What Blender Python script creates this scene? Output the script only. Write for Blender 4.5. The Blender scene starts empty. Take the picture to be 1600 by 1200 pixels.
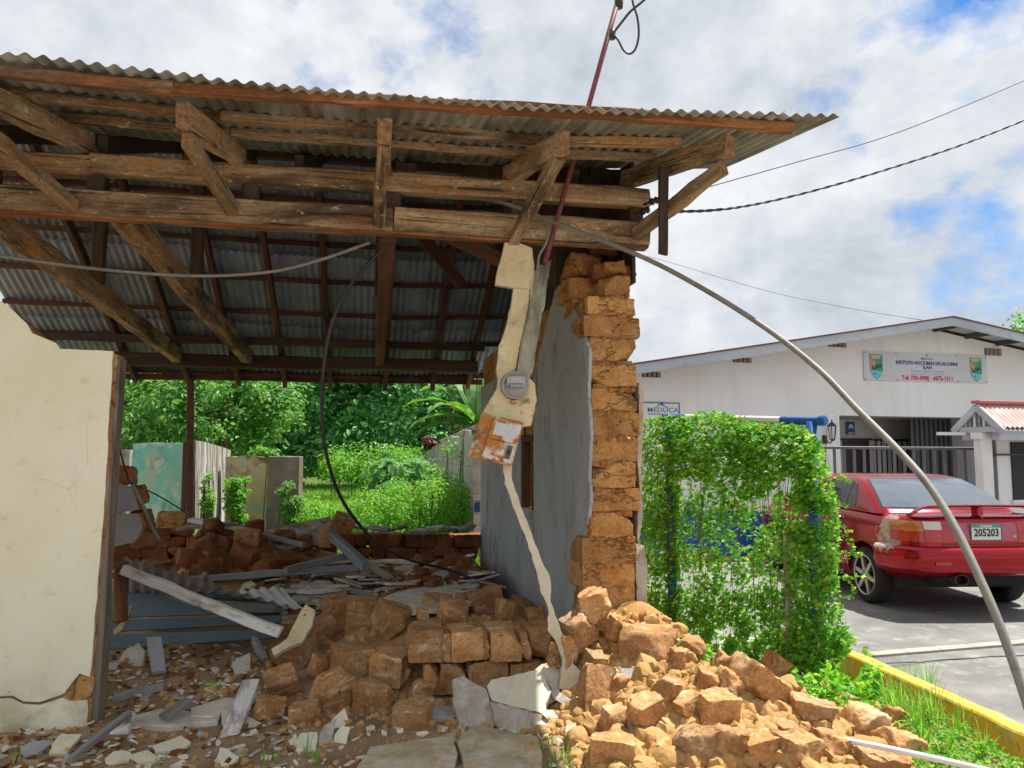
import bpy, bmesh, math, random
from mathutils import Vector, Matrix, Euler, noise
R = math.radians
rnd = random.Random(11)
scn = bpy.context.scene
col = scn.collection

# ------------------------------------------------------------------ camera
PITCH, CAMH, FPX = R(5.0), 1.55, 1200.0
cd = bpy.data.cameras.new('camera'); cam = bpy.data.objects.new('camera', cd); col.objects.link(cam)
cam.location = (0, 0, CAMH); cam.rotation_euler = (R(90) + PITCH, 0, 0)
cd.sensor_width = 36; cd.lens = 36 * FPX / 1600; cd.clip_start = .05; cd.clip_end = 3000
scn.camera = cam
# ------------------------------------------------------------------ exposure, sun and sky
scn.view_settings.view_transform = 'Standard'; scn.view_settings.look = 'None'
scn.view_settings.gamma = 1; scn.view_settings.use_curve_mapping = False
scn.view_settings.exposure = 1.25
SUNV = Vector((.38, .18, .88)).normalized()          # towards the sun
sl = bpy.data.lights.new('sun', 'SUN'); sun = bpy.data.objects.new('sun', sl); col.objects.link(sun)
sl.energy = 3.8; sl.angle = R(.6); sl.color = (1, .955, .87)
sun.rotation_euler = SUNV.to_track_quat('Z', 'Y').to_euler(); sun.location = (20, 20, 40)
W = bpy.data.worlds.new('World'); scn.world = W; W.use_nodes = True


class NG:
    """tiny node-graph helper"""
    def __init__(s, nt):
        s.nt = nt; s.n = nt.nodes; s.l = nt.links
    def new(s, t, **kw):
        n = s.n.new(t)
        for k, v in kw.items(): setattr(n, k, v)
        return n
    def set(s, sock, v):
        if v is None: return
        if hasattr(v, 'is_output') or hasattr(v, 'links'): s.l.new(v, sock)
        elif isinstance(v, (tuple, list)) and sock.type == 'RGBA': sock.default_value = (*v[:3], 1)
        else: sock.default_value = v
    def math(s, op, a, b=None, c=None, clamp=False):
        n = s.new('ShaderNodeMath', operation=op); n.use_clamp = clamp
        s.set(n.inputs[0], a); s.set(n.inputs[1], b)
        if c is not None: s.set(n.inputs[2], c)
        return n.outputs[0]
    def vmath(s, op, a, b=None, scale=None):
        n = s.new('ShaderNodeVectorMath', operation=op); s.set(n.inputs[0], a); s.set(n.inputs[1], b)
        if scale is not None: s.set(n.inputs['Scale'], scale)
        return n.outputs['Value'] if op in ('DOT_PRODUCT', 'LENGTH', 'DISTANCE') else n.outputs[0]
    def noise(s, vec, scale, detail=4, rough=.55, dist=0):
        n = s.new('ShaderNodeTexNoise'); s.set(n.inputs['Vector'], vec)
        n.inputs['Scale'].default_value = scale; n.inputs['Detail'].default_value = detail
        n.inputs['Roughness'].default_value = rough; n.inputs['Distortion'].default_value = dist
        return n.outputs['Fac']
    def vor(s, vec, scale, feature='F1', out='Distance'):
        n = s.new('ShaderNodeTexVoronoi', feature=feature); s.set(n.inputs['Vector'], vec)
        n.inputs['Scale'].default_value = scale
        return n.outputs[out]
    def ramp(s, fac, stops):
        n = s.new('ShaderNodeValToRGB'); s.set(n.inputs[0], fac); e = n.color_ramp.elements
        while len(e) < len(stops): e.new(.5)
        for el, (p, c) in zip(e, stops):
            el.position = p; el.color = (*c, 1) if isinstance(c, (tuple, list)) else (c, c, c, 1)
        return n.outputs[0]
    def map(s, v, lo, hi, a=0., b=1.):
        n = s.new('ShaderNodeMapRange'); n.clamp = True
        s.set(n.inputs[0], v); n.inputs[1].default_value = lo; n.inputs[2].default_value = hi
        n.inputs[3].default_value = a; n.inputs[4].default_value = b
        return n.outputs[0]
    def mix(s, f, a, b, mode='MIX'):
        n = s.new('ShaderNodeMix', data_type='RGBA', blend_type=mode)
        s.set(n.inputs[0], f); s.set(n.inputs[6], a); s.set(n.inputs[7], b)
        return n.outputs[2]
    def sep(s, v):
        n = s.new('ShaderNodeSeparateXYZ'); s.set(n.inputs[0], v); return n.outputs
    def mapping(s, v, scale=(1, 1, 1), rot=(0, 0, 0), loc=(0, 0, 0)):
        n = s.new('ShaderNodeMapping'); s.set(n.inputs[0], v)
        n.inputs['Scale'].default_value = scale; n.inputs['Rotation'].default_value = rot; n.inputs['Location'].default_value = loc
        return n.outputs[0]
    def bump(s, h, strength=.3, dist=.01, normal=None):
        n = s.new('ShaderNodeBump'); s.set(n.inputs['Height'], h); n.inputs['Strength'].default_value = strength
        n.inputs['Distance'].default_value = dist
        if normal is not None: s.set(n.inputs['Normal'], normal)
        return n.outputs[0]


def build_sky():
    g = NG(W.node_tree); bg = g.n['Background']
    sk = g.new('ShaderNodeTexSky', sky_type='NISHITA'); sk.sun_disc = False
    sk.sun_elevation = math.asin(SUNV.z); sk.sun_rotation = math.atan2(SUNV.x, SUNV.y)
    sk.air_density = 1.0; sk.dust_density = .6; sk.ozone_density = 2.0
    bg.inputs['Strength'].default_value = .10
    d = g.new('ShaderNodeTexCoord').outputs['Generated']
    x, y, z = g.sep(d)
    zz = g.math('ADD', g.math('MAXIMUM', z, 0.0), .22)
    cv = g.new('ShaderNodeCombineXYZ')
    g.set(cv.inputs[0], g.math('DIVIDE', x, zz)); g.set(cv.inputs[1], g.math('DIVIDE', y, zz)); cv.inputs[2].default_value = 3.7
    pv = g.mapping(d, (2.3, 1.6, 3.1), (0, 0, R(25)), (3.1, 1.7, .4))
    big = g.noise(pv, 1.1, 6, .55, .1); fine = g.noise(pv, 3.4, 8, .6, .1)
    cov = g.math('ADD', g.math('MULTIPLY', big, .55), g.math('MULTIPLY', fine, .45))
    # clear patches: the right hand side of the view opens to blue, the rest is overcast
    hole = g.vmath('DOT_PRODUCT', d, tuple(Vector((.74, .93, .56)).normalized()))
    hv = g.map(hole, .93, 1.0, 0, .175)
    hole2 = g.vmath('DOT_PRODUCT', d, tuple(Vector((.36, .97, .30)).normalized()))
    hv2 = g.map(hole2, .975, 1.0, 0, .03)
    hole3 = g.vmath('DOT_PRODUCT', d, tuple(Vector((-.25, .97, .66)).normalized()))
    hv3 = g.map(hole3, .95, 1.0, 0, .045)
    cov = g.math('SUBTRACT', g.math('SUBTRACT', g.math('SUBTRACT', cov, hv), hv2), hv3)
    m = g.map(cov, .30, .41)
    m = g.math('SMOOTH_MIN', m, 1.0, .1)
    shade = g.math('ADD', g.math('MULTIPLY', g.noise(pv, 1.7, 6, .55, .1), .6), g.math('MULTIPLY', g.noise(pv, 5.0, 8, .62, .15), .4))
    cl = g.ramp(shade, [(.36, (2.3, 2.5, 2.78)), (.5, (3.25, 3.4, 3.58)), (.62, (4.1, 4.14, 4.2))])
    blue = g.mix(1.0, sk.outputs[0], (.20, .45, .66), "MULTIPLY")
    g.l.new(g.mix(m, blue, cl), bg.inputs['Color'])
build_sky()

# ------------------------------------------------------------------ pixel -> world helpers (1600x1200 photo)
def ray(u, v):
    x = (u - 800) / FPX; y = (600 - v) / FPX
    return Vector((x, math.cos(PITCH) - y * math.sin(PITCH), math.sin(PITCH) + y * math.cos(PITCH)))
CAM = Vector((0, 0, CAMH))
def PY(u, v, Y):
    d = ray(u, v); return CAM + d * (Y / d.y)
def GZ(u, v, z=0.):
    d = ray(u, v); return CAM + d * ((z - CAMH) / d.z)
class Frame:
    """vertical reference plane: a along it, s behind it, z up"""
    def __init__(f, O, ang):
        f.O = Vector((O[0], O[1], 0)); f.ang = ang
        f.ex = Vector((math.cos(ang), math.sin(ang), 0)); f.es = Vector((-math.sin(ang), math.cos(ang), 0))
        f.M = Matrix.Translation(f.O) @ Matrix.Rotation(ang, 4, 'Z')
    def __call__(f, a, s, z): return f.O + f.ex * a + f.es * s + Vector((0, 0, z))
    def px(f, u, v, s=0.):                      # pixel on the plane at depth s -> (a, z)
        d = ray(u, v); t = (s - (CAM - f.O).dot(f.es)) / d.dot(f.es); q = CAM + d * t
        return (q - f.O).dot(f.ex), q.z
    def pxa(f, u, v, a=0.):                     # pixel on the cross plane at a -> (s, z)
        d = ray(u, v); t = (a - (CAM - f.O).dot(f.ex)) / d.dot(f.ex); q = CAM + d * t
        return (q - f.O).dot(f.es), q.z
    def inv(f, p):
        q = Vector((p[0], p[1], 0)) - f.O; return q.dot(f.ex), q.dot(f.es)
H = Frame((.75, 5.1), R(11))

# ------------------------------------------------------------------ object helpers
WM = {}
def link(o, parent=None, M=None):
    M = M or Matrix()
    col.objects.link(o)
    if parent: o.parent = parent; o.matrix_basis = WM[parent.name].inverted() @ M
    else: o.matrix_basis = M
    WM[o.name] = M.copy()
    return o
def tag(o, label=None, cat=None, group=None, kind=None):
    if label: o['label'] = label
    if cat: o['category'] = cat
    if group: o['group'] = group
    if kind: o['kind'] = kind
    return o
def thing(name, label, cat, loc, rz=0., group=None):
    o = bpy.data.objects.new(name, None); o.empty_display_size = .2
    link(o, None, Matrix.Translation(loc) @ Matrix.Rotation(rz, 4, 'Z'))
    return tag(o, label, cat, group)
def mesh_obj(name, me, mat=None, parent=None, M=None):
    o = bpy.data.objects.new(name, me)
    if mat is not None and not me.materials: me.materials.append(mat)
    return link(o, parent, M)
def dup(o, M, parent=None, label=None, name=None):
    c = o.copy(); 
    if name: c.name = name
    if parent is None: c.parent = None
    link(c, parent, M)
    if label: c['label'] = label
    return c

class MB:
    def __init__(s): s.v = []; s.f = []; s.m = []
    def add(s, vs, fs, mi=0):
        o = len(s.v); s.v += [Vector(v) for v in vs]; s.f += [tuple(i + o for i in f) for f in fs]; s.m += [mi] * len(fs)
    def box(s, c, size, rot=None, mi=0):
        c = Vector(c); hx, hy, hz = (d / 2 for d in size); vs = []
        for z in (-hz, hz):
            for x, y in ((-hx, -hy), (hx, -hy), (hx, hy), (-hx, hy)):
                p = Vector((x, y, z))
                if rot is not None: p = rot @ p
                vs.append(c + p)
        s.add(vs, [(3, 2, 1, 0), (4, 5, 6, 7), (0, 1, 5, 4), (1, 2, 6, 5), (2, 3, 7, 6), (3, 0, 4, 7)], mi)
    def tube(s, pts, r, n=8, mi=0, cap=True):
        pts = [Vector(p) for p in pts]; k = len(pts); rs = r if isinstance(r, (list, tuple)) else [r] * k
        rings = []; prev = None
        for i, p in enumerate(pts):
            t = (pts[min(i + 1, k - 1)] - pts[max(i - 1, 0)]).normalized()
            if prev is None:
                a = t.cross(Vector((0, 0, 1))); a = a if a.length > .05 else t.cross(Vector((1, 0, 0)))
            else: a = prev - t * prev.dot(t)
            a.normalize(); prev = a; b = t.cross(a)
            rings.append([p + (a * math.cos(2 * math.pi * j / n) + b * math.sin(2 * math.pi * j / n)) * rs[i] for j in range(n)])
        vs = [q for g in rings for q in g]
        fs = [(i * n + j, i * n + (j + 1) % n, (i + 1) * n + (j + 1) % n, (i + 1) * n + j) for i in range(k - 1) for j in range(n)]
        if cap: fs += [tuple(reversed(range(n))), tuple((k - 1) * n + j for j in range(n))]
        s.add(vs, fs, mi)
    def prism(s, poly, M, d0, d1, mi=0):
        """2-D outline extruded along local z between d0 and d1 under the matrix M"""
        n = len(poly); vs = [M @ Vector((x, y, d0)) for x, y in poly] + [M @ Vector((x, y, d1)) for x, y in poly]
        fs = [tuple(reversed(range(n))), tuple(range(n, 2 * n))] + [(i, (i + 1) % n, n + (i + 1) % n, n + i) for i in range(n)]
        s.add(vs, fs, mi)
    def lathe(s, prof, M, n=20, mi=0):
        k = len(prof); vs = []; fs = []
        for r, z in prof:
            for j in range(n):
                t = 2 * math.pi * j / n; vs.append(M @ Vector((r * math.cos(t), r * math.sin(t), z)))
        for i in range(k - 1):
            for j in range(n): fs.append((i * n + j, i * n + (j + 1) % n, (i + 1) * n + (j + 1) % n, (i + 1) * n + j))
        s.add(vs, fs, mi)
    def grid(s, fn, nu, nv, mi=0, flip=False):
        vs = [fn(i / nu, j / nv) for i in range(nu + 1) for j in range(nv + 1)]; w = nv + 1
        fs = [(i * w + j, (i + 1) * w + j, (i + 1) * w + j + 1, i * w + j + 1) for i in range(nu) for j in range(nv)]
        if flip: fs = [tuple(reversed(f)) for f in fs]
        s.add(vs, fs, mi)
    def mesh(s, name, mats=None, off=Vector((0, 0, 0)), smooth=False, inv=None):
        me = bpy.data.meshes.new(name)
        vv = [inv @ v for v in s.v] if inv is not None else [v - off for v in s.v]
        me.from_pydata([tuple(v) for v in vv], [], s.f)
        for m in (mats or []): me.materials.append(m)
        if any(s.m): me.polygons.foreach_set('material_index', s.m)
        if smooth: me.polygons.foreach_set('use_smooth', [True] * len(s.f))
        me.update(); return me
    def build(s, name, mats, parent=None, smooth=False, M=None, bevel=0., weld=False):
        """verts are world coordinates; origin goes to the bottom centre (or to M)"""
        if not isinstance(mats, (list, tuple)): mats = [mats]
        if M is None:
            lo = Vector([min(v[i] for v in s.v) for i in range(3)]); hi = Vector([max(v[i] for v in s.v) for i in range(3)])
            o = Vector(((lo.x + hi.x) / 2, (lo.y + hi.y) / 2, lo.z)); M = Matrix.Translation(o)
        me = s.mesh(name, mats, inv=M.inverted(), smooth=smooth)
        if bevel or weld:
            bm = bmesh.new(); bm.from_mesh(me)
            bmesh.ops.remove_doubles(bm, verts=bm.verts, dist=1e-5)
            if bevel:
                ed = [e for e in bm.edges if len(e.link_faces) == 2 and e.calc_face_angle(0) > R(25)]
                bmesh.ops.bevel(bm, geom=ed, offset=bevel, segments=1, affect='EDGES', clamp_overlap=True)
            bmesh.ops.recalc_face_normals(bm, faces=bm.faces); bm.to_mesh(me); bm.free()
        return mesh_obj(name, me, None, parent, M)

def shade_angle(o, deg=35):
    me = o.data
    me.polygons.foreach_set('use_smooth', [True] * len(me.polygons)); bm = bmesh.new(); bm.from_mesh(me)
    for e in bm.edges: e.smooth = not (len(e.link_faces) == 2 and e.calc_face_angle(0) > R(deg))
    bm.to_mesh(me); bm.free(); return o

def text_mb(mb, s, M, size, depth=.002, mi=0, align='CENTER', sx=1., bold=0.):
    cu = bpy.data.curves.new('lettering', 'FONT'); cu.body = s; cu.size = size; cu.align_x = align; cu.align_y = 'CENTER'
    cu.resolution_u = 2; cu.offset = bold
    o = bpy.data.objects.new('lettering', cu); col.objects.link(o)
    dg = bpy.context.evaluated_depsgraph_get(); me = bpy.data.meshes.new_from_object(o.evaluated_get(dg))
    mb.add([M @ Vector((v.co.x * sx, v.co.y, depth)) for v in me.vertices], [tuple(p.vertices) for p in me.polygons], mi)
    bpy.data.objects.remove(o); bpy.data.curves.remove(cu); bpy.data.meshes.remove(me)

# ------------------------------------------------------------------ materials
def new_mat(name):
    m = bpy.data.materials.new(name); m.use_nodes = True; g = NG(m.node_tree)
    return m, g, g.n['Principled BSDF']
def mottled(name, stops, scale=5., stretch=(1, 1, 1), stains=(), rough=.85, bump=.35, bscale=25., bdist=.01,
            metallic=0., rand=.0, spec=.3, coord='Object', detail=5, cracks=0., coat=0., grain=.12):
    m, g, b = new_mat(name)
    tc = g.new('ShaderNodeTexCoord').outputs[coord]
    oi = g.new('ShaderNodeObjectInfo').outputs['Random']
    sh = g.new('ShaderNodeCombineXYZ')
    g.set(sh.inputs[0], g.math('MULTIPLY', oi, 13.7)); g.set(sh.inputs[1], g.math('MULTIPLY', oi, 31.1)); g.set(sh.inputs[2], g.math('MULTIPLY', oi, 7.3))
    vec = g.vmath('ADD', tc, sh.outputs[0]) if coord == 'Object' else tc
    v = g.mapping(vec, stretch)
    n1 = g.noise(v, scale, detail, .6, .2)
    c = g.ramp(n1, stops)
    for st in stains:                                    # (colour, scale, lo, hi, stretch, strength)
        sv = g.mapping(vec, st[4] if len(st) > 4 and st[4] else (1, 1, 1))
        f = g.map(g.noise(sv, st[1], 6, .62, .4), st[2] - .055, st[3] - .04, 0, st[5] if len(st) > 5 else 1)
        c = g.mix(f, c, st[0])
    hb = g.noise(g.mapping(vec, stretch), bscale, 6, .65)
    fg = g.noise(g.mapping(vec, tuple(.35 + .65 * q for q in stretch)), bscale * 2.6, 5, .7)
    c = g.mix(1., c, g.map(fg, .3, .7, 1 - grain, 1 + grain * .8), 'MULTIPLY')
    if cracks:
        e = g.vor(g.vmath('ADD', vec, g.vmath('SCALE', g.new('ShaderNodeTexNoise').outputs['Color'], None, .15)), cracks, 'DISTANCE_TO_EDGE')
        ck = g.map(e, 0, .02, 1, 0); c = g.mix(g.math('MULTIPLY', ck, .55), c, (.03, .018, .01))
        hb = g.math('SUBTRACT', hb, g.math('MULTIPLY', ck, .8))
    if rand:
        hs = g.new('ShaderNodeHueSaturation'); g.set(hs.inputs['Color'], c)
        g.set(hs.inputs['Value'], g.map(oi, 0, 1, 1 - rand, 1 + rand)); c = hs.outputs[0]
    g.set(b.inputs['Base Color'], c)
    b.inputs['Roughness'].default_value = rough; b.inputs['Metallic'].default_value = metallic
    b.inputs['Specular IOR Level'].default_value = spec; b.inputs['Coat Weight'].default_value = coat
    if bump: g.set(b.inputs['Normal'], g.bump(hb, bump, bdist))
    return m
def plain(name, c, rough=.6, metallic=0., spec=.5, coat=0.):
    m, g, b = new_mat(name); b.inputs['Base Color'].default_value = (*c, 1); b.inputs['Roughness'].default_value = rough
    b.inputs['Metallic'].default_value = metallic; b.inputs['Specular IOR Level'].default_value = spec; b.inputs['Coat Weight'].default_value = coat
    return m
def leafy(name, cols, trans=.35, rough=.5):
    m, g, b = new_mat(name)
    ri = g.new('ShaderNodeNewGeometry').outputs['Random Per Island']
    k = len(cols); c = g.ramp(ri, [((i + .5) / k, cc) for i, cc in enumerate(cols)])
    g.set(b.inputs['Base Color'], c); b.inputs['Roughness'].default_value = rough; b.inputs['Specular IOR Level'].default_value = .35
    t = g.new('ShaderNodeBsdfTranslucent'); tcx = g.mix(1., c, (1.25, 1.35, .55), 'MULTIPLY'); g.l.new(tcx, t.inputs[0])
    mx = g.new('ShaderNodeMixShader'); mx.inputs[0].default_value = trans
    g.l.new(b.outputs[0], mx.inputs[1]); g.l.new(t.outputs[0], mx.inputs[2]); g.l.new(mx.outputs[0], g.n['Material Output'].inputs[0])
    return m

WX = (.12, 1, 1)    # grain runs along local x
M_wood = mottled('weathered timber', [(.28, (.19, .12, .062)), (.5, (.40, .275, .15)), (.70, (.55, .43, .27))], 10, (.16, 1, 1),
                 [((.43, .215, .075), 2.6, .56, .68, (.4, 1, 1), .75), ((.05, .034, .022), 4.5, .55, .68, (.25, 1, 1), .85), ((.03, .02, .014), 34, .60, .68, (.035, 1, 1), .9), ((.60, .56, .48), 26, .66, .72, (.5, 1, 1), .8), ((.10, .07, .05), 70, .62, .7, (.3, 1, 1), .7)], .88, .8, 34, .008, rand=.32, grain=.34)
M_wood_orange = mottled('rusty eave timber', [(.3, (.13, .05, .02)), (.5, (.29, .115, .04)), (.75, (.40, .19, .07))], 7, WX,
                 [((.10, .06, .035), 4, .5, .64, (.4, 1, 1), .9), ((.07, .045, .03), 14, .55, .68, (.2, 1, 1), .7), ((.36, .26, .16), 9, .62, .75, (.2, 1, 1), .6)], .85, .7, 30, .01, rand=.12, grain=.3)
M_wood_red = mottled('dark red brown timber', [(.3, (.055, .027, .018)), (.6, (.125, .058, .036)), (.8, (.19, .10, .06))], 8, WX,
                 [((.24, .13, .07), 4, .6, .75, (.2, 1, 1), .6)], .8, .4, 30, .006, rand=.2)
M_wood_dark = mottled('dark old timber', [(.3, (.045, .032, .022)), (.7, (.11, .075, .048))], 8, WX, (), .85, .4, 30, .006, rand=.25)
M_wood_grey = mottled('grey painted timber', [(.3, (.20, .21, .21)), (.7, (.36, .38, .39))], 8, WX,
                 [((.16, .11, .07), 5, .58, .72, (.25, 1, 1), .8)], .8, .4, 30, .006, rand=.15)
M_wood_white = mottled('flaking white timber', [(.3, (.50, .50, .46)), (.7, (.72, .72, .68))], 8, WX,
                 [((.22, .13, .075), 5, .60, .70, (.3, 1, 1), .9), ((.12, .07, .04), 9, .65, .75, (.3, 1, 1), .8)], .8, .45, 30, .006)
M_beam_end = mottled('split end grain', [(.3, (.10, .05, .025)), (.7, (.36, .2, .09))], 30, (1, 1, 1), (), .9, .6, 60, .01)
M_zinc_old = mottled('old roofing zinc', [(.25, (.14, .14, .125)), (.5, (.26, .26, .23)), (.75, (.40, .40, .36))], 6, (1, .25, 1),
                 [((.48, .49, .46), 9, .58, .75, (1, .3, 1), .7), ((.19, .085, .035), 3.2, .60, .72, (1, .4, 1), .85), ((.06, .055, .045), 5, .56, .72, (1, .2, 1), .6)],
                 .6, .15, 40, .003, metallic=.25, rand=.15)
M_zinc_in = mottled('grey roofing zinc', [(.3, (.19, .25, .33)), (.7, (.34, .42, .52))], 5, (1, .2, 1),
                 [((.10, .075, .06), 4, .60, .78, (1, .3, 1), .5)], .55, .1, 40, .003, metallic=.3, rand=.14)
M_zinc_fallen = mottled('fallen zinc sheet', [(.3, (.40, .41, .40)), (.7, (.58, .59, .58))], 6, (1, .3, 1), [((.22, .16, .1), 5, .6, .72, None, .6)], .55, .1, 40, .003, metallic=.2)
M_adobe = mottled('adobe clay', [(.28, (.30, .145, .055)), (.5, (.455, .24, .10)), (.72, (.55, .335, .165))], 5.5, (1, 1, 1),
                 [((.66, .54, .34), 34, .62, .70, (.12, 1, .5), .8), ((.46, .37, .27), 1.6, .60, .70, None, .5), ((.24, .12, .048), 2.6, .54, .70, None, .7), ((.60, .45, .27), 12, .60, .74, None, .55), ((.16, .085, .04), 30, .64, .72, None, .7)], .97, .8, 24, .013, rand=.2, spec=.1, grain=.36)
M_adobe_wall = mottled('adobe wall clay', [(.28, (.38, .19, .065)), (.5, (.50, .265, .095)), (.72, (.57, .33, .135))], 5, (1, 1, 1),
                 [((.22, .10, .038), 2.4, .52, .70, None, .75), ((.56, .36, .19), 9, .60, .74, None, .5), ((.14, .07, .03), 28, .64, .72, None, .7)], .97, .8, 20, .014, rand=.13, spec=.1, cracks=2.1, grain=.34)
M_adobe_dark = mottled('dark adobe clay', [(.25, (.13, .05, .022)), (.5, (.22, .09, .038)), (.75, (.32, .15, .07))], 4.5, (1, 1, 1),
                 [((.36, .2, .1), 9, .62, .76, None, .5)], .95, .7, 22, .012, rand=.2, spec=.1)  # a darker, redder tone of the adobe
M_mortar = mottled('mud mortar', [(.3, (.30, .145, .055)), (.7, (.46, .25, .10))], 14, (1, 1, 1), (), 1., .9, 25, .02, spec=.1)
M_clod = mottled('crumbled clay', [(.25, (.32, .175, .065)), (.5, (.46, .275, .11)), (.75, (.55, .365, .17))], 7, (1, 1, 1),
                 [((.5, .42, .32), 9, .66, .74, None, .6)], 1., .9, 40, .01, spec=.1)
M_cream_plaster = mottled('cream painted plaster', [(.3, (.69, .615, .42)), (.7, (.76, .69, .50))], 2.5, (1, 1, 1),
                 [((.42, .37, .25), 5, .60, .80, None, .4), ((.16, .13, .09), 16, .70, .78, None, .6)], .9, .25, 30, .006, spec=.2)
M_strip = mottled('stained cream plaster', [(.3, (.60, .50, .28)), (.7, (.70, .62, .40))], 4, (1, 1, 1),
                 [((.34, .29, .17), 6, .56, .72, None, .6), ((.10, .09, .065), 11, .62, .74, None, .8), ((.16, .14, .10), 34, .66, .74, None, .5)], .92, .6, 30, .008, spec=.2, rand=.06)
M_pale_plaster = mottled('pale plaster face', [(.3, (.62, .57, .42)), (.7, (.75, .70, .55))], 4, (1, 1, 1), [((.42, .36, .26), 7, .6, .74, None, .5)], .92, .3, 30, .006, spec=.2, rand=.08)
M_plaster_back = mottled('rough back of plaster', [(.3, (.33, .30, .26)), (.5, (.47, .44, .39)), (.7, (.60, .57, .52))], 9, (1, 1, 1),
                 [((.42, .25, .12), 5, .54, .68, None, .7)], 1., .8, 28, .02, spec=.1, rand=.1)
M_channel = mottled('grey mossy mortar', [(.3, (.17, .17, .13)), (.5, (.31, .31, .245)), (.7, (.46, .45, .36))], 9, (1, 1, .3), [((.07, .07, .05), 10, .56, .7, (1, 1, .3), .7)], 1., .8, 35, .012)
M_grey_plaster = mottled('blue grey painted plaster', [(.3, (.33, .35, .36)), (.7, (.42, .445, .455))], 2.2, (1, 1, .6),
                 [((.15, .125, .105), 4, .60, .76, (1, 1, .25), .6), ((.42, .45, .46), 5, .6, .74, (1, 1, .5), .4), ((.18, .12, .075), 2.6, .64, .72, (1, 1, .7), .8), ((.10, .09, .085), 14, .66, .74, (1, 1, .35), .7)], .85, .2, 25, .006, spec=.25)
M_slab_grey = mottled('grey painted slab', [(.3, (.29, .31, .32)), (.7, (.40, .42, .42))], 3, (1, 1, 1), [((.18, .15, .12), 6, .6, .74, None, .6)], .85, .2, 25, .006, rand=.1)
M_slab = mottled('dusty floor slabs', [(.3, (.47, .43, .35)), (.7, (.66, .62, .53))], 5, (1, 1, 1), [((.34, .2, .1), 4, .55, .7, None, .6)], .95, .35, 25, .008, rand=.16)
M_conc = mottled('broken concrete', [(.3, (.30, .25, .17)), (.5, (.46, .40, .29)), (.75, (.62, .57, .46))], 5, (1, 1, 1),
                 [((.46, .28, .11), 4, .55, .7, None, .75), ((.62, .62, .60), 6, .62, .74, None, .6)], 1., .8, 22, .02, spec=.1, rand=.08)
M_rust_white = mottled('rusting white enamel', [(.3, (.60, .57, .52)), (.7, (.70, .68, .63))], 8, (1, 1, 1),
                 [((.44, .19, .045), 6, .50, .58, None, 1.), ((.40, .15, .03), 16, .55, .62, None, 1.), ((.20, .07, .02), 13, .58, .68, None, .8)], .65, .3, 40, .003, metallic=.1)
M_white_wall = mottled('white painted wall', [(.3, (.77, .77, .78)), (.7, (.82, .82, .83))], .8, (1, 1, .4), [((.58, .57, .55), 2.0, .56, .76, (1, 1, .14), .4), ((.66, .64, .60), .5, .5, .7, None, .4)], .85, .1, 20, .004, coord='Object', grain=.03)
M_white_paint = mottled('white paint', [(.3, (.68, .68, .67)), (.7, (.80, .80, .79))], 4, (1, 1, 1), [((.5, .48, .44), 5, .64, .78, None, .4)], .6, .1, 30, .003, grain=.05)
M_fascia = mottled('grey fascia board', [(.3, (.36, .40, .44)), (.7, (.50, .54, .58))], 3, WX, [((.25, .22, .2), 4, .62, .75, None, .5)], .7, .15, 20, .003)
M_roof_dark = mottled('brown roofing', [(.3, (.12, .06, .05)), (.7, (.2, .1, .08))], 3, (1, 1, 1), (), .8, .1)
M_soffit = mottled('warm grey soffit', [(.3, (.42, .41, .38)), (.7, (.52, .5, .47))], 3, (1, 1, 1), (), .8, .1)  # one even warm grey
M_vent = mottled('vent block clay', [(.3, (.22, .17, .12)), (.7, (.36, .29, .22))], 9, (1, 1, 1), (), .9, .2)
M_dark = plain('dark opening', (.02, .02, .024), .7)
M_gate = plain('dark grey painted iron', (.075, .08, .09), .5)
M_black_iron = plain('black iron', (.025, .025, .028), .45)
M_grey_iron = mottled('grey gate iron', [(.3, (.10, .105, .115)), (.7, (.16, .165, .18))], 5, (1, 1, .3), (), .5, .05)
M_blue = mottled('blue pipe paint', [(.3, (.012, .085, .30)), (.7, (.02, .13, .42))], 5, (1, 1, 1), [((.10, .12, .14), 8, .6, .72, None, .6)], .5, .1, 30, .002)
M_blue_wall = mottled('blue wall paint', [(.3, (.012, .09, .36)), (.7, (.02, .14, .48))], 3, (1, 1, 1), [((.05, .09, .2), 5, .58, .72, None, .6)], .6, .1)
M_teal = mottled('flaking turquoise paint', [(.25, (.10, .42, .36)), (.5, (.20, .55, .46)), (.75, (.34, .62, .50))], 2.4, (1, 1, .6),
                 [((.45, .50, .36), 3.2, .54, .68, (1, 1, .6), .75), ((.07, .10, .08), 4, .60, .72, (1, 1, .4), .8), ((.62, .66, .58), 5, .58, .68, None, .7)], .85, .2, 20, .005)
M_old_white = mottled('weathered white boards', [(.25, (.18, .17, .15)), (.5, (.40, .39, .37)), (.75, (.58, .58, .56))], 6, (1, 1, .14),
                 [((.09, .075, .06), 7, .50, .62, (1, 1, .12), .85), ((.24, .17, .11), 3, .56, .68, (1, 1, .2), .6)], .9, .4, 25, .006)
M_old_yellow = mottled('peeling yellow plaster', [(.25, (.42, .34, .18)), (.5, (.55, .44, .25)), (.75, (.60, .52, .36))], 3, (1, 1, 1),
                 [((.26, .42, .38), 3.5, .56, .66, None, .8), ((.12, .075, .04), 3, .55, .66, None, .85), ((.4, .2, .22), 6, .66, .72, None, .6)], .9, .4, 20, .008)
M_old_brown = mottled('mossy brown slab', [(.25, (.10, .08, .06)), (.5, (.20, .165, .13)), (.75, (.32, .28, .23))], 4, (1, 1, .35),
                 [((.09, .1, .06), 5, .55, .7, None, .6)], .95, .5, 25, .008)
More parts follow.
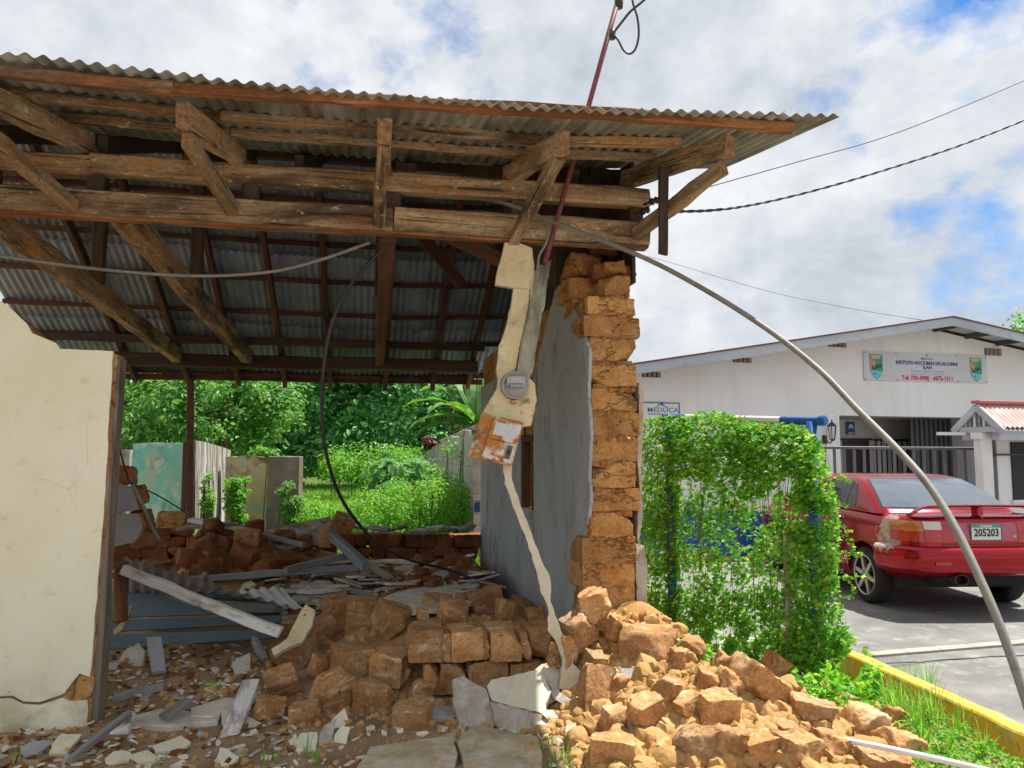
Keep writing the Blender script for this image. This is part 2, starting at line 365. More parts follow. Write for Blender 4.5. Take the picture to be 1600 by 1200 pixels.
M_fence = mottled('concrete fence', [(.25, (.26, .25, .22)), (.5, (.42, .40, .36)), (.75, (.56, .55, .51))], 4, (1, 1, .4), [((.18, .2, .1), 4, .55, .7, None, .6)], .95, .4, 20, .008)
M_parking = mottled('worn concrete paving', [(.25, (.115, .115, .112)), (.5, (.185, .182, .175)), (.75, (.27, .265, .25))], 1.3, (1, 1, 1),
                 [((.12, .12, .118), 2.6, .54, .74, (1, .5, 1), .6), ((.40, .39, .37), 5, .6, .76, None, .5), ((.10, .095, .09), 60, .6, .7, None, .6)], .9, .45, 60, .006, detail=9)
M_pave_edge = mottled('pale paving edge', [(.3, (.26, .25, .22)), (.7, (.38, .36, .32))], 4, (1, 1, 1), (), .9, .3, 40, .005)
M_road = mottled('grey road', [(.3, (.30, .295, .28)), (.7, (.40, .39, .37))], 1, (1, 1, 1), (), .95, .4, 50, .006)
M_yellow = mottled('yellow kerb paint', [(.3, (.58, .36, .035)), (.7, (.70, .48, .06))], 3, (1, 1, 1),
                 [((.33, .22, .06), 6, .56, .70, None, .7), ((.14, .10, .05), 9, .62, .70, None, .7), ((.66, .55, .26), 12, .6, .7, None, .5)], .75, .3, 30, .004)
M_pvc = mottled('grey conduit plastic', [(.3, (.17, .165, .145)), (.7, (.25, .245, .215))], 6, (1, 1, 1), [((.12, .10, .08), 9, .58, .72, None, .6)], .55, .08)
M_pvc_white = mottled('white pipe plastic', [(.3, (.66, .68, .72)), (.7, (.75, .77, .80))], 5, (1, 1, 1), (), .4, .03)
M_cable = plain('black cable rubber', (.02, .02, .022), .5)
M_rebar = mottled('rusty pipe', [(.3, (.09, .035, .028)), (.7, (.19, .075, .055))], 10, (1, 1, 1), (), .7, .2, 40, .002)
M_mast = mottled('maroon mast paint', [(.3, (.13, .035, .045)), (.7, (.22, .065, .075))], 10, (1, 1, 1), (), .6, .1)
M_teal_pvc = plain('green plastic', (.02, .3, .22), .4)
M_bottle = plain('green bottle plastic', (.15, .4, .05), .3)
M_bark = mottled('bark', [(.3, (.09, .065, .045)), (.7, (.2, .15, .1))], 8, (1, 1, .2), (), .95, .6, 30, .01)
M_vine = leafy('vine leaves', [(0.079, 0.263, 0.030), (0.131, 0.394, 0.047), (0.196, 0.501, 0.057), (0.263, 0.579, 0.074), (0.118, 0.342, 0.052), (0.472, 0.600, 0.079)], 0.50)
M_tree_a = leafy('light tree leaves', [(0.074, 0.196, 0.053), (0.116, 0.299, 0.064), (0.183, 0.389, 0.078), (0.091, 0.235, 0.064), (0.260, 0.493, 0.091), (0.144, 0.313, 0.091)], 0.42)
M_tree_b = leafy('dark tree leaves', [(0.076, 0.244, 0.095), (0.112, 0.333, 0.116), (0.169, 0.444, 0.140), (0.095, 0.279, 0.104), (0.230, 0.536, 0.162)], 0.38)
M_bush = leafy('bright weeds', [(0.107, 0.287, 0.037), (0.153, 0.377, 0.047), (0.216, 0.467, 0.054), (0.125, 0.323, 0.041), (0.287, 0.510, 0.072)], 0.50)
M_grass = leafy('grass blades', [(0.137, 0.320, 0.046), (0.204, 0.434, 0.069), (0.298, 0.525, 0.103), (0.434, 0.525, 0.161), (0.161, 0.365, 0.055)], 0.45)
M_broad = leafy('broad pale leaves', [(0.101, 0.245, 0.072), (0.144, 0.317, 0.115), (0.202, 0.389, 0.173), (0.115, 0.274, 0.086)], 0.45)
M_banana = leafy('banana leaves', [(0.072, 0.180, 0.036), (0.120, 0.252, 0.054), (0.156, 0.312, 0.072)], .4)
M_stalk = plain('green stalk', (.08, .14, .03), .6)
M_vine_stem = plain('brown vine stem', (.12, .10, .04), .8)

# ------------------------------------------------------------------ mesh makers
def nz(p, sc, seed=0.): return noise.noise(Vector((p[0] * sc + seed * 3.1, p[1] * sc - seed * 1.7, p[2] * sc + seed * 5.3)))
def bm_rock(sx, sy, sz, seed, cuts=5, rough=.02, chips=2, sq=.75, big=.0):
    """a roughly cut block with worn edges, broken corners and an uneven skin; returns verts, faces"""
    r = random.Random(seed); bm = bmesh.new(); bmesh.ops.create_cube(bm, size=2.)
    bmesh.ops.subdivide_edges(bm, edges=bm.edges[:], cuts=cuts, use_grid_fill=True)
    planes = []
    for _ in range(chips):
        n = Vector((r.choice((-1, 1)) * r.uniform(.4, 1), r.choice((-1, 1)) * r.uniform(.4, 1), r.choice((-1, 1)) * r.uniform(.2, 1))).normalized()
        planes.append((n, r.uniform(.92, 1.25)))
    for v in bm.verts:
        c = v.co.copy(); sp = c.normalized() * 1.38
        p = c.lerp(sp, 1 - sq) if c.length > 1.2 else c * (1 - (1 - sq) * .05)
        for n, d in planes:
            k = p.dot(n)
            if k > d: p -= n * (k - d) * .9
        q = Vector((p.x * sx / 2, p.y * sy / 2, p.z * sz / 2))
        dn = c.normalized(); m = min(sx, sy, sz)
        q += dn * (nz(q, 1.1 / m, seed) * rough * 1.6 + nz(q, 3.2 / m, seed + 9) * rough * 1.0 + nz(q, 7. / m, seed + 4) * rough * .7 + nz(q, 15. / m, seed + 6) * rough * .4)
        if big: q += dn * nz(q, .55 / m, seed + 20) * big
        v.co = q
    bm.verts.index_update(); vs = [v.co.copy() for v in bm.verts]; fs = [tuple(v.index for v in f.verts) for f in bm.faces]; bm.free()
    return vs, fs
def rock_mesh(name, mat, *a, **k):
    mb = MB(); mb.add(*bm_rock(*a, **k)); me = mb.mesh(name, [mat], smooth=True)
    bm = bmesh.new(); bm.from_mesh(me)
    for e in bm.edges: e.smooth = not (len(e.link_faces) == 2 and e.calc_face_angle(0) > R(62))
    bm.to_mesh(me); bm.free(); return me
_ico = None
def ico():
    global _ico
    if _ico is None:
        bm = bmesh.new(); bmesh.ops.create_icosphere(bm, subdivisions=2, radius=1.); bm.verts.index_update()
        _ico = ([v.co.copy() for v in bm.verts], [tuple(v.index for v in f.verts) for f in bm.faces]); bm.free()
    return _ico
def add_clod(mb, c, r, seed):
    vs, fs = ico(); rr = random.Random(seed); sx, sy, sz = (r * rr.uniform(.7, 1.25) for _ in range(3))
    q = Euler((rr.uniform(0, 6), rr.uniform(0, 6), rr.uniform(0, 6))).to_matrix(); out = []
    for v in vs:
        w = v.copy(); m = max(abs(w.x), abs(w.y), abs(w.z)); w = w.lerp(w / m * .85, .55)
        w *= 1 + .35 * nz(v, 1.3, seed) + .15 * nz(v, 3.5, seed)
        out.append(Vector(c) + q @ Vector((w.x * sx, w.y * sy, w.z * sz)))
    mb.add(out, fs)
def slab_poly(n, rx, ry, seed, jag=.22):
    r = random.Random(seed); pts = []
    for i in range(n):
        t = 2 * math.pi * (i + r.uniform(-.3, .3)) / n; k = 1 + r.uniform(-jag, jag)
        c, s = math.cos(t), math.sin(t); m = max(abs(c), abs(s)) ** .6
        pts.append((rx * c * k / m * .9, ry * s * k / m * .9))
    return pts
def jag(poly, step, amp, seed):
    """break a pixel/plane outline into an irregular edge"""
    r = random.Random(seed); out = []
    for i, p in enumerate(poly):
        q = poly[(i + 1) % len(poly)]; L = math.hypot(q[0] - p[0], q[1] - p[1]); k = max(1, int(L / step))
        nx, ny = (-(q[1] - p[1]) / (L or 1), (q[0] - p[0]) / (L or 1))
        for j in range(k):
            t = j / k; a = r.uniform(-amp, amp) if j else r.uniform(-amp, amp) * .4
            out.append((p[0] + (q[0] - p[0]) * t + nx * a, p[1] + (q[1] - p[1]) * t + ny * a))
    return out
def timber(name, p0, p1, w, h, mat, parent=None, up=Vector((0, 0, 1)), wear=.006, seg=None, seed=None, roll=0., endmat=None):
    """a sawn timber from p0 to p1: local x runs along it; edges worn and slightly wavy"""
    p0, p1 = Vector(p0), Vector(p1); L = (p1 - p0).length; x = (p1 - p0).normalized()
    y = up.cross(x).normalized(); z = x.cross(y)
    M = Matrix((x, y, z)).transposed().to_4x4(); M.translation = (p0 + p1) / 2
    if roll: M = M @ Matrix.Rotation(roll, 4, 'X')
    seed = rnd.random() * 100 if seed is None else seed
    seg = seg or max(2, min(40, int(L / .12))); mb = MB(); b = min(w, h) * .12
    prof = [(-w / 2 + b, -h / 2), (w / 2 - b, -h / 2), (w / 2, -h / 2 + b), (w / 2, h / 2 - b), (w / 2 - b, h / 2), (-w / 2 + b, h / 2), (-w / 2, h / 2 - b), (-w / 2, -h / 2 + b)]
    vs = []
    for i in range(seg + 1):
        xx = -L / 2 + L * i / seg; oy = nz((xx, 1, 0), .8, seed) * wear * 1.5; oz = nz((xx, 0, 3), .8, seed) * wear * 1.5
        for py, pz in prof:
            k = nz((xx * 1.0, py * 9, pz * 9), 4., seed) * wear
            vs.append((xx + (nz((0, py * 20, pz * 20), 1., seed) * wear * 2 if i in (0, seg) else 0), py + oy + k * (1 if py > 0 else -1), pz + oz + k * (1 if pz > 0 else -1)))
    fs = [(i * 8 + j, i * 8 + (j + 1) % 8, (i + 1) * 8 + (j + 1) % 8, (i + 1) * 8 + j) for i in range(seg) for j in range(8)]
    mb.add(vs, fs, 0); mb.f += [tuple(reversed(range(8))), tuple(seg * 8 + j for j in range(8))]; mb.m += [1 if endmat else 0] * 2
    me = mb.mesh(name, [mat] + ([endmat] if endmat else []))
    return mesh_obj(name, me, None, parent, M)
def catmull(pts, n=8):
    P = [Vector(p) for p in pts]; P = [P[0] * 2 - P[1]] + P + [P[-1] * 2 - P[-2]]; out = []
    for i in range(1, len(P) - 2):
        a, b, c, d = P[i - 1:i + 3]
        for k in range(n):
            t = k / n; out.append(.5 * ((2 * b) + (c - a) * t + (2 * a - 5 * b + 4 * c - d) * t * t + (3 * b - a - 3 * c + d) * t ** 3))
    return out + [P[-2]]
def cable(name, pts, r, mat, label, cat, n=8, sm=8, group=None, parent=None):
    mb = MB(); mb.tube(catmull(pts, sm), r, n); o = mb.build(name, mat, parent, smooth=True)
    if parent is None: tag(o, label, cat, group)
    return o
LEAF3 = ([(0, -.5, 0), (.34, -.32, .05), (.5, .1, -.06), (.2, .12, .03), (0, .55, -.05), (-.2, .12, .03), (-.5, .1, -.06), (-.34, -.32, .05)], [(0, 1, 2, 3), (0, 3, 4, 5), (0, 5, 6, 7)])
LEAF1 = ([(0, -.5, 0), (.26, -.1, .07), (.2, .25, .02), (0, .55, -.1), (-.2, .25, .02), (-.26, -.1, .07)], [(0, 1, 2, 3), (0, 3, 4, 5)])
def leaves(mb, spots, shape):
    """spots: (pos, normal, size, twist)"""
    vs, fs = shape
    for p, n, sz, tw in spots:
        n = n.normalized(); a = n.orthogonal().normalized(); b = n.cross(a)
        ca, sa = math.cos(tw), math.sin(tw); X = a * ca + b * sa; Y = b * ca - a * sa
        mb.add([p + (X * x + Y * y + n * z) * sz for x, y, z in vs], fs)
def rv(r, up=0.):
    v = Vector((r.gauss(0, 1), r.gauss(0, 1), r.gauss(0, 1) + up)); return v.normalized()
# ================================================================== GROUND
def sst(a, b, x):
    t = max(0., min(1., (x - a) / (b - a))); return t * t * (3 - 2 * t)
def gau(x, y, cx, cy, rx, ry): return math.exp(-((x - cx) / rx) ** 2 - ((y - cy) / ry) ** 2)
PARK = [(.85, 7.05), (1.40, 6.72), (2.16, 5.62), (2.52, 5.55), (2.62, 4.6), (2.78, 3.0), (3.4, -20), (60, -20), (60, 26), (4.2, 26), (3.0, 17.0), (.0, 15.5), (-.2, 12.3)]
def in_poly(x, y, P):
    c = False; j = len(P) - 1
    for i in range(len(P)):
        if (P[i][1] > y) != (P[j][1] > y) and x < (P[j][0] - P[i][0]) * (y - P[i][1]) / (P[j][1] - P[i][1]) + P[i][0]: c = not c
        j = i
    return c
ZP = -.15
def gh(x, y):
    if in_poly(x, y, PARK): return ZP - .12
    a, s = H.inv((x, y))
    z = -.08 * sst(1.2, 2.1, x) * (1 - sst(5.8, 7.2, y)) - .13 * sst(3.2, 2.2, y)
    z += .56 * gau(a, s, .02, .02, .50, .42)
    z += .20 * gau(a, s, .62, -.55, .55, .42) + .16 * gau(a, s, .05, -.8, .55, .4)
    z += .26 * gau(a, s, -1.15, .42, .75, .26) + .05 * gau(a, s, -1.5, -.35, .5, .25)
    ins = sst(-3.6, -3.3, a) * sst(-.22, -.5, a) * sst(.2, .7, s) * sst(4.9, 4.5, s)
    z += ins * (.17 * max(sst(-2.2, -1.6, a), sst(1.6, 2.4, s)) + .10)
    z += ins * .42 * gau(a, s, -3.0, 4.0, .95, .6) + .10 * gau(a, s, -.6, 3.6, .4, .8) * ins
    z += .35 * gau(a, s, -3.6, 3.5, .5, .8)
    if z > .04 or (abs(x) < 5 and y < 11): z += .018 * nz((x, y, 0), 3.2, 1) + .02 * nz((x, y, 0), 9., 2) * min(1, z * 8 + .25) + .006 * nz((x, y, 0), 24., 3)
    return z
def hit(u, v):
    """photo pixel -> point on the uneven ground"""
    d = ray(u, v); t = 2.5
    while t < 60:
        p = CAM + d * t
        if p.z <= gh(p.x, p.y): return p
        t += .02 if t < 14 else .1
    return CAM + d * 30
def lines(spec):
    o = []
    for a, b, st in spec:
        n = max(1, round((b - a) / st)); o += [a + (b - a) * i / n for i in range(n)]
    return o + [spec[-1][1]]
xs = lines([(-900, -100, 200), (-100, -20, 20), (-20, -5, 1.5), (-5, 3.2, .055), (3.2, 12, 1.1), (12, 100, 20), (100, 900, 200)])
ys = lines([(-300, -40, 60), (-40, 2, 6), (2, 3.4, .25), (3.4, 7.2, .055), (7.2, 10.2, .08), (10.2, 30, 1.2), (30, 120, 20), (120, 1500, 250)])
def ground_mat():
    m, g, b = new_mat('earth and grass ground'); tc = g.new('ShaderNodeTexCoord').outputs['Object']
    x, y, z = g.sep(tc)
    n = g.noise(tc, 3.2, 7, .62, .3); n2 = g.noise(tc, 18, 5, .6)
    dirt = g.ramp(n, [(.28, (.19, .115, .065)), (.5, (.33, .22, .13)), (.72, (.46, .35, .24))])
    dirt = g.mix(g.map(n2, .58, .72, 0, .55), dirt, (.46, .39, .30))
    clay = g.ramp(n, [(.28, (.31, .165, .06)), (.5, (.43, .25, .10)), (.72, (.52, .34, .16))])
    c = g.mix(g.map(z, .07, .2), dirt, clay)
    gr = g.ramp(g.noise(tc, 1.5, 6, .6), [(.3, (.05, .085, .02)), (.6, (.085, .125, .03)), (.8, (.13, .15, .05))])
    far = g.map(y, 9.6, 10.6); c = g.mix(far, c, gr)
    g.set(b.inputs['Base Color'], c); b.inputs['Roughness'].default_value = 1; b.inputs['Specular IOR Level'].default_value = .1
    g.set(b.inputs['Normal'], g.bump(g.noise(tc, 32, 8, .7), .9, .018)); return m
mb = MB(); k = len(ys)
mb.add([(x, y, gh(x, y)) for x in xs for y in ys], [(i * k + j, (i + 1) * k + j, (i + 1) * k + j + 1, i * k + j + 1) for i in range(len(xs) - 1) for j in range(k - 1)])
ground = mb.build('ground', ground_mat(), M=Matrix(), smooth=True); tag(ground, 'bare brown earth with scattered debris turning to grass behind', kind='structure')

mb = MB(); n = len(PARK)
mb.add([(x, y, ZP) for x, y in PARK] + [(x, y, ZP - .1) for x, y in PARK], [tuple(range(n))] + [(i, n + i, n + (i + 1) % n, (i + 1) % n) for i in range(n)])
tag(mb.build('parking_lot', M_parking, M=Matrix(), weld=True), 'worn grey concrete parking area in front of the school', kind='structure')
mb = MB()     # pale edging strip and joint across the paving
a0, a1 = GZ(1375, 1027, ZP), GZ(1640, 1005, ZP); d = (a1 - a0).normalized(); nn = Vector((-d.y, d.x, 0))
q0, q1 = a0 - d * .05, a1 + d * 3
for k in range(14):
    p = q0.lerp(q1, k / 14); q = q0.lerp(q1, (k + 1) / 14 - .0015)
    mb.add([p, q, q + nn * .11, p + nn * .11, p + Vector((0, 0, .02)), q + Vector((0, 0, .02)), q + nn * .11 + Vector((0, 0, .02)), p + nn * .11 + Vector((0, 0, .02))],
           [(4, 5, 6, 7), (0, 1, 5, 4), (1, 2, 6, 5), (2, 3, 7, 6), (3, 0, 4, 7)])
tag(mb.build('paving_edge', M_pave_edge), 'pale raised strip crossing the grey paving', kind='structure')
mb = MB(); pts = [GZ(1385 + 27 * i, 1036 - 1.6 * i + rnd.uniform(-1.5, 1.5), ZP + .004) for i in range(10)]
for i in range(9):
    p, q = pts[i], pts[i + 1]; w = Vector((0, .008 + .006 * rnd.random(), 0)); mb.add([p - w, q - w, q + w, p + w], [(0, 1, 2, 3)])
tag(mb.build('paving_joint', M_dark), 'dark open joint across the concrete paving', kind='structure')
mb = MB(); mb.box((0, -7, -.17), (160, 17, .08)); tag(mb.build('road', M_road, M=Matrix()), 'grey road in front of the ruin', kind='structure')

# yellow kerb wall beside the grass
kb = thing('yellow_kerb', 'low yellow painted kerb wall between the weeds and the grey paving', 'kerb', GZ(1460, 1100, -.1))
kp0, kp1 = GZ(1318, 1014, .03), GZ(1600, 1140, .03); kd = (kp1 - kp0).normalized(); kn = Vector((-kd.y, kd.x, 0)); kn = kn if kn.x > 0 else -kn
for i in range(5):
    p = kp0 + kd * (i * .72 - .02); q = p + kd * .714
    mb = MB(); prof = [(-.06, -.18), (.06, -.18), (.06, .02), (.05, .032), (-.05, .032), (-.06, .02)]; sg = 10; vs = []
    for j in range(sg + 1):
        c = p.lerp(q, j / sg)
        for x, z in prof: vs.append(Vector((c.x, c.y, 0)) + kn * (x + .006 * nz((c.x, c.y, z), 6, 3)) + Vector((0, 0, z + .008 * nz((c.x, c.y, x), 5, 8))))
    mb.add(vs, [(a * 6 + b, a * 6 + (b + 1) % 6, (a + 1) * 6 + (b + 1) % 6, (a + 1) * 6 + b) for a in range(sg) for b in range(6)] + [tuple(reversed(range(6))), tuple(sg * 6 + b for b in range(6))])
    mb.build('kerb_stone', M_yellow, kb)

# ================================================================== RUINED HOUSE
house = thing('ruined_house', 'collapsed adobe house with sagging corrugated roof on exposed timbers', 'house', H.O, H.ang)
AL, AR = -5.6, .17
def zc(a): a = max(a, -3.6); return 3.32 + .0161 * (a + 1.8) ** 2
def zfront(a, s): return zc(a) + .157 * (min(s, .35) + 1.1) + .42 * max(0, s - .35)
SR = 2.2
def zrear(a, s): return zc(a) + .228 + .42 * (SR - .35) - .532 * (s - SR)
def sheet(fn, a0, a1, s0, s1, mat, parent, ns=7, per=.076, amp=.011, ph=0., dz=0., name='roof_sheet', skew=0.):
    mb = MB(); na = max(4, int((a1 - a0) / per * 7)); sd = rnd.random() * 50; e0 = rnd.uniform(-.012, .012); e1 = rnd.uniform(-.02, .02)
    def P(u, w, t):
        a = a0 + (a1 - a0) * u; s = s0 + e0 + (s1 + e1 - s0 - e0) * w + skew * (u - .5)
        z = fn(a, s) + amp * math.sin(2 * math.pi * (a + ph) / per) + dz + .006 * nz((a, s, 0), 1.3, sd) + t
        return H(a, s, z)
    mb.grid(lambda u, w: P(u, w, .0007), na, ns); mb.grid(lambda u, w: P(u, w, -.0007), na, ns, flip=True)
    k = (na + 1) * (ns + 1); w = ns + 1
    for j in (0, ns):
        for i in range(na):
            x, y = i * w + j, (i + 1) * w + j; mb.f.append((x, y, y + k, x + k) if j else (y, x, x + k, y + k)); mb.m.append(0)
    for i in (0, na):
        for j in range(ns):
            x, y = i * w + j, i * w + j + 1; mb.f.append((x, y, y + k, x + k)); mb.m.append(0)
    return mb.build(name, mat, parent, smooth=True, M=Matrix.Translation(H((a0 + a1) / 2, (s0 + s1) / 2, fn((a0 + a1) / 2, (s0 + s1) / 2))) @ Matrix.Rotation(H.ang, 4, 'Z'))
a = AL; i = 0
while a < .86:
    b = min(a + .836, .90)
    sheet(zfront, a, b, -1.13, SR + .05, M_zinc_old, house, 12, dz=.004 * (i % 2))
    for s0, s1, d in ((SR - .05, 3.62, .006), (3.50, 4.75, .0), (4.62, 5.62, -.006)):
        sheet(zrear, a, min(b, .40), s0, s1, M_zinc_in, house, 4, dz=.004 * (i % 2) + d)
    a += .76; i += 1
def TB(name, a0, s0, z0, a1, s1, z1, w, h, mat, **k): return timber(name, H(a0, s0, z0), H(a1, s1, z1), w, h, mat, house, **k)
# front beams (built of lengths meeting end to end)
for a0, a1 in ((AL, -1.545), (-1.54, AR)): TB('lower_beam', a0, 0, 3.012, a1, 0, 3.012, .13, .165, M_wood, wear=.008, endmat=M_beam_end)
for a0, a1 in ((AL, -3.31), (-3.32, AR + .01)):
    k = .075 if a1 < -3 else 0; TB('upper_beam', a0, k, 3.262, a1, k, 3.262, .12, .125, M_wood, wear=.008, endmat=M_beam_end)
TB('beam_edge', AL, -.03, 2.920, AR - .01, -.03, 2.920, .08, .018, M_wood_orange, wear=.006)
# eave purlins
for s, a1, hh, mt in ((-1.03, .66, .056, M_wood_orange), (-.58, .17, .05, M_wood), (-.22, .15, .05, M_wood)):
    cuts = [AL, -2.62 + s * .02, a1] if s < -1 else [AL, -2.5, -.6 + s * .1, a1]
    for a0, b0 in zip(cuts, cuts[1:]):
        n = 5
        for t in range(1):
            TB('eave_purlin', a0 + .003, s, zfront(a0, s) - .012 - hh / 2, b0, s, zfront(b0, s) - .012 - hh / 2, .055, hh, mt, wear=.009, endmat=M_beam_end)
# outriggers with their struts
for (us, vs_), (ut, vt) in (((-60, 322), (-70, 190)), ((112, 318), (-30, 190)), ((362, 330), (290, 205)), ((592, 347), (600, 205)), ((803, 372), (878, 228)), ((992, 368), (1135, 250))):
    a_s, z_s = H.px(us, vs_, -.09); a_t, z_t = H.px(ut, vt, -.93)
    ai = H.px(ut, vt, -.93)[0]; zt = min(zfront(ai, -.95) - .10, z_t + .03)
    TB('strut', a_s, -.09, z_s + .0, ai, -.90, zt - .06, .068, .08, M_wood, wear=.012, endmat=M_beam_end)
    ab = a_s + (.03 if us < 700 else -.02)
    TB('outrigger', ab, .06, zfront(ab, .06) - .135, ai, -.97, zfront(ai, -.97) - .145, .07, .13, M_wood, wear=.012, endmat=M_beam_end)
    TB('beam_block', ab + .06, .02, 3.095, ab + .06, .02, 3.198, .085, .10, M_wood_dark, up=H.ex)
# short hanging board by the gable corner
a_b, z_b = H.px(1036, 398, -.55); a_t, z_t = H.px(1037, 262, -.55)
TB('hanging_board', a_b, -.55, z_b, a_t, -.55, z_t, .055, .03, M_wood_dark, up=H.es, wear=.004)
# tie beams front to back, wall plates, posts and braces
for (u0, v0), w in (((-40, 415), .10), ((192, 350), .12), ((606, 378), .11)):
    aa = H.px(u0, v0, .1)[0]
    TB('tie_beam', aa, .08, 2.99, aa + .06, 4.95, 2.70, w, .17, M_wood if u0 < 500 else M_wood_red, wear=.010)
    TB('king_post', aa, SR, 2.98, aa, SR, zrear(aa, SR) - .12, .10, .10, M_wood_dark, up=H.ex)
    if u0 == 606: TB('brace', aa + .05, SR, 3.95, aa + .75, SR, 3.1, .06, .11, M_wood_red)
TB('brace', -1.15, .6, 3.12, -.35, .6, 2.80, .05, .10, M_wood_red)
for a0, a1 in ((AL, -2.2), (-2.195, -.26)): TB('wall_plate', a0, 4.95, 2.65, a1, 4.95, 2.64, .15, .155, M_wood_dark, wear=.01)
TB('wall_plate', AL, 4.35, 2.82, -.26, 4.35, 2.81, .06, .09, M_wood_dark)
TB('ridge_beam', AL, SR, zrear(-2, SR) - .085, .3, SR, zrear(-2, SR) - .085, .06, .11, M_wood_dark)
for s in (2.75, 3.3, 3.83, 4.36, 4.86, 5.52):
    aa = AL
    for b0 in (-3.0, -1.3, .1):
        TB('roof_purlin', aa, s, zrear(aa, s) - .036, b0, s, zrear(b0, s) - .036, .05, .05, M_wood_red, wear=.005); aa = b0 + .004
for aa in (-4.55, -3.92, -3.3, -2.72, -2.14, -1.42, -.78, -.30):
    TB('rafter', aa - .01, SR + .03, zrear(aa, SR) - .135, aa, 5.62, zrear(aa, 5.58) - .115, .055, .12, M_wood_red if aa > -3.5 else M_wood_dark, wear=.007, endmat=M_wood)
    TB('front_rafter', aa, .1, zfront(aa, .1) - .12, aa, SR - .03, zfront(aa, SR) - .12, .055, .11, M_wood_dark, up=Vector((0, 0, 1)))
TB('rear_fascia', AL, 5.60, 2.50, -.1, 5.60, 2.50, .025, .075, M_wood_red)
# gable boards above the side wall
for i in range(20):
    s0, s1 = .06 + i * .25, .06 + i * .25 + .244; zz = [(zfront(.12, q) if q < SR else zrear(.12, q)) - .012 for q in (s0, s1)]
    if min(zz) > 2.74:
        t = MB(); t.prism([(s0, 2.70), (s1, 2.70), (s1, zz[1]), (s0, zz[0])], Matrix.Translation(H(0, 0, 0)) @ Matrix.Rotation(H.ang, 4, 'Z') @ Matrix.Rotation(R(90), 4, 'Z') @ Matrix.Rotation(R(90), 4, 'X'), .09 + .008 * (i % 2), .112 + .008 * (i % 2)); t.build('gable_board', M_wood_dark, house, weld=True)
for i in range(4):   # dark boarding closing the space over the corner
    a0 = -.62 + i * .2; TB('back_board', a0, .55, 2.78, a0, .55, 3.60, .022, .195, M_wood_dark, up=H.ex, wear=.003, seg=4)
TB('rear_post', *H.px(303, 690, 5.3)[:1], 5.3, -.1, *H.px(298, 590, 5.3)[:1], 5.3, 2.45, .075, .075, M_rebar, up=H.ex)

# --- left wall: adobe core, cream plaster skin in broken pieces, jamb
def px_poly(pts, s=0.): return [H.px(u, v, s) for u, v in pts]
def face_M(s): return Matrix((( H.ex.x, 0, H.es.x, 0), (H.ex.y, 0, H.es.y, 0), (0, 1, 0, 0), (0, 0, 0, 1))) @ Matrix.Identity(4) if False else Matrix.Translation(H(0, s, 0)) @ Matrix.Rotation(H.ang, 4, 'Z') @ Matrix.Rotation(R(90), 4, 'X')
def plate(name, poly, s0, s1, mat, parent, back=None, seed=0, step=.05, amp=.008, label=None):
    """an outline in the (a, z) plane given a thickness from s0 (front) to s1 (back)"""
    mb = MB(); P = jag(poly, step, amp, seed) if amp else poly
    mb.prism(P, face_M(0), -s0, -s1)
    if back is not None:
        for i in range(len(mb.m)): mb.m[i] = 0 if i == 0 else 1
    o = mb.build(name, [mat] + ([back] if back else []), parent, M=Matrix.Translation(H(sum(p[0] for p in P) / len(P), (s0 + s1) / 2, sum(p[1] for p in P) / len(P))) @ Matrix.Rotation(H.ang, 4, 'Z'), weld=True)
    if label: o['label'] = label
    return o
top = [(-260, 452), (-60, 462), (0, 470), (14, 478), (32, 497), (42, 506), (50, 521), (68, 528), (88, 536), (94, 545), (130, 547), (177, 549)]
up_poly = px_poly(top + [(174, 600), (170, 660), (165, 750), (158, 850), (150, 950), (143, 1040), (140, 1058), (124, 1052), (101, 1083), (95, 1086), (62, 1097), (36, 1096), (20, 1087), (-60, 1088), (-260, 1088)])
lo_poly = px_poly([(-260, 1092), (-60, 1092), (18, 1091), (36, 1100), (62, 1101), (98, 1090), (108, 1096), (136, 1094), (138, 1110), (131, 1146), (60, 1150), (-60, 1160), (-260, 1165)])
M_wood_jamb = mottled('dirty bare timber', [(.3, (.15, .125, .10)), (.7, (.29, .25, .21))], 8, WX, [((.34, .17, .07), 4, .58, .7, (.3, 1, 1), .8), ((.07, .06, .05), 6, .58, .72, (.2, 1, 1), .8)], .9, .6, 30, .008)
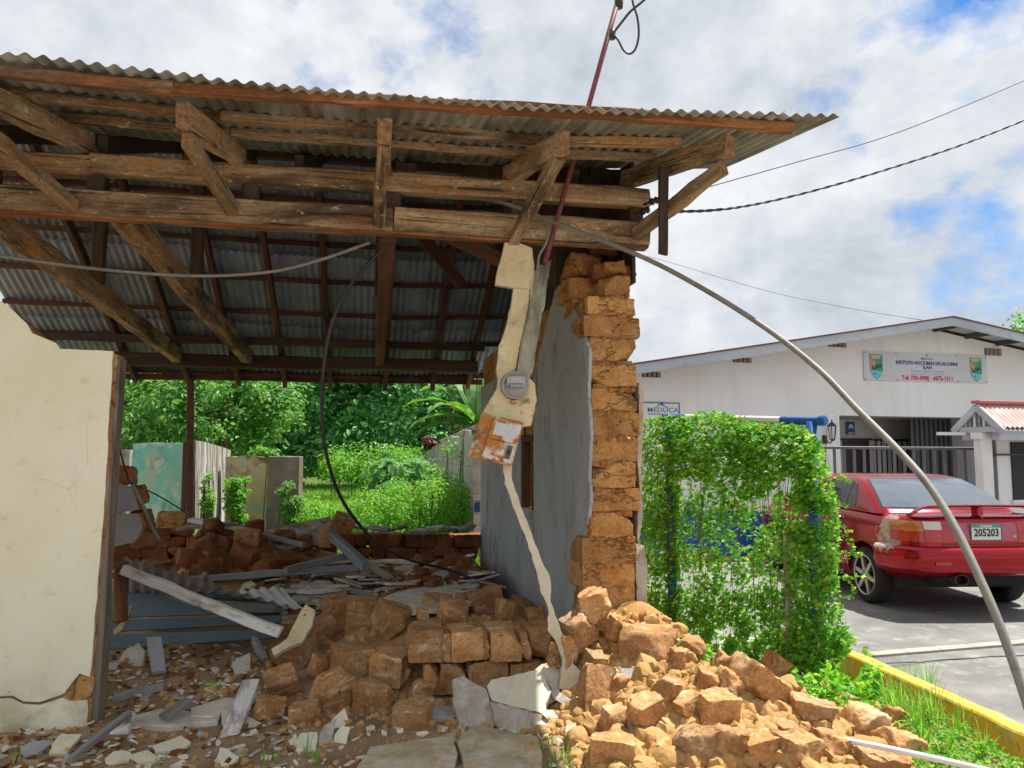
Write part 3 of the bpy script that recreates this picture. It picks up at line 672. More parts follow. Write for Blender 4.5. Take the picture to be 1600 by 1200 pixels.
def cream_mat():
    m, g, b = new_mat('cream wall plaster with mossy foot'); tc = g.new('ShaderNodeTexCoord').outputs['Object']
    geo = g.new('ShaderNodeNewGeometry').outputs['Position']; x, y, z = g.sep(geo)
    n = g.noise(geo, 2.2, 6, .6, .3); c = g.ramp(n, [(.3, (.76, .725, .53)), (.55, (.81, .785, .61)), (.75, (.83, .81, .67))])
    c = g.mix(g.map(g.noise(geo, 9, 6, .65), .60, .78, 0, .45), c, (.40, .33, .2))
    wet = g.math('MULTIPLY', g.map(z, .0, .36, 1, 0), g.map(g.noise(geo, 4.5, 6, .65), .40, .62)); c = g.mix(g.math('MULTIPLY', wet, .7), c, (.30, .235, .07))
    c = g.mix(g.map(g.noise(g.mapping(geo, (1, 1, .25)), 5, 5, .6), .60, .76, 0, .35), c, (.50, .47, .40))
    e = g.vor(g.vmath('ADD', geo, g.vmath('SCALE', g.new('ShaderNodeTexNoise').outputs['Color'], None, .35)), 1.5, 'DISTANCE_TO_EDGE')
    ck = g.math('MULTIPLY', g.map(e, 0, .003, 1, 0), g.map(g.noise(geo, 1.3, 2), .55, .62)); c = g.mix(g.math('MULTIPLY', ck, .5), c, (.20, .15, .09))
    sp = g.vor(geo, 7, 'F1'); spots = g.math('MULTIPLY', g.map(sp, .03, .07, 1, 0), g.map(g.noise(geo, 2.7, 2), .53, .6)); c = g.mix(g.math('MULTIPLY', spots, .5), c, (.12, .09, .05))
    g.set(b.inputs['Base Color'], c); b.inputs['Roughness'].default_value = .9; b.inputs['Specular IOR Level'].default_value = .2
    h = g.math('ADD', g.math('MULTIPLY', g.noise(geo, 3.5, 3), .8), g.math('MULTIPLY', g.noise(geo, 45, 5, .6), .2))
    g.set(b.inputs['Normal'], g.bump(g.math('SUBTRACT', h, ck), .35, .02)); return m
M_cream_wall = cream_mat()
plate('front_wall', px_poly([(-262, 458), (0, 474), (44, 512), (92, 549), (181, 553), (168, 760), (152, 940), (138, 1150), (-262, 1165)]), .022, .16, M_adobe_wall, house, seed=3, amp=.006)
plate('wall_plaster', up_poly, .0, .022, M_cream_wall, house, M_plaster_back, 4, .06, .004)
plate('wall_plaster', lo_poly, .0, .022, M_cream_wall, house, M_plaster_back, 5, .06, .004)
ja, jz = H.px(184, 556, .09); jb, _ = H.px(146, 1130, .09)
TB('door_jamb', jb + .02, .09, -.02, ja + .012, .09, jz - .02, .04, .125, M_wood_jamb, up=H.es, wear=.006)

# --- right side wall: core, bricks at the broken end, plaster face, window frame
def sz(u, v): return H.pxa(u, v, -.26)
def side_M(a): return Matrix.Translation(H(a, 0, 0)) @ Matrix.Rotation(H.ang, 4, 'Z') @ Matrix.Rotation(R(90), 4, 'Z') @ Matrix.Rotation(R(90), 4, 'X')   # local x -> s, y -> z, z -> a
SB = 4.62
win = [sz(834, 682), sz(834, 792), sz(816, 792), sz(816, 682)]
s_w0, s_w1 = win[0][0], win[2][0]; z_w0, z_w1 = win[1][1] - .03, win[0][1] + .02
core = MB()
for s0, s1, z0, z1 in ((.30, s_w0, -.1, 2.72), (s_w0, s_w1, -.1, z_w0), (s_w0, s_w1, z_w1, 2.72), (s_w1, SB, -.1, 2.70)):
    core.prism(jag([(s0, z0), (s1, z0), (s1, z1), (s0, z1)], .12, .0, 1), side_M(0), -.225, .09)
side_wall = core.build('side_wall', M_adobe_wall, house)
E0 = [sz(*p) for p in ((879, 440), (886, 452), (895, 476), (905, 500), (914, 527), (921, 552), (919, 610), (923, 680), (920, 740), (923, 786), (915, 828), (913, 862), (911, 902), (908, 925), (897, 945))]
tri = MB()
pl = E0 + [(.22, .0), (s_w0, .0), (s_w0, z_w0), (s_w0, 2.2), sz(868, 452)]
tri.prism(jag(pl, .025, .011, 7), side_M(0), -.262, -.24)
tri.build('wall_plaster', [M_grey_plaster], house, weld=True)
for s0, s1, z0, z1 in ((s_w0 + .002, s_w1, 0, z_w0), (s_w1, SB, 0, 2.35)):
    t = MB(); t.prism(jag([(s0, z0), (s1, z0), (s1, z1), (s0, z1)], .12, .004, 8), side_M(0), -.262, -.24); t.build('wall_plaster', M_grey_plaster, house, weld=True)
TB('window_frame', -.235, s_w0 + .04, z_w0, -.235, s_w0 + .04, z_w1, .07, .07, M_wood_red, up=H.ex)
TB('window_frame', -.235, s_w1 - .04, z_w0, -.235, s_w1 - .04, z_w1, .07, .07, M_wood_red, up=H.ex)
TB('window_frame', -.235, s_w0, z_w1 - .03, -.235, s_w1, z_w1 - .03, .07, .06, M_wood_red)
t = MB(); t.prism([(s_w0 + .08, z_w0), (s_w1 - .08, z_w0), (s_w1 - .08, z_w1 - .06), (s_w0 + .08, z_w1 - .06)], side_M(0), -.1, -.07); t.build('window_shutter', M_wood_grey, house)
COUR = [(946, 986, 431, 462), (918, 992, 464, 492), (912, 1000, 494, 527), (921, 993, 530, 566), (923, 994, 570, 603), (924, 995, 608, 641),
        (920, 999, 645, 680), (924, 997, 685, 721), (924, 993, 724, 761), (921, 998, 765, 797), (921, 990, 802, 837), (910, 994, 841, 879), (910, 992, 883, 918), (914, 994, 921, 956), (912, 990, 960, 1000)]
for i, (u0, u1, v0, v1) in enumerate(COUR):
    a0, z1 = H.px(u0, v0, -.0); a1, z0 = H.px(u1, v1, .0); d = .30
    me = rock_mesh('brick', M_adobe_wall, a1 - a0, d, z1 - z0 + .004, 100 + i, cuts=10, rough=.007, chips=1, sq=.93)
    mesh_obj('brick', me, None, house, Matrix.Translation(H((a0 + a1) / 2, d / 2 + rnd.uniform(-.012, .012), (z0 + z1) / 2)) @ Matrix.Rotation(H.ang + rnd.uniform(-.03, .03), 4, 'Z'))
mb = MB()                        # mud joints between the courses, set back and crumbly
for (u0, u1, v0, v1), (w0, w1, y0, y1) in zip(COUR, COUR[1:]):
    a0, zt = H.px(max(u0, w0) + 2, v1 - 2, 0); a1, zb = H.px(min(u1, w1) - 3, y0 + 2, 0)
    mb.add(*[x if j else [H(0, 0, 0) + Matrix.Rotation(H.ang, 3, 'Z') @ v + H.ex * ((a0 + a1) / 2) + H.es * .147 + Vector((0, 0, (zt + zb) / 2)) for v in x] for j, x in enumerate(bm_rock(a1 - a0, .27, max(.02, zt - zb + .02), int(u0 + v0), 5, .012, 0, .9))])
    for k in range(9):
        add_clod(mb, H(rnd.uniform(a0, a1), rnd.uniform(-.012, .03), zb + rnd.uniform(-.005, .012)), rnd.uniform(.008, .022), rnd.random() * 999)
shade_angle(mb.build('mud_joint', M_mortar, house), 40)
# bricks stepped back at the broken top of the wall, where the plaster is gone
for i, (u0, u1, v0, v1, s) in enumerate([(890, 934, 400, 432, .42), (886, 926, 434, 468, .42), (950, 978, 412, 430, .16), (898, 946, 466, 492, .38), (905, 940, 494, 526, .36), (926, 968, 382, 404, .55), (908, 936, 528, 552, .34)]):
    a0, z1 = H.px(u0, v0, s - .1); a1, z0 = H.px(u1, v1, s - .1)
    me = rock_mesh('brick', M_adobe_wall, (a1 - a0) * 1.1, .3, (z1 - z0) * 1.06, 140 + i, cuts=9, rough=.010, chips=2, sq=.88)
    mesh_obj('brick', me, None, house, Matrix.Translation(H((a0 + a1) / 2, s + .02, (z0 + z1) / 2)) @ Euler((rnd.uniform(-.1, .1), rnd.uniform(-.12, .12), H.ang + rnd.uniform(-.15, .15))).to_matrix().to_4x4())
me = rock_mesh('brick', M_adobe_dark, .30, .3, .10, 160, cuts=5, rough=.02, chips=3); mesh_obj('brick', me, None, house, Matrix.Translation(H(-.02, .25, 2.78)) @ Matrix.Rotation(H.ang, 4, 'Z'))
t = MB()                         # plaster remnant standing along the outer face
P = [H.px(u, v, .05) for u, v in ((997, 598), (1004, 600), (1003, 680), (1000, 730), (1003, 800), (996, 850), (994, 830), (998, 760), (994, 700), (997, 640))]
t.prism(jag(P, .03, .004, 3), face_M(0), -.03, -.5); t.build('plaster_remnant', M_plaster_back, house, weld=True)
t = MB(); P = [H.px(u, v, .05) for u, v in ((990, 868), (1006, 852), (1010, 900), (1008, 962), (996, 968), (993, 910))]
t.prism(jag(P, .03, .006, 4), face_M(0), -.03, -.35); t.build('plaster_remnant', M_plaster_back, house, weld=True)
# --- stub of the front wall and low rest of the back wall, brick by brick
def course(bricks, s, depth, mat, sd, z_from_px=True):
    for i, (u0, u1, v0, v1) in enumerate(bricks):
        a0, z1 = H.px(u0, v0, s); a1, z0 = H.px(u1, v1, s)
        me = rock_mesh('brick', mat, (a1 - a0) * 1.04, depth, (z1 - z0) * 1.03, sd + i, cuts=9, rough=.008, chips=2, sq=.92)
        mesh_obj('brick', me, None, house, Matrix.Translation(H((a0 + a1) / 2, s + depth / 2 + rnd.uniform(-.015, .02), (z0 + z1) / 2)) @ Euler((rnd.uniform(-.03, .03), rnd.uniform(-.04, .04), H.ang + rnd.uniform(-.06, .06))).to_matrix().to_4x4())
course([(639, 692, 988, 1034), (694, 706, 992, 1033), (707, 754, 990, 1033), (755, 765, 992, 1031), (766, 813, 988, 1032), (814, 828, 992, 1031), (829, 868, 986, 1032)], -.02, .30, M_adobe, 200)
course([(664, 688, 1040, 1086), (689, 729, 1038, 1082), (731, 742, 1040, 1080), (743, 795, 1038, 1082), (797, 845, 1038, 1080), (846, 872, 1040, 1080)], .0, .30, M_adobe, 220)
for r_, (v0, v1) in enumerate(((836, 855), (857, 874), (876, 893), (895, 912))):
    x = 528 + (r_ % 2) * 12; row = []
    while x < 742: w = rnd.choice((24, 26, 28, 20)); row.append((x, x + w - 2, v0 + rnd.uniform(-1, 1), v1)); x += w
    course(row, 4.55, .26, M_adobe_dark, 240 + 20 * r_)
r = random.Random(88)
for r_ in range(6):
    v1 = 905 - r_ * 17; x = 176 + (r_ % 2) * 14; row = []
    while x < 520:
        w = r.choice((24, 28, 32, 22)); top_ = 818 + 26 * abs(nz((x, 0, 0), .02, 5)) + (14 if 420 < x else 0)
        if v1 - 16 > top_: row.append((x, x + w - 2, v1 - 16 + r.uniform(-1, 1), v1))
        x += w
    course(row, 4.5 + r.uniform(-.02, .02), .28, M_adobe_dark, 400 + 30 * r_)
# ================================================================== HANGING PLASTER, METER, BOX, CABLES
def pxface(name, pix, Y, thick, mats, parent=None, amp=1.2, step=9, seed=1, dirv=None, bevel=0):
    """photo outline standing at its own depth: Y is a number or (v0, Y0, v1, Y1); given real thickness behind"""
    P = jag(pix, step, amp, seed) if amp else pix
    def yy(u, v):
        if callable(Y): return Y(u, v)
        if isinstance(Y, tuple):
            t = max(0, min(1, (v - Y[0]) / (Y[2] - Y[0]))); return Y[1] + (Y[3] - Y[1]) * t
        return Y
    F = [PY(u, v, yy(u, v)) for u, v in P]; n = len(F); c = sum(F, Vector()) / n
    nr = Vector()
    for i in range(n): nr += (F[i] - c).cross(F[(i + 1) % n] - c)
    nr.normalize()
    if nr.y < 0: nr = -nr
    d = (dirv or nr) * thick; sd = seed
    B = [q + d * (1 + .25 * nz(q, 9, sd)) for q in F]
    mb = MB(); o = 0
    mb.add(F + B, [tuple(range(n))], 0)
    k = 1 if isinstance(mats, (list, tuple)) and len(mats) > 1 else 0
    mb.f += [tuple(range(2 * n - 1, n - 1, -1))] + [(i, n + i, n + (i + 1) % n, (i + 1) % n) for i in range(n)]; mb.m += [k] * (n + 1)
    return mb.build(name, mats, parent, weld=True, bevel=bevel)
strip = thing('hanging_plaster_strip', 'cracked cream plaster strip dangling from the front beam with meter and rusty box', 'plaster', H(-.45, -.1, 2.9))
def ys(u, v):
    s = -.085 - .10 * sst(380, 720, v) - .16 * sst(720, 1060, v)
    d = ray(u, v); t = (s - (CAM - H.O).dot(H.es)) / d.dot(H.es); return (CAM + d * t).y
pxface('plaster_cap', [(789, 378), (810, 380), (832, 388), (835, 420), (826, 451), (800, 450), (774, 445), (779, 418), (785, 398)], lambda u, v: ys(u, v) - .012, .04, [M_strip, M_plaster_back], strip, 1.0, 8, 2)
pxface('plaster_strip', [(803, 448), (827, 448), (833, 425), (839, 420), (842, 455), (837, 490), (830, 540), (824, 585), (836, 600), (839, 625), (830, 665), (815, 668), (752, 648), (764, 628), (776, 608), (778, 590), (775, 578), (780, 540), (792, 505), (800, 470)], ys, .045, [M_strip, M_plaster_back], strip, 1.1, 8, 3)
pxface('mortar_channel', [(838, 421), (843, 413), (851, 415), (861, 405), (858, 430), (854, 445), (852, 470), (845, 505), (838, 545), (832, 582), (822, 600), (806, 586), (815, 545), (825, 500), (834, 455)], lambda u, v: ys(u, v) - .022, .05, [M_channel, M_channel], strip, 1.0, 7, 4)
pxface('plaster_tail', [(786, 726), (800, 728), (800, 748), (812, 785), (824, 815), (836, 850), (846, 876), (857, 895), (861, 912), (860, 940), (868, 962), (880, 992), (893, 1004), (895, 1036), (911, 1052), (903, 1068), (890, 1086), (874, 1074), (879, 1030), (868, 1000), (856, 985), (857, 950), (845, 925), (838, 890), (822, 842), (802, 792), (789, 756)], ys, .022, [M_pale_plaster, M_plaster_back], strip, 1.0, 8, 5)
cr = MB(); pts = [(829, 452), (826, 480), (820, 510), (812, 545), (806, 575), (800, 590)]
cr.tube([PY(u + rnd.uniform(-1, 1), v, ys(u, v) - .001) for u, v in pts], .0035, 4); cr.build('crack', M_dark, strip)
# the bare neck of wire and clay that holds it
mb = MB(); mb.tube([PY(797, 362, ys(797, 362) - .02), PY(799, 372, ys(799, 372)), PY(798, 384, ys(798, 384))], [.008, .006, .01], 6); mb.build('plaster_neck', M_strip, strip)

c = PY(805, 602, ys(805, 602) - .035); met = thing('electricity_meter', 'round glass electricity meter on the hanging plaster strip', 'meter', c)
MM = Matrix.Translation(c) @ Matrix.Rotation(R(8), 4, 'Z') @ Matrix.Rotation(R(90), 4, 'X') @ Matrix.Rotation(R(4), 4, 'Y')    # local +z to camera
M_met = plain('grey meter metal', (.33, .33, .31), .45, .5); M_face = plain('pale meter face', (.50, .51, .50), .5)
m_, g_, b_ = new_mat('meter glass'); b_.inputs['Base Color'].default_value = (.9, .93, .93, 1); b_.inputs['Roughness'].default_value = .06; b_.inputs['Transmission Weight'].default_value = .9; b_.inputs['IOR'].default_value = 1.3; M_glass_clear = m_
mb = MB(); mb.lathe([(0, -.045), (.086, -.045), (.09, -.03), (.09, .0), (.086, .012), (.076, .016), (.074, .004), (0, .004)], MM, 32); shade_angle(mb.build('meter_base', M_met, met, M=MM))
mb = MB(); mb.lathe([(.075, .012), (.074, .035), (.066, .055), (.045, .068), (.02, .074), (.0005, .075)], MM, 32); mb.build('glass_dome', M_glass_clear, met, M=MM, smooth=True)
mb = MB(); mb.box(MM @ Vector((0, .022, .02)), (.10, .004, .05), MM.to_3x3() @ Matrix.Rotation(R(90), 3, 'X')); mb.build('meter_plate', M_face, met)
mb = MB(); mb.box(MM @ Vector((0, -.005, .028)), (.075, .012, .026), MM.to_3x3() @ Matrix.Rotation(R(90), 3, 'X')); mb.build('counter_window', plain('dark counter', (.05, .055, .06), .3), met)
mb = MB()
for i in range(5): mb.box(MM @ Vector((-.028 + .014 * i, -.005, .036)), (.009, .003, .014), MM.to_3x3() @ Matrix.Rotation(R(90), 3, 'X'))
mb.build('dial_digit', M_face, met)
mb = MB(); mb.box(MM @ Vector((-.01, -.105, -.01)), (.03, .04, .02), MM.to_3x3() @ Matrix.Rotation(R(90), 3, 'X')); mb.build('meter_lug', M_rust_white, met)

bx = thing('fuse_box', 'rusty white metal fuse box hanging tilted at the foot of the plaster', 'electrical box', PY(775, 690, ys(775, 690)))
def yb(u, v): return ys(775, 690) - .075 + .00022 * (u - 775)
corn = [(753, 645), (819, 660), (799, 729), (731, 713)]
pxface('box_body', corn, yb, .10, [M_rust_white], bx, 0, bevel=.004)
def bi(s, t):
    (ax, ay), (b_x, b_y), (cx, cy), (dx, dy) = corn
    return ((ax * (1 - s) + b_x * s) * (1 - t) + (dx * (1 - s) + cx * s) * t, (ay * (1 - s) + b_y * s) * (1 - t) + (dy * (1 - s) + cy * s) * t)
def bq(name, s0, t0, s1, t1, off, th, mat): return pxface(name, [bi(s0, t0), bi(s1, t0), bi(s1, t1), bi(s0, t1)], lambda u, v: yb(u, v) - off, th, [mat], bx, 0, bevel=.002)
bq('box_door', .30, .05, .97, .95, .006, .010, M_rust_white)
bq('paper_label', .38, .12, .90, .40, .008, .003, mottled('pale label', [(.3, (.50, .54, .62)), (.7, (.60, .63, .69))], 5))
bq('door_seam', .34, .50, .92, .515, .0075, .003, M_dark); bq('door_seam', .755, .53, .765, .95, .0075, .003, M_dark)
bq('box_latch', .79, .56, .91, .86, .012, .008, M_gate); bq('latch_hole', .82, .66, .88, .76, .014, .004, M_dark)
bq('box_rim', .30, .045, .98, .06, .012, .01, M_rust_white); bq('box_rim', .285, .05, .30, .96, .012, .01, M_rust_white)

# conduit pipe and mast rising through the roof
mb = MB(); A = PY(851, 412, ys(851, 412) - .02); B = PY(978, -44, A.y + .05)
mb.tube([A + (B - A) * t for t in (0, .3, .6, 1)], .0175, 10); mast = mb.build('service_mast', M_mast, smooth=True)
tag(mast, 'thin maroon pipe mast leaning up through the roof edge', 'mast')
mb = MB(); mb.tube(catmull([PY(u, v, A.y - .03) for u, v in ((826, 333), (845, 340), (856, 356), (853, 380), (843, 398), (840, 420))], 6), .008, 8); tag(mb.build('bent_conduit', M_pvc, smooth=True), 'short bent grey conduit curling over the beam beside the mast', 'conduit')
Ym = B.y - .01
cable('service_loop', [PY(u, v, Ym - .02) for u, v in ((957, 52), (966, 63), (974, 78), (984, 84), (993, 76), (998, 55), (996, 28), (989, 5), (986, -20))], .0075, M_cable, 'black cable loop hanging from the top of the maroon mast', 'cable')
cable('service_cable', [PY(u, v, Ym - .03) for u, v in ((952, 56), (960, 49), (972, 34), (985, 18), (1002, 4), (1022, -14))], .0085, M_cable, 'black cable leaving the maroon mast up and to the right', 'cable')
mb = MB(); mb.lathe([(0, -.03), (.024, -.03), (.028, 0), (.024, .03), (0, .03)], Matrix.Translation(PY(956, 54, Ym)), 10)
mb.lathe([(0, -.03), (.026, -.03), (.03, .02), (.02, .04), (0, .04)], Matrix.Translation(PY(967, 6, Ym)), 10); tag(mb.build('mast_clamp', M_cable, smooth=True), 'black clamp and cap wrapped round the maroon mast', 'clamp')
cable('hanging_conduit', [PY(u, v, y) for u, v, y in ((-140, 380, 4.5), (0, 400, 4.55), (150, 420, 4.62), (300, 431, 4.7), (420, 425, 4.75), (500, 406, 4.8), (578, 379, 4.86))], .011, M_pvc, 'grey conduit sagging along under the front beam at the left', 'conduit')
cable('fallen_cable', [PY(u, v, y) for u, v, y in ((836, 352, 4.95), (780, 334, 5.0), (715, 330, 5.0), (655, 345, 5.02), (600, 388, 5.05), (548, 445, 5.1), (519, 505, 5.15), (506, 575, 5.2), (503, 640, 5.3), (508, 700, 5.4), (525, 760, 5.6), (550, 805, 5.9), (590, 848, 6.5), (640, 875, 7.2), (700, 890, 7.6), (762, 914, 7.4))], .013, M_cable, 'dark cable drooping from the beam down to the floor rubble', 'cable')
cable('bent_conduit_pole', [PY(u, v, y) for u, v, y in ((720, 305, 5.1), (790, 318, 4.95), (860, 345, 4.80), (1000, 400, 4.5), (1100, 452, 4.2), (1200, 515, 3.85), (1280, 578, 3.55), (1340, 640, 3.3), (1400, 700, 3.08), (1450, 757, 2.92), (1490, 820, 2.8), (1522, 885, 2.7), (1560, 972, 2.6), (1600, 1085, 2.52), (1645, 1230, 2.46), (1680, 1360, 2.42))], .0145, M_pvc, 'long bowed grey conduit arching from the roof beam down past the red car', 'conduit', 10)
mb = MB(); mb.tube(catmull([PY(u, v, y) for u, v, y in ((180, 665, 4.8), (188, 705, 4.9), (198, 740, 5.1), (207, 755, 5.3), (250, 776, 6.4), (296, 804, 7.6))], 6), .006, 6); tag(mb.build('black_wire', M_cable, smooth=True), 'thin black wire slanting from the left wall to the white plank', 'wire')
mb = MB(); mb.tube(catmull([PY(u, v, y) for u, v, y in ((203, 748, 5.3), (214, 770, 5.35), (226, 795, 5.4), (236, 820, 5.5), (250, 846, 5.6))], 6), .012, 8); tag(mb.build('bent_conduit', M_pvc, smooth=True), 'bent grey conduit stub leaning behind the left wall', 'conduit')
W_ = [(1040, 331, 4.9), (1120, 328, 5.2), (1200, 315, 5.6), (1300, 290, 6.0), (1400, 260, 6.4), (1500, 227, 6.8), (1600, 188, 7.2), (1720, 138, 7.6)]
mb = MB(); cc = catmull([PY(*p) for p in W_], 40)
for ph in (0, math.pi):
    mb.tube([p + Vector((0, math.cos(i * .42 + ph), math.sin(i * .42 + ph))) * .005 for i, p in enumerate(cc)], .0068, 6)
tag(mb.build('twisted_cable', M_cable, smooth=True), 'thick black twisted cable running from the gable corner to the upper right', 'cable')
cable('thin_wire', [PY(u, v, 26) for u, v in ((1050, 308), (1090, 297), (1250, 252), (1400, 208), (1600, 126), (1700, 80))], .018, M_cable, 'thin wire crossing the sky above the twisted cable', 'wire', 5)
cable('thin_wire', [PY(u, v, 15) for u, v in ((990, 397), (1040, 408), (1200, 455), (1330, 482), (1440, 500))], .006, M_cable, 'faint thin wire sloping down to the school roof ridge', 'wire', 5)
for u, v in ((1022, 314), (1008, 329)):
    q = PY(u, v, 5.0); mb = MB(); mb.lathe([(0, -.03), (.018, -.03), (.026, -.012), (.016, 0), (.026, .014), (.016, .03), (0, .03)], Matrix.Translation(q) @ Matrix.Rotation(R(70), 4, 'Y'), 12)
    mb.tube([q, q + Vector((-.07, .02, -.02))], .008, 6); mb.build('insulator', M_cable, house, smooth=True)

# ================================================================== RUBBLE
BG = 'fallen adobe bricks of the front rubble'
def brick(u, v, w, h, label, rot=(0, 0, 0), Y=None, dr=.8, mat=None, sd=None, group=BG, sq=.9, rough=.010, chips=2, name='adobe_brick', big=0.):
    p = PY(u, v, Y) if Y else hit(u, v); sc = p.y / FPX * 1.0; sx, sz = w * sc, h * sc; sy = sx * dr
    if not Y: p = p + Vector((0, -.35 * sy, .02 + .16 * sz))
    me = rock_mesh(name, mat or M_adobe, sx, sy, sz, int(u * 7 + v), 10 if w > 40 else 6, rough, chips, sq, big)
    o = mesh_obj(name, me, None, None, Matrix.Translation(p) @ Euler([R(a) for a in rot]).to_matrix().to_4x4())
    return tag(o, label, 'brick', group)
FL = [  # left pile under the eave:  u, v, w, h, label, rotation
 (503, 1000, 50, 44, 'squared brick resting against the torn cream plaster beside the canopy beam', (14, -20, 38)),
 (567, 975, 44, 56, 'tall upright brick standing in the back row of the left pile', (8, 4, 8)),
 (530, 965, 42, 44, 'brick half hidden behind the tall upright brick', (10, -14, 24)),
 (615, 976, 52, 40, 'tilted brick right of the tall upright brick, just left of the stub wall top', (16, 22, 30)),
 (682, 957, 44, 36, 'brick lying behind the left end of the stub wall', (12, 6, -8)),
 (708, 968, 42, 36, 'brick leaning forward on the middle of the stub wall', (18, 10, 12)),
 (760, 955, 46, 46, 'rough lumpy brick standing tallest behind the stub wall', (6, -12, 20)),
 (786, 966, 22, 38, 'narrow brick on edge between two bricks behind the stub wall', (6, 10, 35)),
 (812, 962, 36, 34, 'sloping brick behind the right end of the stub wall', (10, 26, 20)),
 (838, 968, 30, 22, 'small brick beside the plaster tail behind the stub wall', (4, -8, 10)),
 (660, 972, 18, 26, 'small brick wedged behind the stub wall top', (4, 4, 10)),
 (730, 952, 30, 32, 'brick at the back of the row between two leaning bricks', (4, 4, 30)),
 (466, 1033, 54, 44, 'orange brick below the torn plaster, leaning left', (10, -12, -22)),
 (553, 1046, 56, 52, 'brick capped with crumbs in the middle of the left pile', (6, 2, 26)),
 (612, 1049, 54, 44, 'clean edged brick tucked against the stub wall end', (4, 4, -16)),
 (447, 1080, 46, 50, 'smooth faced brick tilted back at the left edge of the pile', (30, -18, 18)),
 (424, 1116, 44, 30, 'flat brick lowest at the left edge of the pile', (6, 10, 14)),
 (478, 1126, 42, 36, 'brown brick at the foot of the pile beside the cream board', (4, -4, 8)),
 (523, 1096, 60, 52, 'big rounded lump at the centre foot of the left pile', (12, -14, 44)),
 (587, 1099, 54, 46, 'dark faced brick in the lower row right of the rounded lump', (4, 2, -10)),
 (648, 1126, 52, 42, 'pale topped brick lowest at the right of the left pile', (8, 4, -12)),
 (660, 1090, 34, 32, 'crumbling brick under the broken end of the stub wall', (10, 20, 30)),
 (626, 1066, 20, 34, 'slim brick fragment leaning at the left end of the stub wall', (4, 24, 10)),
 (500, 1050, 26, 30, 'small fragment in the gap between the orange brick and the crumb capped one', (10, 20, 40)),
]
for u, v, w, h, lb, ro in FL: brick(u, v, w, h, lb, ro)
FR = [
 (1013, 1010, 84, 56, 'largest pale boulder on top of the right heap', (-4, 6, -16), 4.78),
 (925, 948, 48, 46, 'square block perched at the foot of the adobe wall end', (4, -8, 12), 4.86),
 (903, 982, 44, 46, 'brick leaning left just below the square perched block', (10, -24, 34), 4.78),
 (890, 1014, 22, 46, 'thin brick on edge right of the hanging plaster tail', (4, -8, 20), 4.70),
 (866, 1022, 16, 34, 'narrow brick piece left of the hanging plaster tail', (2, 4, 10), 4.74),
 (943, 978, 40, 26, 'brick wedged under the square perched block', (8, 6, 10), None),
 (930, 1042, 36, 28, 'round clod below the leaning brick on the right heap', (20, 10, 30), None),
 (963, 993, 30, 32, 'broken piece left of the largest boulder', (10, 20, 30), None),
 (931, 1096, 46, 72, 'L shaped broken block beside the foot of the plaster tail', (-24, 12, 10), None),
 (966, 1086, 28, 40, 'dark sided brick touching the L shaped block', (10, 12, 40), None),
 (958, 1132, 38, 32, 'small squared block in front of the L shaped block', (6, 6, 24), None),
 (1005, 1128, 46, 56, 'wedge shaped chunk right of the small squared block', (14, -14, 30), None),
 (1043, 1096, 48, 46, 'pyramid shaped lump in the middle of the right heap', (14, 16, 40), None),
 (1073, 1118, 40, 46, 'block with a shaded left face leaning on the pink topped block', (4, -22, 30), None),
 (1112, 1120, 56, 52, 'pink topped block in the centre front of the right heap', (8, 6, 16), None),
 (956, 1180, 66, 50, 'clean squared brick at the bottom edge right of the grass tuft', (6, 4, -10), None),
 (1086, 1180, 56, 56, 'large block at the bottom edge below the pink topped block', (4, -6, 30), None),
 (1128, 1176, 50, 56, 'rough lump at the bottom edge with crumbs on its face', (8, 10, 10), None),
 (1178, 1072, 78, 44, 'long slanting slab of clay below the vines', (10, 34, 24), None),
 (1212, 1062, 48, 42, 'brick tilted behind the long slanting slab', (10, 40, 30), None),
 (1100, 1078, 36, 38, 'blunt lump between the largest boulder and the slanting slab', (10, 20, 10), None),
 (1142, 1080, 42, 34, 'wedge beside the long slanting slab', (10, 26, 40), None),
 (1058, 1046, 26, 40, 'upright wedge right below the largest boulder', (6, 8, 14), None),
 (1080, 1020, 36, 28, 'block just right of the largest boulder', (6, 8, -20), None),
 (1126, 1045, 22, 30, 'pointed fragment near the grey edging under the vines', (6, 30, 20), None),
 (1259, 1116, 62, 38, 'rounded block right of the broken plaster with the pipe', (4, 10, -6), None),
 (1344, 1138, 52, 46, 'block in the weeds at the right end of the rubble', (8, 18, 24), None),
 (1390, 1132, 32, 34, 'rightmost brick half sunk in the grass', (4, 20, 10), None),
 (1394, 1168, 60, 36, 'sloping block against the weeds right of the white pipe', (6, 22, 30), None),
 (1237, 1180, 60, 46, 'lumpy block at the bottom edge under the white pipe', (6, 4, 30), None),
 (1180, 1180, 54, 46, 'cracked block at the bottom edge left of the white pipe', (6, -8, 14), None),
 (1290, 1172, 50, 36, 'block right under the middle of the white pipe', (6, 14, 20), None),
 (1370, 1198, 60, 28, 'low block at the bottom edge at the far right of the heap', (4, 8, 6), None),
 (1225, 1150, 40, 26, 'flat fragment just below the broken plaster with the pipe', (8, 4, 20), None),
 (1320, 1105, 34, 24, 'small brick in the weeds beyond the white pipe', (4, 12, 30), None),
 (1030, 1180, 34, 30, 'small crumbly brick between two blocks at the bottom edge', (10, 4, 40), None),
]
for u, v, w, h, lb, ro, Y in FR: brick(u, v, w, h, lb, ro, Y, big=.02 if w > 70 else .008, sq=.84, chips=4, rough=.013)
DG = 'dark bricks of the back heap'
r = random.Random(5); dl = ['dark adobe brick tumbled in the heap before the back wall'] 
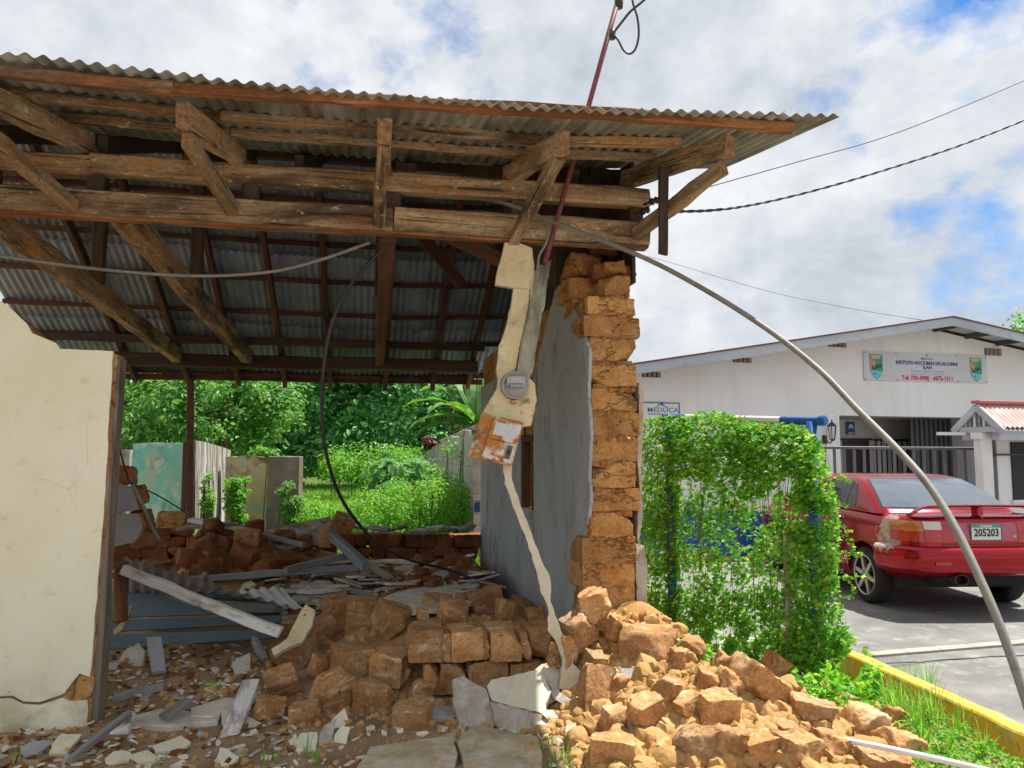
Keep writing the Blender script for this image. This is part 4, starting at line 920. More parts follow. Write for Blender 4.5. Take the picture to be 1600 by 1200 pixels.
for i in range(46):
    u, v = r.uniform(186, 500), r.uniform(800, 900)
    if v < 800 + max(0, (u - 330) * .10): continue
    p = hit(u, v)
    if p.y > 10: continue
    wh_ = ('behind the left wall' if u < 260 else 'below the board wall' if u < 390 else 'beside the white board') + (', high in the heap' if v < 848 else ', low in the heap')
    brick(u, v, r.uniform(22, 40), r.uniform(16, 28), 'dark brick of the back heap ' + wh_, (r.uniform(-25, 25), r.uniform(-25, 25), r.uniform(0, 90)), None, .8, M_adobe_dark, group='dark heap bricks ' + wh_.replace(',', ''))
for i in range(26):
    u, v = r.uniform(640, 775), r.uniform(862, 925)
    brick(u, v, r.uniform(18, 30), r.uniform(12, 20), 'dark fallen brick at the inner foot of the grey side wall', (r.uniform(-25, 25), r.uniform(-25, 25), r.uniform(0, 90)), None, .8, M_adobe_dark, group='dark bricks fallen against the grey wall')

# crumbled clay between the bricks (nobody could count it)
def clods(name, label, regions, mat, sd):
    r = random.Random(sd); mb = MB()
    for u0, v0, u1, v1, n, rmin, rmax in regions:
        for _ in range(n):
            u, v = r.uniform(u0, u1), r.uniform(v0, v1); p = hit(u, v)
            if p.y > 11 or in_poly(p.x, p.y, PARK): continue
            k = rmin + (rmax - rmin) * r.random() ** 2.4; add_clod(mb, p + Vector((0, 0, k * .2)), k, r.random() * 9999)
    return tag(shade_angle(mb.build(name, mat), 38), label, kind='stuff')
clods('clay_rubble', 'crumbled orange clay filling the gaps of the right heap', [(900, 960, 1090, 1060, 420, .010, .05), (880, 1040, 1240, 1130, 900, .010, .06), (900, 1120, 1420, 1215, 900, .010, .06), (900, 1030, 1380, 1200, 110, .04, .085), (1230, 1090, 1420, 1160, 130, .01, .045)], M_clod, 31)
clods('clay_rubble', 'crumbled clay between the bricks of the left pile', [(420, 985, 660, 1140, 420, .006, .034), (640, 965, 880, 992, 260, .006, .026), (660, 1080, 900, 1150, 260, .008, .035)], M_clod, 32)
clods('floor_debris', 'pale plaster chips scattered over the earth', [(0, 1110, 470, 1215, 150, .003, .011), (170, 1010, 440, 1110, 90, .004, .012), (440, 1140, 900, 1215, 160, .003, .010), (900, 1000, 1400, 1215, 120, .003, .010)], M_plaster_back, 35)
clods('floor_debris', 'small clay and plaster debris scattered on the bare earth', [(0, 1100, 460, 1215, 420, .004, .022), (170, 1010, 440, 1110, 260, .005, .03), (440, 1140, 900, 1215, 420, .004, .018)], M_clod, 33)
clods('floor_debris', 'dark crumbled clay on the floor inside', [(186, 820, 500, 900, 320, .012, .06), (400, 880, 780, 960, 420, .01, .045)], M_adobe_dark, 34)

# plaster slabs, flakes and boards
def th(o, label, cat, group=None): return tag(o, label, cat, group)
th(pxface('plaster_chunk', [(706, 1060), (722, 1054), (737, 1064), (760, 1075), (765, 1092), (776, 1125), (772, 1138), (742, 1143), (716, 1132), (708, 1105)], (1054, 4.62, 1143, 4.38), .08, [M_plaster_back], None, 1.2, 8, 6, bevel=.008), 'rough grey plaster chunk leaning before the stub wall', 'plaster chunk')
th(pxface('plaster_slab', [(761, 1072), (768, 1062), (800, 1056), (838, 1047), (851, 1060), (861, 1080), (852, 1100), (857, 1124), (845, 1114), (812, 1106), (790, 1100), (768, 1094)], (1047, 4.70, 1124, 4.40), .05, [M_pale_plaster, M_plaster_back], None, 1., 8, 7), 'cream faced plaster slab propped in front of the stub wall', 'plaster slab')
th(pxface('plaster_chunk', [(766, 1094), (790, 1101), (815, 1107), (848, 1117), (842, 1136), (826, 1146), (800, 1146), (776, 1136), (770, 1118)], (1094, 4.47, 1146, 4.36), .12, [M_plaster_back], None, 1.2, 8, 8, bevel=.008), 'thick grey chunk under the cream faced slab', 'plaster chunk')
th(pxface('plaster_slab', [(836, 1046), (846, 1038), (860, 1035), (874, 1046), (877, 1066), (872, 1090), (858, 1100), (862, 1078), (850, 1058)], (1035, 4.78, 1100, 4.62), .03, [M_pale_plaster, M_plaster_back], None, 1., 8, 9), 'small cream slab standing between the plaster tail and the larger cream slab', 'plaster slab')
th(pxface('plaster_slab', [(347, 1110), (375, 1112), (400, 1126), (431, 1140), (434, 1162), (395, 1151), (347, 1132)], (1108, 4.62, 1162, 4.30), .02, [M_pale_plaster, M_plaster_back], None, 1., 7, 10), 'long cream plaster strip lying across the white plank', 'plaster slab')
th(pxface('plaster_slab', [(424, 1014), (448, 998), (466, 962), (478, 944), (492, 953), (489, 974), (471, 1004), (456, 1008), (440, 1016), (428, 1024)], (944, 5.3, 1024, 4.95), .025, [M_strip, M_plaster_back], None, 1., 7, 11), 'torn cream plaster leaning on the end of the fallen canopy', 'plaster slab')
th(pxface('plaster_slab', [(1163, 1112), (1175, 1116), (1205, 1124), (1240, 1136), (1258, 1140), (1254, 1149), (1220, 1150), (1190, 1142), (1168, 1130), (1158, 1120)], (1112, 4.38, 1150, 4.28), .05, [M_pale_plaster, M_plaster_back], None, .8, 7, 12), 'broken cream plaster piece at the end of the white pipe', 'plaster slab')
mb = MB()
for i in range(70):
    u = rnd.uniform(1162, 1240); add_clod(mb, PY(u, 1108 + (u - 1162) * .32 + rnd.uniform(-3, 4), 4.40 + rnd.uniform(-.01, .05)), rnd.uniform(.006, .018), i)
tag(mb.build('mortar_crust', M_plaster_back), 'pale mortar crust clinging along the broken plaster by the pipe', 'mortar')
mb = MB(); mb.tube([PY(1160, 1097, 4.36), PY(1161, 1112, 4.36)], .016, 12); mb.tube([PY(1160, 1096, 4.36), PY(1160.3, 1100, 4.36)], .019, 12); tag(mb.build('pipe_end', M_teal_pvc, smooth=True), 'short green plastic pipe end sticking out of the broken plaster', 'pipe')
mb = MB(); mb.tube(catmull([PY(u, v, y) for u, v, y in ((1215, 1132, 4.34), (1262, 1144, 4.2), (1330, 1158, 4.05), (1400, 1172, 3.93), (1500, 1194, 3.78), (1620, 1222, 3.6))], 6), .0145, 12); tag(mb.build('white_pipe', M_pvc_white, smooth=True), 'straight white plastic pipe lying over the rubble at the bottom right', 'pipe')
def zslab(name, pix, z, thick, mats, label, cat, seed=1, amp=.02, step=.12, group=None):
    P = [GZ(u, v, z) for u, v in pix]; Q = jag([(p.x, p.y) for p in P], step, amp, seed); n = len(Q)
    mb = MB(); T = [Vector((x, y, z + .012 * nz((x, y, 0), 2, seed))) for x, y in Q]
    c = sum(T, Vector()) / n; mb.add(T + [p - Vector((0, 0, thick)) for p in T] + [p.lerp(c, .03) + Vector((0, 0, .004)) for p in T],
      [tuple(range(2 * n, 3 * n))] + [(i, (i + 1) % n, 2 * n + (i + 1) % n, 2 * n + i) for i in range(n)] + [(n + i, n + (i + 1) % n, (i + 1) % n, i) for i in range(n)])
    return tag(mb.build(name, mats, weld=True), label, cat, group)
zslab('concrete_slab', [(548, 1215), (578, 1168), (640, 1158), (690, 1150), (714, 1142), (708, 1160), (716, 1178), (712, 1215)], .05, .09, M_conc, 'left half of the cracked concrete slab at the bottom', 'slab', 3)
zslab('concrete_slab', [(717, 1215), (721, 1178), (713, 1160), (720, 1142), (760, 1136), (800, 1146), (838, 1152), (846, 1180), (850, 1215)], .055, .09, M_conc, 'right half of the cracked concrete slab beside the grass tuft', 'slab', 4)
zslab('floor_slab', [(575, 946), (622, 925), (690, 917), (750, 927), (752, 938), (700, 952), (640, 957), (600, 954)], .36, .03, M_slab, 'big pale plaster sheet lying behind the stub wall', 'plaster slab', 5, .03)
zslab('floor_slab', [(300, 1108), (350, 1092), (372, 1092), (366, 1110), (330, 1122), (298, 1120)], .03, .05, M_slab, 'dusty slab on the threshold right of the left wall', 'slab', 6)
zslab('floor_slab', [(205, 1120), (250, 1108), (345, 1118), (340, 1128), (262, 1136), (206, 1130)], .025, .05, M_slab, 'long dusty slab along the threshold', 'slab', 7)
FG = 'flat plaster and board pieces strewn over the floor'
r = random.Random(77)
for i in range(95):
    u, v = r.uniform(380, 760), 886 + 72 * r.random()
    if v > 940 and 560 < u < 755: continue
    p = hit(u, v); rx = r.uniform(.07, .24); ry = r.uniform(.05, .14); poly = slab_poly(r.randint(5, 8), rx, ry, i, .3); mb = MB()
    M = Matrix.Translation(p + Vector((0, 0, .03 + r.random() * .05))) @ Euler((r.gauss(0, .13), r.gauss(0, .16), r.uniform(-.6, .6))).to_matrix().to_4x4()
    mb.prism(jag(poly, .04, .007, i), M, -.009, .009)
    mt_, cn_ = r.choice([(M_slab, 'dusty tan'), (M_slab, 'dusty tan'), (M_slab, 'dusty tan'), (M_pale_plaster, 'pale cream'), (M_slab_grey, 'plain grey'), (M_plaster_back, 'rough backed')])
    o = mb.build('floor_flake', mt_, M=M, weld=True)
    wh_ = ('beside the fallen canopy' if u < 470 else 'in the middle of the floor' if u < 600 else 'near the grey side wall') + (', toward the back rubble' if v < 908 else ', just behind the front bricks' if v > 934 else '')
    tag(o, '%s flat fragment lying %s' % (cn_, wh_), 'flake', '%s fragments %s' % (cn_, wh_.replace(',', '')))
def flake(u, v, rx, ry, mat, label, tilt=(0, 0, 0), th_=.018, seed=1, z=0.02, n=6):
    p = hit(u, v) + Vector((0, 0, z)); M = Matrix.Translation(p) @ Euler([R(a) for a in tilt]).to_matrix().to_4x4(); sc = p.y / FPX
    mb = MB(); mb.prism(jag(slab_poly(n, rx * sc, ry * sc, seed, .28), .03, .005, seed), M, -th_ / 2, th_ / 2)
    return tag(mb.build('plaster_flake', [mat], M=M, weld=True), label, 'flake')
for a in ((480, 1166, 18, 26, M_pale_plaster, 'small cream flake beside the grass at the bottom left', (20, 0, 10)), (532, 1160, 15, 22, M_pale_plaster, 'cream square flake upright before the rounded lump', (50, 10, -8)),
          (533, 1134, 13, 20, M_pale_plaster, 'pale flake standing above the cream square flake', (60, 0, 10)), (507, 1162, 11, 34, M_plaster_back, 'narrow grey flake standing on end at the pile foot', (50, 30, 20)),
          (352, 1192, 17, 30, M_pale_plaster, 'pale flake at the bottom edge under the white plank', (8, 0, 20)), (102, 1170, 16, 28, M_pale_plaster, 'pale crusty piece left of the grey stick', (12, 5, 10)),
          (54, 1176, 20, 24, M_slab_grey, 'bluish flake flat on the earth before the left wall', (4, 0, 10)), (270, 1171, 28, 20, M_pale_plaster, 'pale flake between the stick and the white plank', (10, -6, 12)),
          (188, 1190, 22, 22, M_pale_plaster, 'cream chip by the lower end of the grey stick', (6, 0, 30)), (228, 1192, 16, 20, M_pale_plaster, 'small cream chip at the bottom edge', (8, 0, 60)),
          (1014, 1170, 34, 30, M_plaster_back, 'ragged grey flake among the bricks of the right heap', (16, 0, 10)), (1042, 1160, 12, 30, M_plaster_back, 'pale splinter beside the ragged grey flake', (30, 30, 40)),
          (896, 1152, 13, 24, M_plaster_back, 'pale round piece left of the clean squared brick', (20, 0, 10)), (1000, 1152, 16, 20, M_plaster_back, 'grey plaster bit behind the clean squared brick', (20, 10, 10)),
          (886, 1105, 10, 34, M_plaster_back, 'thin plaster sliver by the L shaped block', (40, -40, 30)), (985, 1076, 20, 28, M_slab_grey, 'grey flake stuck between the L shaped block and the lump', (50, 0, 0)),
          (970, 1040, 12, 26, M_plaster_back, 'grey flake edge under the largest boulder', (30, 30, 0)), (690, 1122, 30, 26, M_slab_grey, 'flat grey board piece left of the grey chunk', (4, 0, 0)),
          (850, 1130, 26, 22, M_plaster_back, 'pale flat piece at the foot of the cream slab', (16, 10, 12)), (208, 1036, 24, 40, M_slab, 'dusty beige plaster piece leaning inside the doorway', (40, -20, 10)),
          (377, 1052, 14, 30, M_slab, 'dusty board piece at the right of the doorway floor', (50, 0, 20)), (300, 1128, 20, 20, M_conc, 'concrete bit on the threshold', (4, 0, 20))):
    flake(*a, seed=int(a[0] * 3 + a[1]))
M_board_blue = mottled('blue grey boarding', [(.3, (.105, .165, .195)), (.7, (.17, .24, .275))], 4, WX, [((.2, .2, .19), 4, .6, .75, None, .4)], .75, .15, 20, .003, rand=.05)
th(timber('wooden_sliver', PY(1042, 1176, 4.08), PY(1082, 1126, 4.2), .055, .012, M_slab_grey, None, up=Vector((1, -1, 1))), 'thin grey sliver of wood wedged between two blocks of the right heap', 'slat')
th(timber('white_plank', PY(391, 1064, 4.78), PY(352, 1166, 4.25), .10, .03, M_wood_white, None, wear=.008), 'flaking white plank lying on the earth below the canopy', 'plank')
th(timber('grey_stick', GZ(108, 1190, .03), GZ(202, 1114, .09), .035, .03, M_wood_grey, None), 'weathered grey stick on the ground before the left wall', 'stick')
th(timber('blue_plank', PY(178, 1091, 4.9), PY(257, 1074, 5.0), .09, .035, M_slab_grey, None), 'pale blue plank lying inside beside the left wall', 'plank')
th(pxface('board_piece', [(228, 996), (252, 994), (259, 1047), (237, 1050)], (994, 5.35, 1050, 5.1), .03, [M_slab_grey], None, .6, 9, 14), 'grey board standing on end under the fallen canopy', 'board')
th(timber('short_plank', GZ(255, 1122, .06), GZ(296, 1096, .1), .07, .03, M_wood_grey, None), 'short grey plank on the threshold debris', 'plank')
th(timber('pale_block', PY(176, 1152, 4.4), PY(204, 1142, 4.42), .08, .075, M_white_paint, None), 'small pale green block by the foot of the left wall', 'block')
th(timber('long_batten', PY(292, 906, 7.2), PY(560, 887, 7.6), .05, .06, M_wood_grey, None), 'long grey batten lying level across the floor debris', 'batten')
th(timber('grey_batten', PY(446, 891, 7.3), PY(546, 866, 8.0), .06, .06, M_wood_grey, None), 'grey batten slanting up to the fallen post', 'batten')
th(timber('fallen_post', PY(512, 830, 8.2), PY(572, 886, 7.5), .09, .09, M_wood_grey, None), 'grey post fallen against the back wall rest', 'post')
th(timber('grey_strip', PY(378, 828, 8.4), PY(475, 852, 8.1), .05, .05, M_wood_grey, None), 'grey strip of wood on the white fallen board', 'batten')
th(timber('broken_stick', PY(304, 918, 6.9), PY(322, 898, 7.1), .05, .05, M_wood_grey, None), 'short broken stick leaning on the long batten', 'stick')
th(pxface('white_board', [(404, 832), (440, 822), (516, 807), (521, 816), (500, 846), (425, 857)], (807, 8.9, 857, 8.2), .04, [M_old_white], None, .4, 20, 15), 'wide white board tilted up against the back rubble', 'board')
th(timber('white_plank', PY(298, 812, 8.3), PY(402, 832, 8.1), .10, .04, M_wood_white, None), 'white plank lying on the dark back heap', 'plank')
for i, (u, v, w, h) in enumerate(((536, 818, 34, 30), (508, 838, 18, 34), (385, 846, 36, 34), (270, 812, 40, 22))):
    brick(u, v, w, h, ['orange block at the end of the tilted white board', 'brown block at the top of the fallen post', 'brown block below the tilted white board', 'brown brick topmost on the back heap by the turquoise wall'][i], (4, (20, 0, 6, 4)[i], 12), (8.7, 8.2, 8.0, 8.3)[i], .8, M_adobe_wall, group=DG)
for i, (u, w) in enumerate(((560, 20), (590, 26), (625, 30), (668, 40), (705, 34), (728, 26), (300, 22), (345, 34))):
    v = (826 if u > 500 else 822) + rnd.uniform(-3, 2)
    p = PY(u, v, 9.3 if u > 500 else 8.2); M = Matrix.Translation(p) @ Euler((rnd.uniform(-.3, .2), rnd.uniform(-.2, .2), rnd.random())).to_matrix().to_4x4()
    mb = MB(); mb.prism(slab_poly(6, w * .0065, .10, i + 40, .3), M, -.012, .012); tag(mb.build('white_flake', M_old_white, M=M, weld=True), 'white plaster piece lying along the top of the back rubble', 'flake', 'white pieces on the back rubble')
# blue grey plaster left on the inner side of the left wall
th(pxface('blue_plaster', [(180, 758), (205, 760), (218, 796), (180, 800)], 5.6, .05, [M_slab_grey, M_adobe_wall], None, 1, 9, 16), 'upper blue grey plaster piece behind the left wall', 'plaster slab')
th(pxface('blue_plaster', [(176, 803), (217, 803), (224, 824), (208, 848), (174, 855)], 5.55, .05, [M_slab_grey, M_adobe_wall], None, 1, 9, 17), 'lower blue grey plaster piece behind the left wall', 'plaster slab')
for i, (u, v, w, h, Y) in enumerate(((212, 775, 34, 26, 5.75), (222, 812, 30, 28, 5.75), (200, 742, 26, 26, 5.8), (190, 872, 50, 40, 5.9), (228, 842, 34, 30, 5.85))):
    brick(u, v, w, h, ['dark brick between the two blue plaster pieces', 'dark brick right of the lower blue plaster piece', 'topmost dark brick above the blue plaster', 'large dark block under the blue plaster pieces', 'dark brick at the foot of the bent conduit stub'][i], (6, 8 * i - 16, 20), Y, .8, M_adobe_dark, group='bricks behind the blue plaster')

# fallen canopy: zinc sheet on a white timber frame
cn = thing('fallen_canopy', 'fallen corrugated canopy on a flaking white beam beside the left wall', 'canopy', GZ(300, 1010, 0))
F0, F1, B0, B1 = PY(192, 869, 5.55), PY(484, 958, 5.25), PY(196, 934, 6.25), PY(440, 917, 6.1)
mb = MB(); N_ = 168
def cs(u, w, o=0.):
    p = F0.lerp(F1, u).lerp(B0.lerp(B1, u), w); return p + Vector((0, 0, .011 * math.sin(u * 2 * math.pi * 15) + o + .01 * nz(p, 2, 3) - .02 * math.sin(math.pi * w)))
mb.grid(lambda u, w: cs(u, w, .001), N_, 6); mb.grid(lambda u, w: cs(u, w, -.001), N_, 6, flip=True); mb.build('zinc_sheet', M_zinc_fallen, cn, smooth=True)
timber('canopy_beam', PY(192, 890, 5.40), PY(440, 986, 5.05), .05, .066, M_wood_white, cn, wear=.01)
timber('canopy_post', PY(189, 972, 5.42), PY(191, 880, 5.46), .085, .085, M_wood_orange, cn, up=H.ex, wear=.012)
timber('canopy_batten', PY(200, 934, 6.15), PY(430, 925 + 25, 5.95), .05, .07, M_wood_grey, cn)
timber('canopy_batten', PY(446, 968, 5.35), PY(482, 966, 5.25), .07, .06, M_wood, cn)
th(pxface('cream_board', [(176, 985), (200, 962), (203, 945), (206, 948), (190, 985), (178, 992)], 5.45, .03, [M_pale_plaster, M_wood], cn, .4, 9, 18), None, None)
bb = thing('blue_wall_boards', 'blue grey boards fallen under the corrugated canopy', 'boards', PY(300, 1000, 6.0))
for i, (v0, v1) in enumerate(((922, 962), (963, 984), (985, 1012))):
    pxface('board', [(150, v0 + 6), (442, v0 - (2 if i else 0)), (440 - 4 * i, v1 - 6 - 5 * i), (150, v1 + 4)], (920, 6.1, 1012, 5.9), .025, [M_board_blue], bb, 0, seed=i)
tag(timber('blue_strut', PY(398, 1000, 5.7), PY(415, 1035, 5.5), .04, .06, M_slab_grey, None), 'blue strut slanting below the end of the canopy', 'strut')
mb = MB(); q = GZ(318, 1072, .05); mb.lathe([(0, 0), (.02, .004), (.024, .03), (.022, .09), (.010, .115), (.010, .13), (0, .13)], Matrix.Translation(q) @ Euler((R(82), 0, R(70))).to_matrix().to_4x4(), 12); tag(mb.build('green_bottle', M_bottle, smooth=True), 'small crushed green plastic bottle on the doorway floor', 'bottle')
# thin chips of plaster, board and paint all over the floor (nobody could count them)
for name, mt, regs, sd in (('plaster_chips', M_pale_plaster, [(0, 1110, 470, 1215, 60), (170, 1010, 440, 1110, 40), (470, 1140, 900, 1215, 40), (900, 1040, 1380, 1200, 40)], 1), ('board_chips', M_slab, [(0, 1110, 470, 1215, 70), (170, 1010, 440, 1110, 70), (470, 1140, 900, 1215, 30), (390, 890, 770, 960, 160)], 2), ('grey_chips', M_plaster_back, [(0, 1110, 470, 1215, 60), (170, 1010, 440, 1110, 40), (880, 1040, 1380, 1200, 70), (390, 890, 770, 960, 80)], 3), ('clay_chips', M_adobe_dark, [(0, 1100, 470, 1215, 110), (170, 1010, 440, 1110, 90)], 4)):
    r = random.Random(sd); mb = MB()
    for u0, v0, u1, v1, n_ in regs:
        for _ in range(n_):
            p = hit(r.uniform(u0, u1), r.uniform(v0, v1)); k = r.uniform(.012, .045) if v0 > 900 else r.uniform(.02, .07)
            M = Matrix.Translation(p + Vector((0, 0, .012))) @ Euler((r.gauss(0, .3), r.gauss(0, .3), r.uniform(0, 6))).to_matrix().to_4x4()
            mb.prism(slab_poly(r.randint(4, 6), k, k * r.uniform(.3, .8), r.random(), .3), M, -.004, .005)
    tag(mb.build(name, mt), 'thin %s littering the earth and floor' % name.replace('_', ' '), kind='stuff')
# ================================================================== BACK GARDEN
def sub(name, mb, mat, parent, **k): return mb.build(name, mat, parent, **k)
th(pxface('turquoise_wall', [(208, 693), (240, 691), (287, 693), (286, 760), (284, 830), (198, 830), (203, 760)], 11.5, .14, [M_teal], None, .5, 12, 21), 'flaking turquoise wall panel standing behind the rear post', 'wall')
th(pxface('white_wall_rest', [(176, 703), (204, 703), (201, 745), (198, 830), (176, 830)], 12.2, .14, [M_old_white], None, .5, 12, 22), 'white wall piece left of the turquoise panel', 'wall')
th(timber('dark_post', PY(290, 832, 11.2), PY(294, 690, 11.2), .13, .13, M_wood_dark, None, up=H.ex), 'dark timber post at the edge of the turquoise panel', 'post')
bw = thing('weathered_board_wall', 'weathered white board wall receding behind the dark post', 'wall', GZ(325, 826, 0))
us = [300, 318, 328, 339, 349, 357]; 
for i in range(5):
    u0, u1 = us[i], us[i + 1] - .8; Y0, Y1 = 11.3 + .45 * i, 11.3 + .45 * (i + 1); t0 = 688 + 3.2 * i
    pxface('board', [(u0, t0), (u1, t0 + 3), (u1, 826 - i), (u0, 828 - i)], (lambda u, v, u0=u0, u1=u1, Y0=Y0, Y1=Y1: Y0 + (Y1 - Y0) * (u - u0) / max(1, u1 - u0)), .05, [M_old_white], bw, .4, 14, 23 + i)
th(pxface('peeling_wall', [(352, 714), (388, 712), (420, 716), (421, 830), (352, 830)], 12.6, .16, [M_old_yellow], None, 1., 9, 29), 'peeling yellow wall piece between the board wall and the brown slab', 'wall')
th(pxface('brown_slab', [(419, 713), (468, 713), (466, 830), (414, 830)], 11.8, .22, [M_old_brown], None, .4, 12, 30, bevel=.01), 'mossy brown slab standing upright at the right of the old walls', 'slab')

def crown(clumps, per, size, shape, seed, spread=.55, up=.6):
    r = random.Random(seed); sp = []
    for c, rad in clumps:
        c = Vector(c)
        for _ in range(int(per * (rad ** 1.6))):
            d = rv(r, .25); k = rad * (r.random() ** .45)
            n = (d * .7 + Vector((0, -.25, up)) + rv(r) * spread)
            sp.append((c + Vector((d.x * k, d.y * k, d.z * k * .8)), n, size * r.uniform(.65, 1.3), r.uniform(0, 6.28)))
    mb = MB(); leaves(mb, sp, shape); return mb
def tree(label, x, y, zt, rx, mat, seed, per, size, trunk_r=.16, z0=.8, group=None, nclump=70, flat=.9):
    r = random.Random(seed); t = thing('tree', label, 'tree', (x, y, 0), 0, group); base = Vector((x, y, -.1))
    cl = []
    for _ in range(nclump):
        d = rv(r); d.y *= .9; k = r.random() ** .33; zc_ = (zt + z0) / 2
        p = Vector((x + d.x * rx * k, y + d.y * rx * k, zc_ + d.z * (zt - z0) / 2 * k * flat)); cl.append((p, r.uniform(.45, .95) * rx * .30 + .1))
    lo = nz((x, y, 0), .3, seed)
    mb = MB(); top = Vector((x + lo, y, (zt + z0) * .62)); mid = base.lerp(top, .5) + Vector((r.uniform(-.3, .3), r.uniform(-.3, .3), 0))
    mb.tube(catmull([base, mid, top], 5), [trunk_r * (1 - .06 * i) for i in range(11)], 8); mb.build('trunk', M_bark, t, smooth=True)
    for i in range(7):
        p0 = base.lerp(top, r.uniform(.35, .95)); q = r.choice(cl)[0]; m_ = p0.lerp(q, .5) + Vector((0, 0, .3)); mb = MB()
        cc = catmull([p0, m_, q], 4); mb.tube(cc, [trunk_r * .45 * (1 - .8 * j / len(cc)) for j in range(len(cc))], 6); mb.build('limb', M_bark, t, smooth=True)
    tag(crown(cl, per, size, LEAF1, seed).build('crown', mat, t), kind='stuff'); return t
tree('light green tree with thin branches behind the turquoise panel', -8.2, 20, 5.2, 2.7, M_tree_a, 3, 290, .16, .11, .7, nclump=75)
tree('yellow tipped leafy tree over the weathered board wall', -6.9, 18.5, 4.1, 1.6, M_tree_a, 4, 330, .14, .08, 1.2, nclump=45)
tree('dark dense tree left of the drooping cable', -9.0, 29, 8.0, 3.9, M_tree_b, 5, 120, .26, .24, -.4, nclump=95)
tree('dark rounded tree right behind the drooping cable', -5.4, 28, 8.2, 3.3, M_tree_b, 6, 150, .25, .26, -.4, nclump=95)
tree('darkest tall tree between the rounded tree and the banana plant', -2.6, 30, 8.6, 2.3, M_tree_b, 7, 170, .25, .24, -.4, nclump=80)
tree('leafy tree at the far left behind the cream wall', -14.5, 27, 7.2, 4.2, M_tree_a, 8, 95, .25, .2, -.2, nclump=90)
tree('tree top showing past the right end of the school roof', 30.5, 44, 10.2, 3.8, M_tree_b, 9, 80, .3, .25, 2, nclump=50)
tree('pale distant tree behind the banana plant', -.9, 42, 6.6, 2.0, M_tree_a, 10, 110, .26, .2, .5, nclump=45)
r = random.Random(51); mb = MB(); sp = []
for _ in range(9000):
    x = r.uniform(-60, 14); y = r.uniform(47, 52); z = r.random() ** .8 * (5.0 + 1.6 * nz((x, 0, 0), .2, 3)); sp.append((Vector((x, y, z)), rv(r, .5) + Vector((0, -.4, 0)), r.uniform(.5, 1.0), r.uniform(0, 6)))
leaves(mb, sp, LEAF1); tag(mb.build('distant_woods', M_tree_b, M=Matrix()), 'far green woods closing off the garden', kind='stuff')
def bush(name, label, cl, per, size, mat, seed, cat='bush', shape=LEAF1, group=None, stems=True):
    c0 = sum((Vector(c[0]) for c in cl), Vector()) / len(cl); t = thing(name, label, cat, (c0.x, c0.y, 0), 0, group)
    mb = crown(cl, per, size, shape, seed); tag(mb.build('foliage', mat, t), kind='stuff')
    if stems:
        mb = MB(); r = random.Random(seed)
        for c, rad in cl[:14]: mb.tube([Vector((c[0] + r.uniform(-.1, .1), c[1], -.05)), Vector(c)], .012, 5)
        mb.build('stem', M_stalk, t)
    return t
def ring(u0, u1, v0, v1, Y0, Y1, n, r0, r1, seed):
    r = random.Random(seed); o = []
    for _ in range(n):
        u, v, Y = r.uniform(u0, u1), r.uniform(v0, v1), r.uniform(Y0, Y1); p = PY(u, v, Y); p.z = max(p.z, .05); o.append((tuple(p), r.uniform(r0, r1)))
    return o
bush('bush', 'bright green bush left of centre at the foot of the dark trees', ring(515, 585, 712, 748, 20, 22, 24, .35, .6, 1), 330, .10, M_bush, 61)
bush('bush', 'bright green bush beside the concrete fence end', ring(590, 655, 708, 745, 20.5, 22.5, 22, .35, .6, 2), 330, .10, M_bush, 62)
bush('weeds', 'tall bright weeds growing behind the back wall rest', ring(566, 742, 765, 830, 10.6, 12.5, 60, .18, .34, 3), 1500, .05, M_bush, 63, 'weeds')
bush('weeds', 'bright weeds beside the mossy brown slab', ring(470, 570, 790, 835, 10.4, 12.0, 26, .12, .25, 4), 1500, .05, M_bush, 64, 'weeds')
bush('broadleaf_plant', 'broad leaved pale green plant in the middle of the garden', ring(592, 680, 730, 768, 15, 16, 22, .22, .36, 5), 260, .20, M_broad, 65, 'plant', LEAF1)
bush('climbing_plant', 'creeper hanging on the board wall', ring(318, 332, 738, 812, 11.2, 11.3, 14, .05, .10, 6), 2600, .05, M_bush, 66, 'creeper')
bush('climbing_plant', 'thick creeper between the board wall and the peeling wall', ring(358, 384, 748, 818, 11.9, 12.1, 26, .08, .15, 7), 2200, .055, M_bush, 67, 'creeper')
bush('climbing_plant', 'creeper climbing the mossy brown slab', ring(440, 470, 752, 815, 11.5, 11.7, 18, .06, .11, 8), 2400, .055, M_tree_a, 68, 'creeper')
bush('sapling', 'small yellow green sprig on top of the peeling wall', ring(392, 440, 702, 713, 12.6, 12.7, 6, .06, .10, 9), 2600, .06, M_bush, 69, 'plant')
M_red_leaf = leafy('dark red leaves', [(.14, .03, .035), (.2, .05, .05), (.10, .03, .04)], .3)
bush('red_leaf_plant', 'small dark red leaved plant at the far end of the concrete fence', ring(664, 686, 685, 700, 22, 22.6, 8, .12, .2, 11), 700, .14, M_red_leaf, 70, 'plant')
